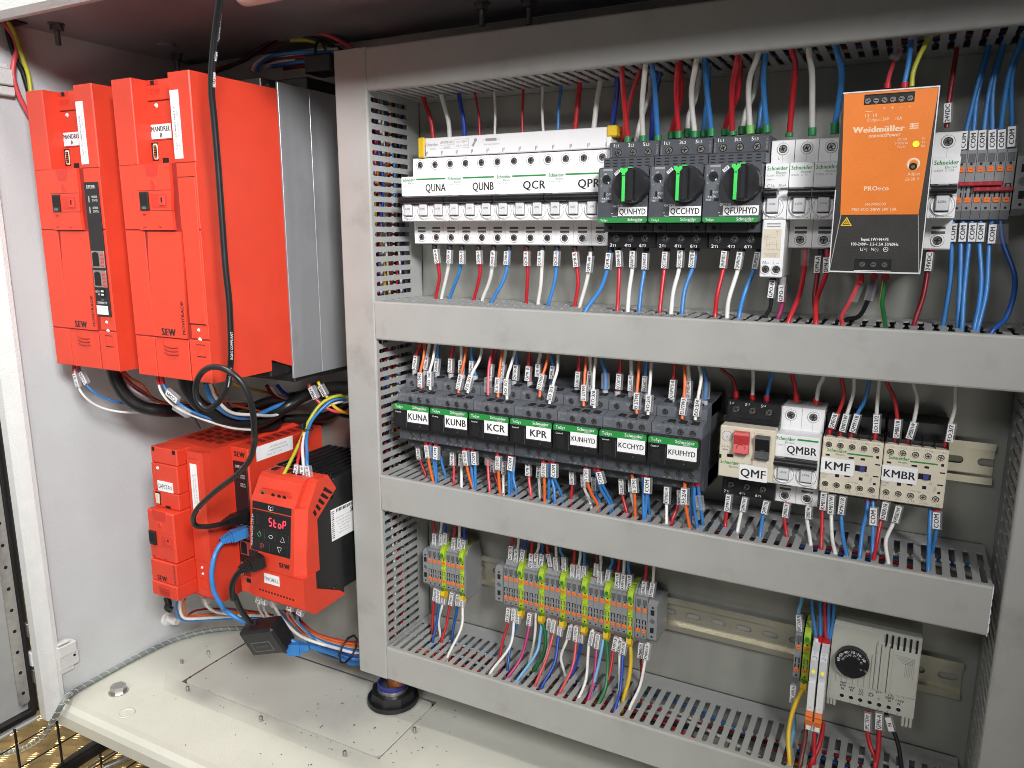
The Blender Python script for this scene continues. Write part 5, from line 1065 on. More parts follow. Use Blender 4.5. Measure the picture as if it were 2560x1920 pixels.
wire('black', 1.7, 'C', [(1775, 1085), (1765, 1270), (1750, 1370), (1712, 1445)], 'black wire tagged GPO-N under the residual current breaker', 52, 60, tg=('GPO-N', 1776, 1105, 1754, 1272), ferr=('ferrblack', 1778, 1075, 1776, 1110), plane=Z_A, group=G2)
wire('magenta', 1.9, 'C', [(1868, 1085), (1866, 1300), (1848, 1400), (1828, 1455)], 'magenta wire tagged GPO-L under the residual current breaker', 52, 60, tg=('GPO-L', 1860, 1150, 1850, 1308), ferr=('ferrgrey', 1870, 1075, 1868, 1150), plane=Z_A, group=G2)
wire('red', 1.9, 'C', [(2076, 795), (2070, 980), (2022, 1240), (1918, 1495)], 'red wire in an empty clear sleeve under the breaker D4 beside the residual current breaker', 38, 55, plane=Z_A, group=G2, empty=(2072, 825, 2066, 975))
wire('dark red', 1.9, 'E', [(350, 690), (312, 930), (280, 1180), (308, 1355)], 'dark red wire with the first QFN-A tag, under the breaker D4', 38, 55, tg=('QFN-A', 315, 770, 300, 932), ferr=('ferrblack', 352, 690, 345, 765), plane=Z_A, group=G2)
wire('red', 2.0, 'E', [(400, 690), (392, 930), (300, 1180), (292, 1395)], 'red wire with the second QFN-A tag, half behind the orange power supply', 42, 58, tg=('QFN-A', 392, 785, 384, 932), ferr=('ferrblack', 402, 700, 396, 780), plane=Z_A, group=G2)
wire('pink red', 1.7, 'E', [(705, 945), (682, 1030), (605, 1195), (530, 1330), (537, 1405)], 'pink red wire in a clear sleeve under the orange power supply', 92, 60, ferr=('ferrred', 706, 940, 702, 1022), plane=Z_A, group=G2, empty=(695, 1035, 628, 1188), dtag=86)
wire('black', 1.8, 'E', [(828, 945), (818, 1020), (772, 1185), (690, 1330), (558, 1372)], 'black wire in a clear sleeve under the orange power supply', 92, 60, ferr=('ferrred', 829, 940, 827, 990), plane=Z_A, group=G2, empty=(820, 1000, 772, 1180), dtag=86)
wire('green and yellow', 1.7, 'E', [(935, 945), (928, 1020), (902, 1190), (915, 1300), (932, 1428)], 'green and yellow earth wire under the orange power supply', 92, 62, ferr=('ferrred', 936, 940, 935, 1000), plane=Z_A, group=G2)
wire('dark red', 1.8, 'E', [(1355, 690), (1322, 920), (1280, 1150), (1198, 1405)], 'dark red wire tagged 24VDC under the breaker C10', 40, 60, tg=('24VDC', 1346, 737, 1324, 915), ferr=('ferrred', 1356, 690, 1352, 735), plane=Z_A, group=G2)
for i, (tg, pts) in enumerate((((1566, 472, 1550, 645), [(1560, 455), (1545, 650), (1532, 1000), (1468, 1405)]), ((1655, 466, 1640, 645), [(1650, 455), (1632, 650), (1622, 1000), (1602, 1425)]), ((1742, 466, 1728, 645), [(1730, 455), (1705, 660), (1660, 1100), (1640, 1432)]), ((1822, 466, 1805, 645), [(1812, 455), (1800, 650), (1818, 960), (1800, 1200), (1752, 1445)]), ((1927, 480, 1910, 662), [(1915, 455), (1890, 670), (1865, 1100), (1785, 1445)]))):
    wire('blue', 1.75, 'E', pts, '%s blue wire tagged COM from the left, under the grey terminals' % ORD[i], 34, 52, tg=('COM',) + tg, plane=Z_A, group=G2, tw=4.8)
wire('navy', 1.8, 'E', [(1995, 455), (2022, 660), (2120, 930), (2118, 1130), (2040, 1350), (1912, 1475)], 'blue wire in a clear sleeve curving far right under the grey terminals', 36, 52, plane=Z_A, group=G2, empty=(2012, 480, 2012, 662))

# --- above the contactors: main wires at the back, control wires in front
def main_(nm, col, c, x0, y0, tg, x1, y1, emp=None):
    wire(col, 1.9, c, [(x0, y0), ((tg or emp)[0] + 4, (tg or emp)[1]), (x1, y1 - 50), (x1, y1 + 5)], '%s wire %s above the contactors' % (col, ('tagged ' + nm) if tg else nm), 60, 58, tg=(nm,) + tg if tg else None, up=-96, ferr=('ferrgrey', x1, y1 - 50, x1, y1), group=G3, empty=emp, dtag=60)
def ctrl(txt, col, c, pts, tg, fe, emp=False, lab=None, d=80):
    wire(col, 1.5, c, pts, lab or '%s wire tagged %s above the contactors' % (col, txt), 66, d, tg=(txt,) + tg if not emp else None, empty=tg if emp else None, up=-96, ferr=('ferrred',) + fe, group=G3, dtag=d - 2, tw=4.9)
main_('QUNA-R', 'red', 'F', 562, 135, (516, 255, 500, 380), 506, 432); main_('QUNA-W', 'white', 'F', 640, 148, (616, 265, 604, 385), 606, 440); main_('QUNA-B', 'blue', 'F', 722, 158, (712, 280, 700, 405), 712, 456)
main_('QUNB-R', 'red', 'F', 856, 165, (836, 280, 830, 410), 838, 470); main_('QUNB-W', 'white', 'F', 935, 175, (932, 295, 926, 420), 940, 476); main_('QUNB-B', 'blue', 'F', 1028, 185, (1030, 302, 1024, 420), 1062, 490)
main_('QCR-R', 'dark red', 'F', 1252, 208, (1206, 330, 1195, 450), 1196, 500); main_('QCR-W', 'white', 'F', 1342, 220, (1318, 335, 1305, 460), 1312, 510); main_('QCR-B', 'blue', 'F', 1446, 230, (1438, 340, 1428, 480), 1420, 535)
main_('QPR-R', 'red', 'F', 1562, 235, (1552, 350, 1540, 488), 1565, 545); main_('QPR-W', 'white', 'F', 1662, 245, (1642, 330, 1634, 450), 1668, 556); main_('QPR-B', 'blue', 'F', 1755, 255, (1778, 350, 1765, 470), 1770, 560)
main_('QUNHYD-R', 'red', 'F', 2022, 275, (2012, 400, 2000, 545), 2002, 600); main_('QUNHYD-W', 'white', 'F', 2122, 285, (2122, 395, 2112, 530), 2115, 610)
main_('in a clear sleeve over contactor KUNHYD', 'blue', 'G', 382, 175, None, 417, 512, (415, 305, 415, 450))
main_('QCCHYD-R', 'red', 'G', 560, 195, (546, 310, 535, 455), 530, 522); main_('QCCHYD-W', 'white', 'G', 656, 205, (656, 325, 648, 470), 655, 530); main_('QCCHYD-B', 'blue', 'G', 796, 212, (786, 330, 775, 475), 780, 540)
main_('QFUPHYD-R', 'red', 'G', 1056, 238, (1042, 365, 1025, 540), 1035, 582); main_('QFUPHYD-W', 'white', 'G', 1180, 250, (1186, 375, 1180, 540), 1188, 598); main_('in a clear sleeve over contactor KFUPHYD', 'blue', 'G', 1318, 258, None, 1332, 610, (1342, 385, 1338, 540))
ctrl('EI 2/TM/0', 'orange', 'F', [(597, 143), (585, 280), (556, 420), (565, 560)], (555, 410, 555, 545), (568, 545, 570, 588)); ctrl('EO 3/0', 'white', 'F', [(696, 150), (672, 290), (640, 420), (648, 570)], (642, 400, 638, 535), (645, 540, 648, 592))
ctrl('EI 2/TM/F', 'orange', 'F', [(982, 178), (955, 330), (920, 480), (908, 600)], (932, 430, 904, 565), (908, 570, 908, 626)); ctrl('EO 3/1', 'white', 'F', [(1122, 195), (1100, 295), (1030, 430), (992, 600)], (1022, 435, 984, 572), (990, 578, 990, 632))
ctrl('', 'pink red', 'F', [(1216, 205), (1192, 330), (1183, 450), (1180, 620)], (1178, 456, 1176, 590), (1180, 596, 1180, 656), True, 'pink red wire in a clear sleeve above contactor KCR'); ctrl('EI 3/TM/E', 'orange', 'F', [(1312, 213), (1295, 330), (1278, 460), (1272, 640)], (1270, 457, 1264, 596), (1272, 600, 1272, 668)); ctrl('EO 3/2', 'white', 'F', [(1427, 225), (1395, 330), (1355, 470), (1355, 660)], (1350, 470, 1343, 616), (1354, 618, 1356, 682))
ctrl('EI 2/TM/H', 'orange', 'F', [(1736, 250), (1712, 350), (1672, 480), (1655, 640)], (1682, 428, 1650, 566), (1655, 640, 1655, 702), d=82); ctrl('EO 3/3', 'white', 'F', [(1826, 260), (1818, 390), (1780, 520), (1746, 700)], (1776, 530, 1745, 666), (1746, 668, 1745, 722))
ctrl('EI 2/TM/I', 'orange', 'F', [(2086, 285), (2072, 430), (2064, 600), (2062, 720)], (2066, 525, 2060, 672), (2062, 678, 2062, 756)); ctrl('EO:3/6', 'white', 'F', [(2172, 292), (2156, 430), (2152, 620), (2160, 740)], (2156, 565, 2148, 716), (2160, 718, 2160, 772))
ctrl('EI 2/TM/J', 'orange', 'G', [(732, 213), (716, 400), (704, 560), (708, 680)], (710, 485, 700, 640), (708, 645, 708, 698)); ctrl('EO:3/5', 'white', 'G', [(841, 215), (830, 400), (812, 580), (812, 690)], (822, 505, 808, 660), (812, 664, 812, 712))
ctrl('EI:2/TM/3', 'orange', 'G', [(1150, 245), (1150, 430), (1132, 620), (1126, 730)], (1146, 532, 1124, 690), (1126, 694, 1126, 752)); ctrl('EO:3/4', 'white', 'G', [(1285, 252), (1302, 345), (1268, 560), (1246, 740)], (1274, 542, 1253, 702), (1246, 706, 1245, 768))
for nm, col, pts, fe in (('first', 'dark red', [(125, 118), (198, 188), (225, 300)], (222, 268, 222, 312)), ('second', 'white', [(338, 130), (340, 200), (335, 318)], (335, 293, 335, 330)), ('third', 'blue', [(472, 148), (452, 220), (433, 328)], (434, 298, 433, 338))):
    wire(col, 1.6, 'H', pts, '%s wire, %s of the three into the top of the motor starter QMF' % (col, nm), 46, 40, up=-97, ferr=('ferrred',) + fe, group=G3)
wire('red', 1.8, 'H', [(610, 158), (628, 235), (636, 330)], 'red wire into the first pole of the two pole breaker QMBR', 44, 36, up=-97, ferr=('ferrred', 637, 288, 638, 342), group=G3); wire('white', 1.8, 'H', [(824, 176), (795, 235), (777, 350)], 'white wire into the second pole of the two pole breaker QMBR', 44, 36, up=-97, ferr=('ferrred', 776, 318, 775, 358), group=G3)
for nm, col, pts, tg, fe in (('QMF/1R', 'red', [(950, 182), (968, 300), (925, 430), (868, 570)], (910, 425, 878, 525), (870, 530, 866, 576)), ('QMF/1W', 'white', [(1038, 192), (1032, 290), (985, 440), (943, 580)], (986, 430, 953, 550), (945, 542, 942, 590)), ('QMF/1B', 'blue', [(1142, 203), (1112, 335), (1055, 440), (1017, 590)], (1061, 430, 1023, 555), (1019, 556, 1016, 600)), ('EO:13/2', 'white', [(1211, 210), (1200, 330), (1192, 440), (1182, 600)], (1194, 430, 1187, 560), (1184, 562, 1181, 608)),
        ('QMBR/1R', 'red', [(1266, 212), (1315, 320), (1336, 470), (1325, 620)], (1342, 465, 1328, 595), (1326, 592, 1324, 632)), ('QMBR/1W', 'white', [(1450, 222), (1476, 325), (1448, 490), (1410, 630)], (1452, 485, 1415, 600), (1412, 600, 1408, 645)), ('EO:3/7', 'white', [(1740, 255), (1735, 390), (1700, 510), (1668, 660)], (1714, 495, 1692, 622), (1670, 624, 1666, 676))):
    wire(col, 1.55, 'H', pts, '%s wire tagged %s above the cream mini contactors' % (col, nm), 48, 46, tg=(nm,) + tg, up=-97, ferr=('ferrred',) + fe, group=G3, dtag=50)

# --- below the contactors
def low(nm, col, c, pts, tg=None, fe=None, lab=None, d0=70, r=1.55, emp=None, tw=4.6):
    wire(col, r, c, pts, lab or '%s wire tagged %s below the contactors' % (col, nm), d0, 55, tg=(nm,) + tg if tg else None, ferr=('ferrred',) + fe if fe else None, plane=Z_B, group=G4, empty=emp, tw=tw)
B_ = 'blue wire without a tag, under contactor '
low('KUNA-R', 'red', 'F', [(530, 1080), (556, 1215), (606, 1358)], (532, 1085, 546, 1210), None, None, 62); low('EI 2/TM/E', 'orange', 'F', [(612, 1070), (632, 1210), (652, 1320), (676, 1424)], (612, 1080, 626, 1200), (610, 1048, 613, 1078), 'orange wire tagged EI under contactor KUNA', 82)
low('', 'blue', 'F', [(655, 1075), (682, 1250), (702, 1405)], None, (654, 1050, 656, 1082), B_ + 'KUNA beside its COM wire', 80); low('COM', 'blue', 'F', [(703, 1075), (697, 1215), (708, 1402)], (698, 1090, 696, 1210), (703, 1055, 703, 1086), 'blue wire tagged COM under contactor KUNA', 82, tw=5.2); low('', 'blue', 'F', [(735, 1095), (755, 1250), (786, 1362)], None, None, 'blue wire curving right at the back under contactor KUNA', 60)
low('KUNB-R', 'red', 'F', [(862, 1120), (866, 1270), (866, 1424)], (850, 1140, 850, 1265), None, None, 62); low('KUNB-W', 'white', 'F', [(932, 1140), (936, 1280), (936, 1448)], (932, 1155, 930, 1272), None, None, 62); low('EI 2/TM/K', 'orange', 'F', [(963, 1110), (985, 1270), (1012, 1390), (1046, 1492)], (964, 1130, 980, 1266), (962, 1098, 964, 1130), 'orange wire tagged EI under contactor KUNB', 82)
low('', 'blue', 'F', [(1004, 1115), (1030, 1320), (1052, 1484)], None, (1003, 1100, 1006, 1132), B_ + 'KUNB beside its COM wire', 80); low('COM', 'blue', 'F', [(1040, 1115), (1060, 1265), (1064, 1482)], (1046, 1140, 1055, 1262), (1039, 1105, 1041, 1136), 'blue wire tagged COM under contactor KUNB', 82, tw=5.2)
low('', 'pink red', 'F', [(1182, 1135), (1180, 1300), (1197, 1514)], None, None, 'pink red wire in a clear sleeve under contactor KCR', 66, emp=(1180, 1145, 1180, 1262)); low('KCR-R', 'dark red', 'F', [(1225, 1200), (1238, 1340), (1268, 1455)], (1226, 1210, 1220, 1328), None, None, 60); low('EI 2/TM/G', 'orange', 'F', [(1270, 1160), (1276, 1310), (1282, 1420), (1292, 1528)], (1273, 1182, 1270, 1308), (1268, 1148, 1270, 1178), 'orange wire tagged EI under contactor KCR', 82)
low('KCR-W', 'white', 'F', [(1335, 1210), (1325, 1350), (1320, 1508)], (1337, 1220, 1324, 1346), None, None, 62); low('', 'blue', 'F', [(1368, 1170), (1374, 1360), (1376, 1534)], None, (1366, 1160, 1368, 1186), B_ + 'KCR beside its COM wire', 80); low('COM', 'blue', 'F', [(1402, 1170), (1386, 1320), (1400, 1512)], (1394, 1182, 1380, 1312), (1403, 1160, 1401, 1190), 'blue wire tagged COM under contactor KCR', 82, tw=5.2); low('', 'blue', 'F', [(1432, 1215), (1412, 1360), (1438, 1498)], None, None, 'blue wire curving right at the back under contactor KCR', 60)
low('KPR-R', 'pink red', 'F', [(1560, 1225), (1556, 1370), (1576, 1544)], (1547, 1236, 1546, 1362), None, None, 62); low('KPR-W', 'white', 'F', [(1650, 1255), (1650, 1390), (1662, 1558)], (1652, 1265, 1644, 1382), None, None, 60); low('EI 2/TM/G', 'orange', 'F', [(1692, 1222), (1697, 1375), (1700, 1500), (1702, 1604)], (1696, 1246, 1695, 1372), (1691, 1212, 1693, 1242), 'orange wire tagged EI under contactor KPR', 82)
low('', 'blue', 'F', [(1752, 1230), (1742, 1420), (1738, 1574)], None, (1752, 1218, 1752, 1246), B_ + 'KPR left of its COM wire', 80); low('COM', 'blue', 'F', [(1786, 1235), (1790, 1380), (1862, 1552)], (1787, 1250, 1785, 1376), (1785, 1222, 1786, 1252), 'blue wire tagged COM under contactor KPR', 82, tw=5.2); low('', 'blue', 'F', [(1765, 1390), (1788, 1480), (1797, 1614)], None, None, 'second blue wire running forward under contactor KPR', 74)
low('KUNHYD-R', 'red', 'F', [(1945, 1300), (1955, 1450), (1946, 1570)], (1950, 1320, 1956, 1442), None, None, 62); low('KUNHYD-W', 'white', 'F', [(2055, 1340), (2068, 1475), (2124, 1608)], (2056, 1350, 2060, 1466), None, None, 60); low('EI 2/TM/I', 'orange', 'F', [(2086, 1285), (2096, 1420), (2135, 1530), (2192, 1634)], (2086, 1297, 2086, 1416), (2085, 1275, 2086, 1298), 'orange wire tagged EI under contactor KUNHYD', 82)
low('KUNHYD-B', 'blue', 'G', [(308, 1250), (326, 1390), (362, 1494)], (311, 1265, 316, 1386), None, None, 60); low('COM', 'blue', 'G', [(355, 1195), (390, 1330), (478, 1503)], (356, 1215, 386, 1326), (354, 1170, 356, 1212), 'blue wire tagged COM under contactor KUNHYD', 82, tw=5.2); low('', 'blue', 'G', [(322, 1180), (375, 1370), (458, 1513)], None, (320, 1170, 324, 1198), B_ + 'KUNHYD beside its COM wire', 80)
low('KCCHYD-R', 'red', 'G', [(560, 1265), (576, 1425), (614, 1584)], (564, 1276, 570, 1422), None, None, 62); low('KCCHYD-W', 'white', 'G', [(648, 1262), (655, 1410), (680, 1535)], (651, 1270, 654, 1402), None, None, 60); low('EI 2/TM/J', 'orange', 'G', [(664, 1235), (686, 1410), (690, 1520), (692, 1624)], (680, 1276, 690, 1406), None, 'orange wire tagged EI under contactor KCCHYD', 82)
low('', 'blue', 'G', [(764, 1240), (770, 1440), (772, 1648)], None, (764, 1232, 765, 1262), B_ + 'KCCHYD left of its COM wire', 80); low('COM', 'blue', 'G', [(802, 1245), (800, 1415), (784, 1644)], (806, 1267, 801, 1412), (800, 1232, 802, 1264), 'blue wire tagged COM under contactor KCCHYD', 82, tw=5.2); low('', 'blue', 'G', [(808, 1420), (812, 1500), (826, 1604)], None, None, 'second blue wire leaning right under contactor KCCHYD', 76)
low('KFUPHYD-W', 'white', 'G', [(985, 1335), (982, 1510), (981, 1700)], (985, 1352, 980, 1506), None, None, 66); low('KFUPHYD-R', 'red', 'G', [(1102, 1370), (1085, 1525), (1032, 1668)], (1102, 1382, 1104, 1520), None, None, 60); low('EI:2/4', 'orange', 'G', [(1152, 1310), (1150, 1400), (1158, 1530), (1195, 1732)], (1147, 1367, 1140, 1512), None, 'orange wire tagged EI:2/4 under contactor KFUPHYD', 82, tw=5.4)
low('', 'blue', 'G', [(1230, 1325), (1214, 1500), (1200, 1690)], None, (1230, 1312, 1230, 1340), 'blue wire bowing left under contactor KFUPHYD', 78); low('', 'blue', 'G', [(1240, 1340), (1236, 1520), (1262, 1722)], None, None, 'middle one of the three blue wires under contactor KFUPHYD', 80); low('', 'blue', 'G', [(1270, 1325), (1288, 1480), (1316, 1700)], None, (1270, 1312, 1270, 1342), 'blue wire in a clear sleeve under contactor KFUPHYD', 82, emp=(1278, 1440, 1292, 1562))
for nm, col, pts, tg in (('QMF/1R', 'red', [(176, 975), (157, 1105), (146, 1202)], (172, 985, 158, 1102)), ('QMF/1W', 'white', [(285, 1000), (258, 1105), (232, 1236)], (284, 1006, 266, 1102)), ('QMF/1B', 'blue', [(435, 1020), (410, 1120), (388, 1270)], (433, 1030, 412, 1118)), ('QMBR/1R', 'red', [(575, 1035), (556, 1148), (572, 1270)], (573, 1045, 558, 1142)), ('QMBR/1W', 'white', [(720, 1060), (712, 1158), (737, 1326)], (724, 1070, 718, 1152)),
        ('KMF/1R', 'red', [(830, 960), (818, 1098), (810, 1356)], (830, 970, 819, 1092)), ('KMF/1W', 'white', [(890, 970), (880, 1125), (886, 1290), (908, 1404)], (882, 988, 875, 1118)), ('KMF/1B', 'blue', [(965, 985), (950, 1128), (962, 1290), (988, 1416)], (960, 1000, 944, 1122)), ('KMBR/1R', 'red', [(1262, 1030), (1222, 1168), (1190, 1340), (1168, 1460)], (1258, 1037, 1234, 1158)), ('KMBR/1W', 'white', [(1352, 1055), (1308, 1182), (1256, 1310), (1276, 1474)], (1348, 1067, 1318, 1177))):
    wire(col, 1.6, 'H', pts, '%s wire tagged %s below the cream and white devices' % (col, nm), 46, 60, tg=(nm,) + tg, plane=Z_B, group=G4)
for lab, pts, tg, fe in (('blue wire curving down left of the COM tag under mini contactor KMF', [(1132, 1015), (1122, 1120), (1096, 1230), (1074, 1436)], None, (1132, 1008, 1131, 1040)), ('blue wire tagged COM under mini contactor KMF', [(1168, 1030), (1168, 1200), (1162, 1406)], (1172, 1076, 1168, 1197), None), ('blue wire left of the COM tag under mini contactor KMBR', [(1566, 1085), (1556, 1300), (1550, 1506)], None, None), ('blue wire tagged COM under mini contactor KMBR', [(1606, 1090), (1605, 1225), (1576, 1390)], (1608, 1106, 1604, 1222), (1606, 1085, 1606, 1112))):
    wire('blue', 1.6, 'H', pts, lab, 48, 60, tg=('COM',) + tg if tg else None, ferr=('ferrred',) + fe if fe else None, plane=Z_B, group=G4, tw=5.2)

# --- above the terminal blocks
U = (('KUNA/1R', 'red', [(448, 92), (465, 170), (460, 262)], (461, 175, 458, 256)), ('KUNA/1W', 'white', [(508, 105), (503, 175), (503, 266)], (505, 180, 503, 262)), ('KUNA/1B', 'dark blue', [(537, 108), (535, 172), (532, 262)], (536, 172, 530, 256)), ('KUNB/1R', 'red', [(602, 128), (594, 202), (592, 292)], (595, 205, 591, 286)), ('KUNB/1W', 'white', [(633, 130), (633, 202), (630, 296)], (634, 206, 628, 291)), ('KUNB/1B', 'dark blue', [(667, 138), (667, 216), (660, 306)], (665, 220, 656, 301)),
     ('KCR/1R', 'red', [(1000, 207), (993, 257), (986, 362)], (989, 260, 984, 356)), ('KCR/1W', 'white', [(1041, 213), (1035, 282), (1028, 380)], (1029, 284, 1021, 373)), ('KCR/1B', 'dark blue', [(1090, 227), (1075, 282), (1064, 382)], (1073, 286, 1061, 376)), ('KPR-1R', 'red', [(1134, 238), (1130, 312), (1128, 416)], (1129, 315, 1124, 411)), ('KPR-1W', 'white', [(1183, 243), (1170, 312), (1164, 418)], (1167, 313, 1159, 413)), ('KPR-1B', 'navy', [(1208, 258), (1206, 316), (1198, 420)], (1205, 318, 1194, 416)),
     ('KUNHYD/1R', 'red', [(1238, 262), (1256, 340), (1274, 412)], (1246, 316, 1263, 406)), ('KUNHYD/1W', 'white', [(1300, 268), (1302, 338), (1304, 436)], (1296, 340, 1301, 431)), ('KUNHYD/1B', 'blue', [(1328, 278), (1350, 338), (1350, 446)], (1354, 340, 1356, 436)), ('KCCHYD/1R', 'red', [(1429, 297), (1422, 388), (1416, 482)], (1417, 390, 1411, 476)), ('KCCHYD/1W', 'white', [(1469, 308), (1460, 392), (1458, 492)], (1459, 395, 1454, 486)), ('KCCHYD/1B', 'blue', [(1498, 313), (1496, 397), (1495, 494)], (1496, 399, 1491, 489)),
     ('KFUPHYD/1R', 'dark red', [(1583, 333), (1580, 383), (1578, 478)], (1580, 383, 1575, 471)), ('KFUPHYD/1W', 'white', [(1609, 338), (1611, 365), (1606, 432), (1604, 532)], (1606, 436, 1602, 526)), ('KFUPHYD/1B', 'blue', [(1692, 353), (1672, 422), (1658, 522)], (1664, 426, 1651, 516)), ('KMF/1R', 'red', [(1737, 368), (1730, 442), (1728, 556)], (1727, 446, 1721, 551)), ('KMF/1W', 'white', [(1771, 373), (1768, 452), (1764, 570)], (1767, 456, 1759, 566)), ('KMF/1B', 'blue', [(1799, 383), (1806, 456), (1808, 570)], (1810, 461, 1803, 566)),
     ('KMBR/1R', 'red', [(1927, 403), (1915, 502), (1908, 606)], (1912, 506, 1904, 601)), ('KMBR/1W', 'white', [(1976, 418), (1970, 512), (1960, 618)], (1970, 516, 1954, 611)))
for nm, col, pts, tg in U:
    wire(col, 1.65, 'I', pts, '%s wire tagged %s entering the top of the terminal blocks' % (col, nm), 34, 32, tg=(nm,) + tg, up=-283, ferr=('ferrred', pts[-1][0], pts[-1][1] - 16, pts[-1][0], pts[-1][1] + 4), group=G5, n=6)
# --- below the terminal blocks
V = (('KUNA/1R', 'red', [(470, 548), (456, 645), (446, 770), (446, 868)], (469, 556, 459, 641)), ('KUNA/1B', 'navy', [(490, 560), (488, 665), (474, 800), (448, 924)], (489, 569, 484, 656)), ('KUNA/1W', 'white', [(522, 590), (515, 668), (490, 770), (500, 888)], (526, 600, 519, 661)), ('KUNB/1R', 'red', [(582, 575), (564, 678), (540, 815), (508, 924)], (582, 585, 568, 671)), ('KUNB/1B', 'navy', [(625, 590), (618, 682), (592, 820), (580, 934)], (623, 600, 617, 676)), ('KUNB/1W', 'white', [(652, 620), (654, 690), (645, 830), (552, 1024)], (650, 636, 644, 681)),
     ('KCR/1R', 'red', [(976, 680), (970, 790), (930, 930), (908, 1066)], (973, 691, 963, 786)), ('KCR/1W', 'white', [(1010, 690), (1008, 800), (980, 960), (848, 1136)], (1010, 697, 1004, 781)), ('KCR/1B', 'navy', [(1038, 725), (1028, 802), (985, 960), (964, 1114)], (1036, 737, 1029, 796)), ('KPR/1R', 'magenta', [(1122, 715), (1114, 820), (1060, 1030), (958, 1186)], (1119, 727, 1109, 811)), ('', 'white', [(1160, 730), (1156, 850), (1142, 960), (1113, 1076)], None), ('', 'light blue', [(1200, 800), (1190, 880), (1160, 1010), (1018, 1214)], None), ('', 'green and yellow', [(1190, 742), (1226, 880), (1212, 1020), (1148, 1124)], None),
     ('KUNHYD/1W', 'white', [(1254, 755), (1250, 850), (1235, 1000), (1213, 1094)], (1253, 767, 1249, 846)), ('KUNHYD/1R', 'pink red', [(1290, 765), (1280, 872), (1230, 1050), (1148, 1246)], (1287, 777, 1274, 861)), ('KUNHYD/1B', 'dark blue', [(1330, 805), (1316, 890), (1290, 1070), (1198, 1246)], (1327, 821, 1320, 881)), ('KCCHYD/1W', 'white', [(1408, 805), (1376, 912), (1334, 1030), (1362, 1150)], (1402, 817, 1384, 906)), ('KCCHYD/1R', 'pink red', [(1440, 805), (1438, 928), (1410, 1110), (1318, 1296)], (1440, 817, 1431, 921)), ('KCCHYD/1B', 'dark blue', [(1478, 850), (1474, 936), (1440, 1080), (1413, 1146)], (1476, 861, 1469, 931)),
     ('KFUPHYD/1W', 'white', [(1556, 840), (1526, 952), (1506, 1190), (1438, 1356)], (1554, 851, 1534, 946)), ('KFUPHYD/1R', 'magenta', [(1595, 860), (1580, 982), (1560, 1200), (1508, 1376)], (1592, 871, 1577, 971)), ('', 'light blue', [(1630, 870), (1618, 960), (1590, 1100), (1543, 1286)], None), ('', 'green and yellow', [(1640, 862), (1658, 1060), (1640, 1250), (1573, 1396)], None), ('KMF/1R', 'red', [(1720, 880), (1696, 992), (1670, 1150), (1618, 1316)], (1717, 892, 1699, 986)), ('KMF/1W', 'white', [(1745, 895), (1740, 1000), (1740, 1200), (1728, 1346)], (1744, 906, 1734, 991)), ('KMF/1B', 'dark blue', [(1775, 915), (1762, 1018), (1745, 1250), (1698, 1426)], (1772, 926, 1759, 1011)), ('', 'yellow', [(1808, 888), (1818, 1050), (1800, 1200), (1763, 1326)], None),
     ('KMBR/1R', 'dark red', [(1892, 920), (1886, 1042), (1892, 1140), (1884, 1190)], (1890, 931, 1879, 1036)), ('KMBR/1W', 'white', [(1938, 930), (1916, 1052), (1880, 1230), (1808, 1386)], (1934, 941, 1918, 1046)))
WH = iter(('white wire right of the tag KPR/1R, under the long terminal strip', 'light blue wire beside the first green earth wire under the long terminal strip', 'green and yellow wire from the second earth terminal of the long strip', 'light blue wire beside the second green earth wire under the long terminal strip', 'green and yellow wire from the fifth earth terminal of the long strip', 'thick yellow wire from the sixth earth terminal of the long strip'))
for nm, col, pts, tg in V:
    wire(col, 2.1 if col in ('yellow', 'green and yellow') else 1.6, 'I', pts, '%s wire tagged %s leaving the bottom of the terminal blocks' % (col, nm) if tg else next(WH), 36 if tg else 40, 55, tg=(nm,) + tg if tg else None, plane=Z_C, group=G6, n=6)
# --- beside the thermostat
def th(col, r, pts, lab, d0, d1, **k): wire(col, r, 'J', pts, lab, d0, d1, group=G7, **k)
th('light blue', 1.7, [(457, 310), (440, 380), (432, 440), (440, 575)], 'pale blue wire tagged UPC FAN N above the single grey terminal', 36, 34, tg=('UPC FAN N', 432, 432, 438, 562), up=-283)
th('light blue', 1.7, [(400, 965), (386, 1130), (398, 1290), (368, 1475)], 'pale blue wire tagged UPC FAN N below the single grey terminal', 36, 50, tg=('UPC FAN N', 390, 988, 381, 1127), plane=Z_C)
th('yellow', 2.0, [(465, 1020), (390, 1180), (352, 1380), (362, 1616)], 'thick yellow wire below the earth terminal beside the thermostat', 46, 60, plane=Z_C)
th('brown', 1.9, [(492, 1290), (482, 1420), (438, 1645)], 'brown wire below the first slim relay module', 52, 60, plane=Z_C); th('red', 1.8, [(565, 1260), (558, 1360), (552, 1604)], 'red wire with a 24 tag between the slim relay modules', 54, 60, tg=('24', 566, 1276, 559, 1354), plane=Z_C, tw=5.4); th('red', 1.9, [(628, 1285), (600, 1450), (533, 1606)], 'red wire below the second slim relay module', 54, 60, plane=Z_C)
for i, (col, pts, e, fe) in enumerate((('blue', [(540, 330), (545, 430), (578, 660)], (535, 480, 575, 610), ('sticker', 574, 615, 580, 660)), ('blue', [(602, 345), (605, 430), (602, 655)], (600, 450, 606, 600), ('ferrred', 600, 596, 602, 655)), ('red', [(640, 350), (640, 470), (650, 690)], (628, 440, 640, 580), ('ferrred', 638, 615, 640, 690)), ('blue', [(672, 355), (670, 470), (662, 690)], (668, 462, 662, 598), ('ferrred', 660, 615, 662, 690)), ('blue', [(712, 365), (704, 480), (672, 640)], None, None))):
    th(col, 1.5, pts, '%s wire, %s of the bunch entering the slim relay modules from above' % (col, ORD[i]), 40, 46, empty=e, ferr=fe, up=-283)
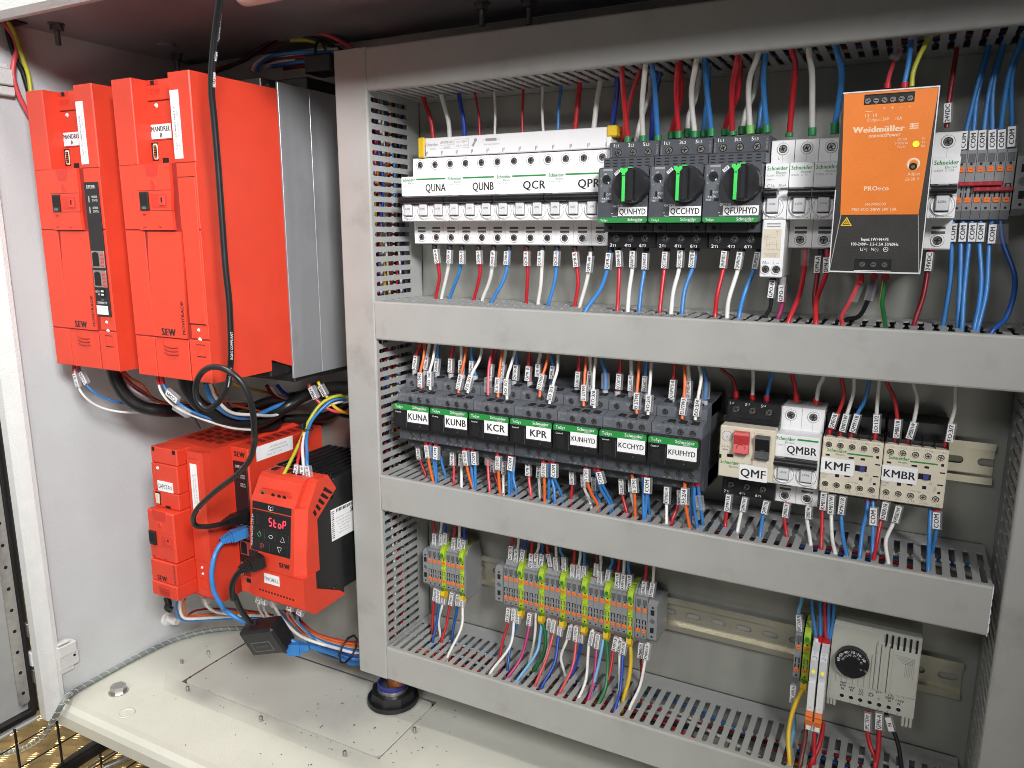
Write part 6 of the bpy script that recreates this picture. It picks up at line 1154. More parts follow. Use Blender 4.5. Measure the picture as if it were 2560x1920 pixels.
th('red', 2.0, [(978, 1195), (975, 1350), (998, 1470), (1036, 1560), (1034, 1655)], 'red wire tagged UPC TEMP under the thermostat', 36, 60, tg=('UPC TEMP', 977, 1210, 971, 1348), plane=Z_C); th('red', 2.1, [(1068, 1200), (1066, 1340), (1062, 1480), (1038, 1645)], 'red wire tagged QFN-A under the thermostat', 40, 62, tg=('QFN-A', 1067, 1210, 1062, 1338), plane=Z_C, tw=5.2); th('black', 1.9, [(1120, 1215), (1182, 1350), (1222, 1480), (1244, 1645)], 'black wire tagged N under the thermostat', 36, 58, tg=('N', 1136, 1240, 1166, 1352), plane=Z_C)

# --- wires lying inside the ducts, seen through the slots
rnd = random.Random(5)
k = 0
for i in range(17):
    col = ('red', 'white', 'dark blue', 'red', 'blue', 'black', 'yellow', 'white', 'orange', 'red', 'dark blue', 'white', 'green', 'blue', 'magenta', 'black', 'navy')[i]
    x = -81 + (i % 3) * 9 + rnd.random() * 3; d = 14 + i * 3.6; top = 150 if i % 3 else 120; bot = -460 if i % 2 else -230
    n_ = 26; P = [(x + 3.2 * math.sin(j * .7 + i), -(d + 3.5 * math.sin(j * .5 + i * 2)), top + (bot - top) * j / n_) for j in range(n_ + 1)]
    m = MB(); m.tube(smooth_path(P, 2), 1.5 + .5 * (i % 3 == 0), 'w ' + col, 6); tag(m.build('wire'), 'bundled wires seen as colours behind the slots of the tall upright duct', 'wire', 'wires inside the upright duct')
for z0, gname, zl, xr in ((-80, 'wires inside the duct under the breakers', 'bundled wires lying inside the level duct under the breaker row', 500), (-268, 'wires inside the duct under the contactors', 'bundled wires lying inside the level duct under the contactors', 505), (-470, 'wires inside the lowest duct', 'bundled wires lying inside the lowest duct', 505), (163, 'wires inside the top duct', 'bundled wires lying inside the top duct', 560)):
    for i in range(14):
        col = ('blue', 'white', 'red', 'navy', 'black', 'dark red', 'white', 'red', 'orange', 'green', 'red', 'magenta', 'yellow', 'dark blue')[i]
        d = 12 + i * 5; n_ = 24
        P = [(-40 + (xr + 40) * j / n_, -(d + 5 * math.sin(j * .45 + i * 1.9)), z0 - 4 + 7 * math.sin(j * .6 + i)) for j in range(n_ + 1)]
        m = MB(); m.tube(smooth_path(P, 2), 1.7, 'w ' + col, 6); tag(m.build('wire'), zl, 'wire', gname)

# ================================================================== cables of the drive side
def cable(col, r, segs, label, name='cable', cat='cable', group=None, n=10, m_=None, k=6):
    P = [p if isinstance(p, Vector) else at(p[0], p[1], p[2], p[3]) for p in segs]
    m = MB(); m.tube(smooth_path(P, k), r, m_ or ('w ' + col), n); return tag(m.build(name), label, cat, group)
def marker(c, tg, d, o, w=4.8, empty=False): return sleeve(c, tg, d, o, w, empty=empty)
# black patch cable with the loop
seg1 = [('L1', 1362, -120, 262), ('L1', 1350, 0, 256), ('L1', 1322, 200, 250), ('L1', 1303, 400, 246), ('L1', 1300, 570, 243), ('L1', 1318, 760, 240), ('L1', 1345, 1080, 238), ('L1', 1366, 1380, 238), ('L1', 1387, 1659, 238), ('L2', 1408, 620, 237), ('L2', 1418, 850, 236), ('L2', 1417, 1000, 233), ('L2', 1398, 1140, 232), ('L2', 1340, 1245, 234), ('L2', 1270, 1282, 238), ('L2', 1215, 1230, 241), ('L2', 1205, 1130, 243), ('L2', 1250, 1050, 245), ('L2', 1325, 1025, 246), ('L2', 1420, 1060, 245), ('L2', 1505, 1150, 240), ('L2', 1552, 1290, 234), ('L2', 1562, 1420, 228), ('L3', 1062, 330, 222), ('L3', 1030, 460, 216), ('L3', 930, 585, 212), ('L3', 760, 715, 210), ('L3', 640, 825, 208), ('L3', 588, 900, 206), ('L3', 578, 955, 202), ('L3', 605, 995, 197), ('L3', 690, 1000, 186), ('L3', 790, 982, 172), ('L3', 850, 962, 160)]
o = cable('black', 2.75, seg1, 'black patch cable hanging in front of the drives with a round loop', 'patch_cable', 'network cable', n=14)
m = MB()
for a, b, s_ in ((('L1', 1315, 570), ('L1', 1318, 410), 'BELKIN®'), (('L1', 1322, 395), ('L1', 1332, 300), 'HIGH'), (('L1', 1336, 280), ('L1', 1356, 60), 'PERFORMANCE'), (('L2', 1424, 1000), ('L2', 1424, 790), 'ROHS COMPLIANT'), (('L2', 1400, 1150), ('L2', 1420, 1030), 'www.belkin.com')):
    p, q = at(*a, 248 if a[0] == 'L1' else 242), at(*b, 248 if a[0] == 'L1' else 242); U = (q - p).normalized(); R = Vector((0, -1, 0)).cross(U) * -1
    back = (CAM - (p + q) / 2).normalized(); Rr = U.cross(back).normalized()
    m.text(s_, (p + q) / 2 - back * .6, 'wink', 2.0, (q - p).length, 0, U, back.cross(U))
m.build('cable_print', o)
def plug(parent, c, p0, p1, d0, d1, mt, w=5.6, h=4.6, boot=True):
    a, b = at(c, *p0, d0), at(c, *p1, d1); m = MB(); U = (b - a).normalized(); R = Vector((0, 0, 1)).cross(U).normalized(); V = U.cross(R)
    def slab(t0, t1, wa, ha, wb, hb, mt):
        A, B = a.lerp(b, t0), a.lerp(b, t1)
        P = [A + R * x * wa + V * y * ha for x, y in ((-1, -1), (1, -1), (1, 1), (-1, 1))] + [B + R * x * wb + V * y * hb for x, y in ((-1, -1), (1, -1), (1, 1), (-1, 1))]
        m.add(P, [(3, 2, 1, 0), (4, 5, 6, 7), (0, 1, 5, 4), (1, 2, 6, 5), (2, 3, 7, 6), (3, 0, 4, 7)], mt)
    slab(.42, 1, w, h, w, h, mt)
    for k in range(5): slab(k * .085, k * .085 + .055, w * (.5 + .08 * k), h * (.55 + .08 * k), w * (.52 + .08 * k), h * (.57 + .08 * k), mt)
    slab(0, .45, w * .42, h * .45, w * .7, h * .75, mt)
    return m.build('plug', parent)
plug(o, 'L3', (815, 975), (1000, 910), 165, 133, 'black', 6.2, 5.6)
o = cable('blue', 2.7, [('L3', 825, 1110, 156), ('L3', 775, 1170, 164), ('L3', 740, 1260, 172), ('L3', 725, 1380, 176), ('L3', 742, 1510, 176), ('L3', 800, 1620, 172), ('L4', 1385, 690, 166), ('L4', 1450, 735, 160), ('L4', 1540, 780, 154)], 'blue patch cable bending down from the network module to the black splitter', 'patch_cable', 'network cable', n=14)
plug(o, 'L3', (795, 1115), (1000, 1030), 160, 133, W_['w blue'], 6.0, 5.8)
o = cable('black', 3.2, [('L3', 985, 1320, 186), ('L3', 925, 1380, 190), ('L3', 885, 1470, 190), ('L3', 890, 1570, 186), ('L4', 1440, 600, 182), ('L4', 1480, 690, 172), ('L4', 1540, 770, 162)], 'short black patch cable from the keypad drive to the black splitter', 'patch_cable', 'network cable', n=14)
plug(o, 'L3', (945, 1345), (1130, 1260), 190, 166, 'black', 6.2, 6.2)
# splitter block hanging on the cables
t = thing('network_splitter', 'black network splitter block hanging on short cables above the gland plate', 'network splitter', 0, 0)
ctr = at('L4', 1640, 842, 150); m = MB(); m.box(-24, 24, -12, 12, -19, 17, 'black', 2.5); m.box(-15, 12, 11.9, 12.4, -12, 2, 'mgrey', .2); m.box(-13.6, 10.6, 12.3, 12.55, -10.6, .6, 'black'); m.ftext('OUTPUT', -1.4, -5, 12.55, 'mgrey', 3, 18)
for k in range(3): m.box(23.8, 24.6, -8, 8, -8 + k * 5, -5.6 + k * 5, 'hole')
Rm = Matrix.Rotation(math.radians(-14), 3, 'Y') @ Matrix.Rotation(math.radians(20), 3, 'X') @ Matrix.Rotation(math.radians(8), 3, 'Z')
m.v = [tuple(Rm @ Vector(v)) for v in m.v]; m.build('splitter_body', t, ctr)
m = MB()
for k in range(4): m.cyl((-16 + k * 3.2, 2, 16 + k * 0), (-16 + k * 3.2, 0, 19), 3.6 - k * .2, 'black', 12)
m.v = [tuple(Rm @ Vector(v)) for v in m.v]; m.build('cable_boot', t, ctr)
o = cable('blue', 2.7, [('L4', 1745, 850, 140), ('L4', 1830, 895, 134), ('L4', 1930, 920, 122), ('L4', 2060, 960, 90), ('L4', 2200, 1010, 50), Vector((-70, -36, -470))], 'blue patch cable leaving the black splitter to the right', 'patch_cable', 'network cable', n=12)
plug(o, 'L4', (1900, 915), (1770, 925), 130, 142, W_['w blue'], 5.4, 6.6)
# thick motor cables under the drives
TK = 'thick black motor cables'
cable('black', 7.2, [('L2', 690, 1020, 190), ('L2', 715, 1110, 186), ('L2', 780, 1210, 178), ('L2', 880, 1275, 165), ('L2', 1010, 1295, 145), ('L2', 1120, 1300, 118), ('L2', 1300, 1310, 70), ('L2', 1500, 1300, 30), ('L2', 1700, 1230, 18), Vector((-96, -18, -165))], 'thick black motor cable curving right from under drive MANDREL A', 'motor_cable', 'motor cable', TK, 16)
cable('black', 7.2, [('L2', 1130, 1080, 196), ('L2', 1160, 1170, 190), ('L2', 1240, 1270, 178), ('L2', 1360, 1340, 160), ('L2', 1500, 1370, 130), ('L2', 1620, 1350, 95), ('L2', 1760, 1270, 62), ('L2', 1900, 1190, 46), ('L2', 2080, 1150, 38), Vector((-92, -32, -172))], 'thick black motor cable curving right from under drive MANDREL B', 'motor_cable', 'motor cable', TK, 16)
cable('black', 6, [('L2', 1420, 1370, 110), ('L2', 1560, 1400, 88), ('L2', 1690, 1385, 60), ('L2', 1740, 1350, 30), Vector((-190, -14, -215)), Vector((-150, -14, -190))], 'black cable end folded back behind the CAPSTAN drive', 'motor_cable', 'motor cable', TK, 14)
GW = 'signal wires under the red drives'
def sig(col, segs, label, r=1.45): return cable(col, r, segs, label, 'wire', 'wire', GW, 7, k=5)
o = sig('white', [('L2', 456, 1020, 205), ('L2', 470, 1110, 205), ('L2', 510, 1195, 202), ('L2', 600, 1265, 190), ('L2', 740, 1302, 170), ('L2', 930, 1306, 140), ('L2', 1060, 1300, 120)], 'white wire tagged EO 4/1 under drive MANDREL A'); marker('L2', ('EO 4/1', 458, 1066, 478, 1150), 207, o, 5.2); ferrule(at('L2', 455, 1018, 205), at('L2', 456, 1064, 205), 2.2, 'ferrred', o)
o = sig('blue', [('L2', 482, 1020, 205), ('L2', 512, 1100, 204), ('L2', 560, 1165, 200), ('L2', 650, 1220, 186), ('L2', 800, 1256, 160), ('L2', 960, 1262, 135)], 'blue wire tagged COM under drive MANDREL A'); marker('L2', ('COM', 494, 1058, 530, 1132), 206, o, 5.6); ferrule(at('L2', 480, 1018, 205), at('L2', 487, 1058, 205), 2.2, 'ferrred', o)
o = sig('white', [('L2', 972, 1090, 207), ('L2', 985, 1165, 206), ('L2', 1040, 1240, 200), ('L2', 1140, 1305, 190), ('L2', 1290, 1362, 172), ('L2', 1430, 1402, 150), ('L2', 1560, 1414, 120)], 'white wire in a clear sleeve under drive MANDREL B'); marker('L2', ('', 1072, 1268, 1160, 1322), 198, o, 5.4, True); ferrule(at('L2', 970, 1085, 207), at('L2', 976, 1132, 207), 2.2, 'ferrred', o)
o = sig('blue', [('L2', 996, 1090, 207), ('L2', 1020, 1165, 206), ('L2', 1100, 1250, 198), ('L2', 1220, 1318, 184), ('L2', 1340, 1352, 166), ('L2', 1480, 1380, 140)], 'blue wire tagged COM under drive MANDREL B'); marker('L2', ('COM', 1024, 1178, 1090, 1236), 206, o, 5.8); ferrule(at('L2', 994, 1085, 207), at('L2', 1002, 1132, 207), 2.2, 'ferrred', o)
sig('orange', [('L2', 745, 1030, 180), ('L2', 800, 1090, 172), ('L2', 880, 1140, 160), ('L2', 940, 1215, 140), ('L2', 1050, 1255, 110), ('L2', 1200, 1268, 70), ('L2', 1500, 1262, 25), ('L2', 1700, 1258, 16)], 'orange wire from under drive MANDREL A running right along the back')
sig('red', [('L2', 740, 1050, 184), ('L2', 800, 1120, 174), ('L2', 900, 1190, 150), ('L2', 1040, 1265, 110), ('L2', 1200, 1252, 60), ('L2', 1500, 1248, 22), ('L2', 1740, 1240, 14)], 'red wire from under drive MANDREL A running right along the back')
sig('white', [('L2', 735, 1060, 182), ('L2', 790, 1140, 172), ('L2', 880, 1205, 155), ('L2', 1000, 1250, 120), ('L2', 1200, 1242, 60), ('L2', 1500, 1238, 22), ('L2', 1740, 1236, 14)], 'white wire from under drive MANDREL A running right along the back')
sig('blue', [('L2', 780, 1130, 168), ('L2', 880, 1190, 150), ('L2', 970, 1230, 130)], 'short blue wire between the white and orange wires under drive MANDREL A')
sig('blue', [('L2', 1262, 1125, 190), ('L2', 1290, 1210, 186), ('L2', 1360, 1290, 172), ('L2', 1460, 1335, 150), ('L2', 1560, 1330, 120), ('L2', 1720, 1260, 70), ('L2', 1900, 1205, 46), ('L2', 2060, 1180, 34), Vector((-92, -26, -178))], 'printed blue cable from under drive MANDREL B bending up to the right', 2.6)
sig('white', [('L2', 1290, 1125, 188), ('L2', 1330, 1220, 180), ('L2', 1420, 1305, 164), ('L2', 1560, 1320, 130), ('L2', 1700, 1320, 80), ('L2', 1850, 1250, 48), ('L2', 2020, 1200, 34), Vector((-92, -24, -182))], 'white wire from under drive MANDREL B bending up to the right', 1.9)
sig('orange', [('L2', 1300, 1135, 180), ('L2', 1380, 1240, 150), ('L2', 1540, 1285, 80), ('L2', 1640, 1310, 30), ('L2', 1560, 1340, 20)], 'orange wire looping at the back above the CAPSTAN drive')
sig('yellow', [('L2', 1440, 1130, 150), ('L2', 1560, 1165, 90), ('L2', 1680, 1190, 40), ('L2', 1800, 1215, 25)], 'yellow wire under the black terminal cover of drive MANDREL B', 1.8)
sig('dark red', [('L2', 1640, 1140, 60), ('L2', 1670, 1190, 50), ('L2', 1740, 1225, 36), ('L2', 1850, 1235, 22)], 'dark red wire under the terminals of drive MANDREL B', 2.2)
sig('white', [('L2', 1668, 1140, 62), ('L2', 1705, 1195, 52), ('L2', 1780, 1222, 38), ('L2', 1900, 1235, 22)], 'white wire under the terminals of drive MANDREL B', 2.2)
sig('dark blue', [('L2', 1705, 1140, 64), ('L2', 1745, 1185, 54), ('L2', 1820, 1215, 40), ('L2', 1960, 1225, 22)], 'dark blue wire under the terminals of drive MANDREL B', 2.4)
for i, (u, s_) in enumerate(((1630, 'ferrgrey'), (1665, 'sticker'), (1700, 'sticker'))):
    w_ = bpy.data.objects[-1] if 0 else None
o = sig('pink red', [('M', 1165, 320, 62), ('M', 1225, 470, 62), ('M', 1300, 570, 60), ('M', 1420, 665, 56), ('M', 1580, 720, 46), ('M', 1760, 712, 30)], 'pink red wire tagged MB/+ curving right under the aluminium heat sink', 2.0); marker('M', ('MB/+', 1190, 375, 1268, 540), 66, o, 6)
o = sig('yellow', [('M', 1300, 300, 56), ('M', 1360, 430, 56), ('M', 1435, 530, 54), ('M', 1520, 640, 50), ('M', 1640, 715, 42), ('M', 1770, 745, 26)], 'yellow wire tagged MB/E curving right under the aluminium heat sink', 2.0); marker('M', ('MB/E', 1322, 355, 1400, 495), 60, o, 6)
o = sig('black', [('M', 1240, 320, 52), ('M', 1300, 440, 52), ('M', 1400, 570, 48), ('M', 1520, 700, 40), ('M', 1650, 770, 32), ('M', 1770, 775, 22)], 'black wire in a clear sleeve curving right under the aluminium heat sink', 2.2); marker('M', ('', 1245, 370, 1325, 520), 54, o, 5.4, True)
sig('yellow green', [Vector((-80, -30, -150)), ('M', 1740, 502, 34), ('M', 1610, 492, 46), ('M', 1460, 530, 58), ('M', 1310, 640, 70), ('M', 1170, 850, 84), ('M', 1060, 1110, 100), ('M', 920, 1400, 122), ('M', 826, 1585, 134)], 'yellow green earth wire bending down into the keypad drive', 2.0)
o = sig('white', [Vector((-80, -26, -160)), ('M', 1740, 560, 30), ('M', 1600, 578, 42), ('M', 1420, 640, 56), ('M', 1230, 790, 72), ('M', 1130, 980, 90), ('M', 1085, 1200, 106), ('M', 1100, 1470, 122), ('L3', 1442, 640, 127)], 'white wire tagged XPR-W into the top of the keypad drive', 1.9); marker('L3', ('XPR-W', 1440, 520, 1444, 622), 128, o, 5.2)
o = sig('blue', [Vector((-80, -30, -155)), ('M', 1740, 536, 33), ('M', 1620, 532, 43), ('M', 1480, 570, 56), ('M', 1290, 740, 72), ('M', 1185, 900, 88), ('M', 1140, 1100, 104), ('M', 1150, 1320, 116), ('L3', 1478, 500, 124), ('L3', 1500, 640, 127)], 'blue wire tagged XPR-B into the top of the keypad drive', 1.9); marker('L3', ('XPR-B', 1478, 522, 1494, 625), 129, o, 5.2)
o = sig('red', [('M', 1150, 900, 82), ('M', 1090, 1050, 96), ('M', 1050, 1250, 110), ('M', 1012, 1450, 122), ('L3', 1388, 640, 127)], 'red wire tagged XPR-R into the top of the keypad drive', 1.9); marker('L3', ('XPR-R', 1396, 514, 1384, 612), 129, o, 5.2)
m = MB(); p = at('M', 1135, 935, 92); m.tube([p + Vector((8 * math.cos(a * .7) , -6 * math.sin(a * .7), 1.2 * math.cos(a * .7) * -1)) for a in range(10)], 1.1, 'black', 6); q = at('M', 1085, 905, 96); m.box(q.x - 3, q.x + 3, -q.y - 3, -q.y + 3, q.z - 2.4, q.z + 3, 'black', .8); tag(m.build('cable_tie'), 'black cable tie round the wires above the keypad drive', 'cable tie', 'black cable ties')
m = MB(); p = at('L2', 1475, 1350, 140); m.tube([p + Vector((2 * math.sin(a * .7), -12 * math.cos(a * .7), 11 * math.sin(a * .7))) for a in range(10)], 1.0, 'black', 6); m.tube([p + Vector((0, -10, 8)), p + Vector((-2, -14, 22))], 1.6, 'black', 6); tag(m.build('cable_tie'), 'black cable tie round the thick cables above the CAPSTAN drive', 'cable tie', 'black cable ties')
m = MB(); a, b = at('L2', 1165, 1300, 118), at('L2', 1232, 1405, 118); m.tube([a, a.lerp(b, .5), b], [1.6, 1.5, .9], 'black', 6); tag(m.build('cable_tie'), 'loose black cable tie end poking down under drive MANDREL B', 'cable tie', 'black cable ties')
# wires along the bottom
sig('blue', [('L4', 1088, 625, 150), ('L4', 1082, 690, 148), ('L4', 1110, 745, 142), ('L4', 1180, 755, 132), ('L4', 1350, 745, 100), ('L4', 1600, 738, 55), ('L4', 1750, 760, 40)], 'blue wire under the CAPSTAN drive turning right')
sig('white', [('L4', 1108, 625, 152), ('L4', 1108, 690, 150), ('L4', 1130, 735, 145), ('L4', 1190, 742, 134), ('L4', 1350, 732, 100), ('L4', 1600, 722, 55), ('L4', 1780, 760, 36)], 'white wire under the CAPSTAN drive turning right', 1.9)
sig('orange', [('L4', 1136, 620, 148), ('L4', 1130, 680, 146), ('L4', 1150, 725, 138), ('L4', 1220, 722, 120), ('L4', 1400, 705, 84), ('L4', 1650, 710, 40)], 'orange wire under the CAPSTAN drive turning right')
sig('dark red', [('L4', 1160, 715, 130), ('L4', 1210, 690, 116), ('L4', 1330, 680, 90), ('L4', 1500, 690, 60), ('L4', 1680, 720, 34)], 'dark red wire arching under the CAPSTAN drive')
o = sig('white', [('L4', 1256, 615, 140), ('L4', 1275, 665, 136), ('L4', 1330, 700, 120), ('L4', 1420, 712, 100)], 'white wire in a clear sleeve under the right side of the CAPSTAN drive', 1.9); marker('L4', ('', 1252, 605, 1272, 655), 142, o, 5.6, True)
m = MB(); m.tube(smooth_path([at('L4', 1025, 610, 148), at('L4', 1035, 650, 148), at('L4', 1028, 672, 148), at('L4', 1055, 690, 146)], 4), 4.2, 'black', 8); tag(m.build('cable_stub'), 'black bunched cable end under the CAPSTAN drive', 'cable stub')
for i, (col, y0, dd, r) in enumerate((('blue', 0, 96, 2.6), ('orange', -22, 84, 2.2), ('white', -8, 92, 2.0), ('dark blue', 18, 88, 3.0), ('orange', -36, 76, 2.2), ('blue', 40, 84, 3.4), ('white', 8, 98, 2.0), ('black', 58, 70, 3.0), ('pink red', -44, 70, 2.0), ('blue', 66, 60, 3.4))):
    sig(col, [('L4', 1700 + i * 14, 690 + i * 3, dd * .7), ('L4', 1800 + i * 6, 775 + y0 * .4, dd), ('L4', 1940, 868 + y0 * .8, dd), ('L4', 2080, 918 + y0, dd * .8), ('L4', 2212, 940 + y0 * 1.15, dd * .6), Vector((-70, -dd * .42, -478 - y0 * .1))], '%s wire of the bundle running right along the bottom, %s down' % (col, ('first', 'second', 'third', 'fourth', 'fifth', 'sixth', 'seventh', 'eighth', 'ninth', 'tenth')[i]), r)
for i, (u, v, u2, v2, s_) in enumerate(((1596, 592, 1584, 645, 'KCS'), (1626, 592, 1616, 650, '12VDC'), (1782, 642, 1776, 690, 'W'), (1848, 655, 1836, 718, 'E2/8'))):
    o = sig(('white', 'white', 'orange', 'blue')[i], [('L4', u + 2, v - 20, 150), ('L4', (u + u2) / 2, (v + v2) / 2, 146), ('L4', u2 + (10 if i < 2 else -6), v2 + 40, 132), ('L4', u2 + 60, v2 + 110, 110), ('L4', u2 + 130, v2 + 190, 96)], '%s wire tagged %s under the keypad drive' % (('white', 'white', 'orange', 'blue')[i], s_)); marker('L4', (s_, u, v, u2, v2), 151, o, 6)
o = sig('white', [('L4', 1650, 600, 148), ('L4', 1690, 670, 142), ('L4', 1740, 750, 128), ('L4', 1850, 850, 112), ('L4', 2000, 905, 96)], 'white wire in a clear sleeve under the keypad drive', 1.9); marker('L4', ('', 1656, 610, 1690, 665), 148, o, 5.6, True)
m = MB(); p = at('L4', 2140, 930, 80); m.tube([p + Vector((3 * math.sin(a * .7), -16 * math.cos(a * .7), 17 * math.sin(a * .7))) for a in range(10)], 1.3, 'black', 6); m.box(p.x, p.x + 10, 40, 62, p.z + 12, p.z + 22, 'black', .8); tag(m.build('cable_tie'), 'black cable tie round the bottom wire bundle beside the upright duct', 'cable tie', 'black cable ties')
# spiral wrapped cable over the floor lip
P = [at('L4', -60, 1580, 262), at('L4', 0, 1572, 260), at('L4', 130, 1545, 257), at('L4', 260, 1468, 255), at('L4', 335, 1350, 254), at('L4', 395, 1245, 247), atz('L4', 440, 1200, -540), atz('L4', 520, 1152, -541), atz('L4', 680, 1062, -541), atz('L4', 850, 972, -541), atz('L4', 1080, 868, -541), atz('L4', 1300, 812, -541), atz('L4', 1500, 800, -541), atz('L4', 1640, 790, -541)]
sp = smooth_path(P, 10); m = MB(); m.tube(sp, 3.1, 'spiral', 12)
wr = []; acc = 0
for i in range(1, len(sp) - 1):
    T = (sp[i + 1] - sp[i - 1]).normalized(); u = T.orthogonal().normalized(); w = T.cross(u)
    for j in range(4):
        f = j / 4; c0 = sp[i].lerp(sp[i + 1], f); acc += (sp[i + 1] - sp[i]).length / 4; a = acc / 11 * 2 * math.pi; wr.append(c0 + (u * math.cos(a) + w * math.sin(a)) * 3.15)
m.tube(wr, .38, 'lgrey', 5); tag(m.build('spiral_cable'), 'grey spiral wrapped cable lying across the floor and over the front lip', 'cable')
# wires at the top
TW = 'wires behind the tops of the drives'
def top(col, segs, lab, r=2.0): return cable(col, r, segs, lab, 'wire', 'wire', TW, 7)
top('pink red', [atx('O', u, v, -416) for u, v in ((20, 200), (60, 260), (110, 320), (155, 420), (165, 510), (138, 600), (130, 740), (170, 900), (230, 1030), (290, 1140))], 'dusty red wire hanging in the top left corner', 2.6)
top('yellow green', [atx('O', u, v, -411) for u, v in ((70, 200), (140, 320), (190, 460), (235, 600), (280, 740), (305, 900), (312, 980))], 'yellow green earth wire hanging in the top left corner', 2.4)
top('black', [atx('O', u, v, -420) for u, v in ((50, 210), (100, 420), (155, 580), (215, 690), (250, 800), (290, 940))], 'black wire hanging in the top left corner', 2.4)
m = MB(); p = atx('O', 60, 205, -415); m.box(XL + .5, XL + 24, -p.y - 14, -p.y + 16, p.z - 2, ZC - .5, 'black', 1.2); tag(m.build('cable_inlet'), 'black cable inlet block in the top left corner', 'cable inlet')
for col, pts, lab in (('dark red', [('N', 60, 720, 60), ('N', 250, 660, 40), ('N', 430, 600, 24), ('N', 620, 490, 16), ('N', 860, 380, 14), ('N', 1060, 330, 14), ('N', 1250, 345, 14), ('N', 1400, 410, 12), ('N', 1520, 490, 8)], 'dark red wire arching along the ceiling behind the drives'), ('pink red', [('N', 960, 350, 22), ('N', 1100, 328, 20), ('N', 1260, 350, 18), ('N', 1420, 425, 16), ('N', 1530, 500, 10)], 'pink red wire arching down behind the upright duct'), ('black', [('N', 150, 710, 50), ('N', 400, 610, 30), ('N', 640, 450, 22), ('N', 860, 350, 20), ('N', 1060, 360, 18), ('N', 1250, 430, 14), ('N', 1400, 500, 8)], 'black wire arching along the ceiling behind the drives'), ('yellow green', [('N', 900, 400, 16), ('N', 1060, 400, 14), ('N', 1200, 440, 10), ('N', 1340, 500, 6)], 'dim yellow green wire arching behind the drives'),
        ('blue', [('N', 575, 700, 80), ('N', 610, 620, 72), ('N', 740, 550, 58), ('N', 960, 520, 44), ('N', 1180, 520, 36), ('N', 1360, 520, 30)], 'upper blue wire running from drive MANDREL B to the upright duct'), ('white', [('N', 520, 690, 84), ('N', 570, 620, 76), ('N', 680, 560, 62), ('N', 900, 535, 46), ('N', 1200, 500, 32), ('N', 1360, 490, 28)], 'white wire running from drive MANDREL B to the upright duct'), ('dark red', [('N', 500, 690, 80), ('N', 640, 610, 64), ('N', 860, 575, 48), ('N', 1100, 562, 38), ('N', 1360, 555, 28)], 'dark red wire running from drive MANDREL B to the upright duct'), ('blue', [('N', 700, 660, 70), ('N', 860, 630, 54), ('N', 1060, 605, 42), ('N', 1360, 590, 30)], 'lower blue wire running from drive MANDREL B to the upright duct'), ('white', [('N', 640, 670, 72), ('N', 760, 620, 60), ('N', 940, 600, 46)], 'short white wire above drive MANDREL B'), ('dark red', [('N', 820, 680, 50), ('N', 940, 660, 40), ('N', 1120, 640, 32)], 'short dark red wire behind the heat sink top')):
    top(col, pts, lab, 2.2)
m = MB(); p = at('N', 1200, 640, 40); m.box(p.x - 14, p.x + 22, 24, 52, p.z - 10, p.z + 8, 'black', 1.2); q = at('N', 1185, 540, 40); m.tube([q + Vector((1, -9 * math.cos(a * .7), 14 * math.sin(a * .7))) for a in range(10)], 1.6, 'black', 6); tag(m.build('cable_tie'), 'black tie and clip holding the wires at the top beside the upright duct', 'cable tie', 'black cable ties')

# ================================================================== fittings of the cabinet
def hexbolt(label, x, y, z, down, head=6.4, hh=5.4, shank=2.9, L=18, group='bolts in the cabinet ceiling', st='darksteel'):
    m = MB(); s = -1 if down else 1
    P = [(head * math.cos(k * math.pi / 3), head * math.sin(k * math.pi / 3)) for k in range(6)]
    m.cyl((0, 0, 0), (0, 0, s * 1.4), head * 1.25, st, 22)
    vs = [(a, b, s * 1.4) for a, b in P] + [(a, b, s * (1.4 + hh)) for a, b in P]
    m.add(vs, [(i, (i + 1) % 6, 6 + (i + 1) % 6, 6 + i) for i in range(6)] + [tuple(range(6, 12))], st)
    if down: m.tube([(0, 0, s * (1.4 + hh + k * .5)) for k in range(int(L * 2))], [shank * (1 if k % 3 else .88) for k in range(int(L * 2))], 'darksteel', 12)
    o = m.build('bolt', None, (x, y, z)); return tag(o, label, 'bolt', group)
for lab, x, y in (('ceiling bolt above drive MANDREL A', -380, -181), ('ceiling bolt above drive MANDREL B', -386 + 0, -28), ('ceiling bolt above the left end of the top duct', 52.7, -43.3), ('second ceiling bolt above the top duct, further right', 95.2, -28.6)):
    hexbolt('dark steel ' + lab, x, y, ZC, True, L=15)
m = MB(); m.cyl((0, 0, 0), (0, 0, -2), 10, 'ceil', 24); tag(m.build('blanking_cap', None, (-358, -65, ZC)), 'round flat cap in the ceiling beside a bolt', 'cap')
hexbolt('large washered hexagon bolt in the cream cabinet floor', -380, -195, ZF, False, 9.0, 7.5, group=None, st='steel')
m = MB(); m.ring(0, 0, 0, 6.6, 10, .5, 'floor', 28); m.fcyl(0, 0, -1.0, .1, 6.8, 'floor', 28); o = m.build('floor_plug', None, (-334, -218, ZF + .3)); o.rotation_euler = (-math.pi / 2, 0, 0); tag(o, 'painted round plug in the cream floor in front of the bolt', 'floor plug')
for i, (x, y, w) in enumerate(((-308, -152.8, 'at the front left corner'), (-184, -154.2, 'in the middle of the front edge'), (-59, -156.3, 'at the front right'), (-351, -84.2, 'at the left edge'), (-183.5, -18.4, 'at the back edge'), (-15, -88.4, 'at the right edge'), (-364, -115.5, 'further left of it'))):
    m = MB()
    for k in range(4): m.cyl((0, 0, k * 1.3), (0, 0, k * 1.3 + .8), 2.0, 'steel', 12); m.cyl((0, 0, k * 1.3 + .8), (0, 0, k * 1.3 + 1.3), 1.6, 'steel', 12)
    tag(m.build('threaded_stud', None, (x, y, ZF)), 'short threaded stud beside the gland plate, ' + w, 'stud', 'threaded studs round the gland plate')
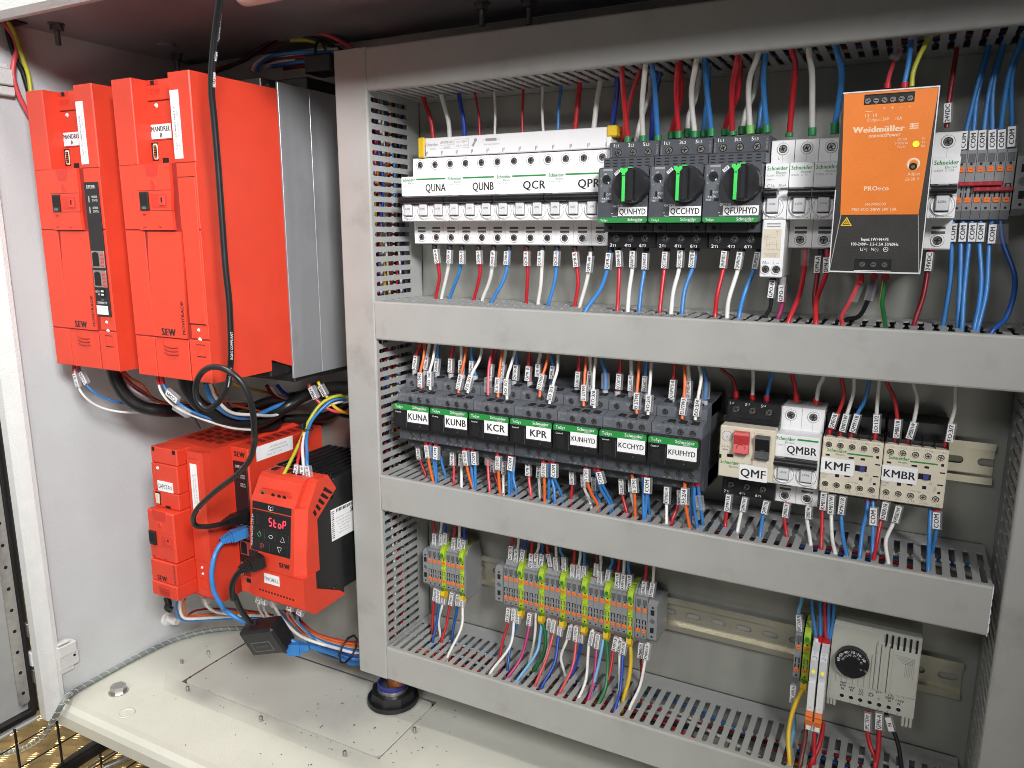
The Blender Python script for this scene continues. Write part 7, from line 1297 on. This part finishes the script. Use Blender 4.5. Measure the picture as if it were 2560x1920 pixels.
m = MB(); m.cyl((0, 0, 0), (3, 0, 0), 9.5, 'white', 26, 8.6); m.cyl((3, 0, 0), (20, 0, 0), 4.8, 'white', 20, 4.2); m.cyl((13, 0, 0), (14, 0, 0), 5.4, 'white', 20); tag(m.build('wall_spacer', None, (XL, -86, -511)), 'white plastic spacer peg on the left wall near the floor', 'spacer')
# hinge bracket on the left wall
m = MB(); m.box(XL, XL + 9, 216, 241, -503, -486, 'rim', .8); m.box(XL, XL + 12, 219, 241, -486, -472, 'rim', .8); m.box(XL, XL + 7, 222, 239, -509, -503, 'rim', .6); m.cyl((XL + 8.9, -221.5, -491), (XL + 9.3, -221.5, -491), 1.6, 'hole', 14); m.box(XL + 3, XL + 11, 226, 240, -470.5, -468, 'rim', .6)
tag(m.build('hinge_bracket'), 'small white hinge bracket low on the left wall', 'bracket')
p = atx('O', 20, 740, XL + 6); m = MB(); m.box(XL, XL + 12, -p.y - 8, -p.y + 12, p.z - 10, p.z + 6, 'rim', 1); m.box(XL, XL + 9, -p.y - 10, -p.y + 9, p.z - 20, p.z - 11, 'rim', 1); m.box(XL, XL + 9, -p.y - 6, -p.y + 6, p.z + 6.5, p.z + 12, 'rim', 1)
tag(m.build('hinge_bracket'), 'small white hinge bracket high on the left wall', 'bracket')
# copper tube and its gland
t = thing('cable_gland', 'black cable gland with blue ring in the floor under the upright duct', 'cable gland', -73, ZF, -50)
m = MB(); P = [(27.5 * math.cos(k * math.pi / 4 + .2), 27.5 * math.sin(k * math.pi / 4 + .2)) for k in range(8)]
m.cyl((0, 0, 0), (0, 0, 5), 31, 'black', 36, 30.4); vs = [(a, b, 5) for a, b in P] + [(a * .96, b * .96, 15) for a, b in P]; m.add(vs, [(i, (i + 1) % 8, 8 + (i + 1) % 8, 8 + i) for i in range(8)] + [tuple(range(8, 16))], 'black'); m.build('lock_nut', t)
m = MB(); m.cyl((0, 0, 15), (0, 0, 19), 18.6, 'steel', 32, 18.2); m.build('thread_sleeve', t)
m = MB()
for r0, r1, z0, z1 in ((18, 18.6, 19, 23), (18.6, 16.6, 23, 24.5), (16.6, 14.6, 24.5, 22), (14.6, 14.2, 22, 15.2)): m.cyl((0, 0, z0), (0, 0, z1), r0, 'blueplastic', 32, r1, cap=False)
m.cyl((0, 0, 15.2), (0, 0, 15.6), 14.2, 'hole', 24); m.build('blue_ring', t)
m = MB(); m.tube([(-67, -50, ZF + 8 + k * 10) for k in range(9)], 11, 'copper', 28); tag(m.build('copper_tube'), 'tarnished copper tube rising from the gland into the upright duct', 'copper tube')
# pale tube of unknown use below the ceiling
m = MB(); m.tube([(-84 + k, -213, 204 + .015 * k) for k in (0, .8, 2.4, 5, 9, 60, 200, 420)], [3, 6, 8.4, 9.8, 10.4, 10.6, 10.6, 10.6], 'tube', 24); tag(m.build('pale_tube'), 'rounded end of a pale tube below the front of the ceiling', 'lamp')
# open door with seal and perforated strip
t = thing('cabinet_door', 'open cabinet door edge with black seal and perforated strip', 'cabinet door', -455, -200, -250)
m = MB(); m.box(-22, -20, 2, 520, -369, 460, 'doorpaint'); m.box(-20, 3, 0, 520, -371, -366, 'doorpaint', 1.5); m.box(-20, -4, 0, 2, -366, 460, 'doorpaint'); m.build('door_leaf', t)
m = MB(); m.box(-6, 2.6, 2, 9, -358, 460, 'rubber', 2.4); m.box(-6, 2.6, 2, 520, -364, -354, 'rubber', 2.4); m.box(-12, -2, -2, 3, -362, 460, 'black'); m.build('door_seal', t)
m = MB(); m.prism(rrect(10, 22.6, -341, 460, 3.0), 0, 1.4, 'steel')
for k in range(30): m.fcyl(16.3, -326.6 + k * 26.6, 1.3, 1.5, 2.1, 'hole', 14)
m.v = [(-y * -1 * 0 + 3.2 - y, -x, z) for x, y, z in m.v]; m.build('perforated_strip', t)
m = MB()
for z in (-262, -300, -322): m.box(-14, 6, -4, 3, z, z + 18, 'steel' if z != -300 else 'rim', 1)
m.build('hinge', t)
# wire mesh guard and hose below the cabinet
t = thing('mesh_guard', 'black wire mesh guard below the left side of the cabinet', 'mesh guard', -430, -560)
m = MB()
for k in range(9): m.cyl((0, -(338.6 - 47.3 * k), -200), (0, -(338.6 - 47.3 * k), 8), 1.5, 'black', 8)
for k in range(6): m.cyl((1.8, -420, -11 - k * 29.6), (1.8, 20, -11 - k * 29.6), .8, 'black', 8)
m.build('mesh_wires', t)
m = MB(); P = [atz('Q', 560, 1760, -640), atz('Q', 700, 1620, -640), atz('Q', 960, 1450, -640), atz('Q', 1180, 1330, -640), atz('Q', 1500, 1160, -640)]
m.tube(smooth_path(P, 8), 9.5, 'rubber', 18); m.tube([P[2] + (P[3] - P[2]).normalized() * (-1.6 + k * .8) for k in range(5)], 10.2, 'black', 18); tag(m.build('hose'), 'dark rubber hose lying below the cabinet', 'hose')
m = MB()
for k, (a, b) in enumerate((((860, 1659), (1270, 1410)), ((1020, 1659), (1440, 1480)))):
    p, q = atz('Q', *a, -660), atz('Q', *b, -660); m.tube([p, q], 1.6 if k == 0 else 4.5, 'steel', 8)
tag(m.build('steel_bar'), 'shiny steel bars lying in the dark below the cabinet', 'steel bar')
# specks of swarf on the floor
rnd = random.Random(8); m = MB()
for i in range(85):
    if i < 40: x, y = rnd.uniform(-160, 40), rnd.uniform(-210, -60)
    else: x, y = rnd.uniform(-410, 60), rnd.uniform(-232, -30)
    a = rnd.uniform(0, 6.28); l = rnd.uniform(.35, 1.1) * (3 if rnd.random() < .06 else 1); w = rnd.uniform(.2, .45); c, s_ = math.cos(a), math.sin(a)
    z = ZF + .05; vs = [(x + c * u - s_ * v, y + s_ * u + c * v, z + h) for h in (0, .5) for u, v in ((-l, -w), (l, -w * .6), (l * .7, w), (-l, w))]
    m.add(vs, [(4, 5, 6, 7), (0, 1, 5, 4), (1, 2, 6, 5), (2, 3, 7, 6), (3, 0, 4, 7)], 'darksteel' if i % 3 else 'black')
tag(m.build('metal_swarf'), 'dark specks of metal swarf scattered on the cream floor', 'swarf', kind='stuff')
# screws in the mounting plate behind the keypad drive
for lab, c, u, v in (('brass coloured screw in the mounting plate above the keypad drive', 'M', 1010, 830), ('brass coloured screw in the mounting plate beside the keypad drive', 'M', 1370, 1330)):
    p = at(c, u, v, 2); m = MB(); m.fcyl(p.x, p.z, 0, 3.6, 6.5, 'brass', 18, 4.4); m.fcyl(p.x, p.z, 3.6, 4.4, 4.2, 'brass', 16, 3.4); tag(m.build('plate_screw'), lab, 'screw', 'brass screws in the mounting plate')
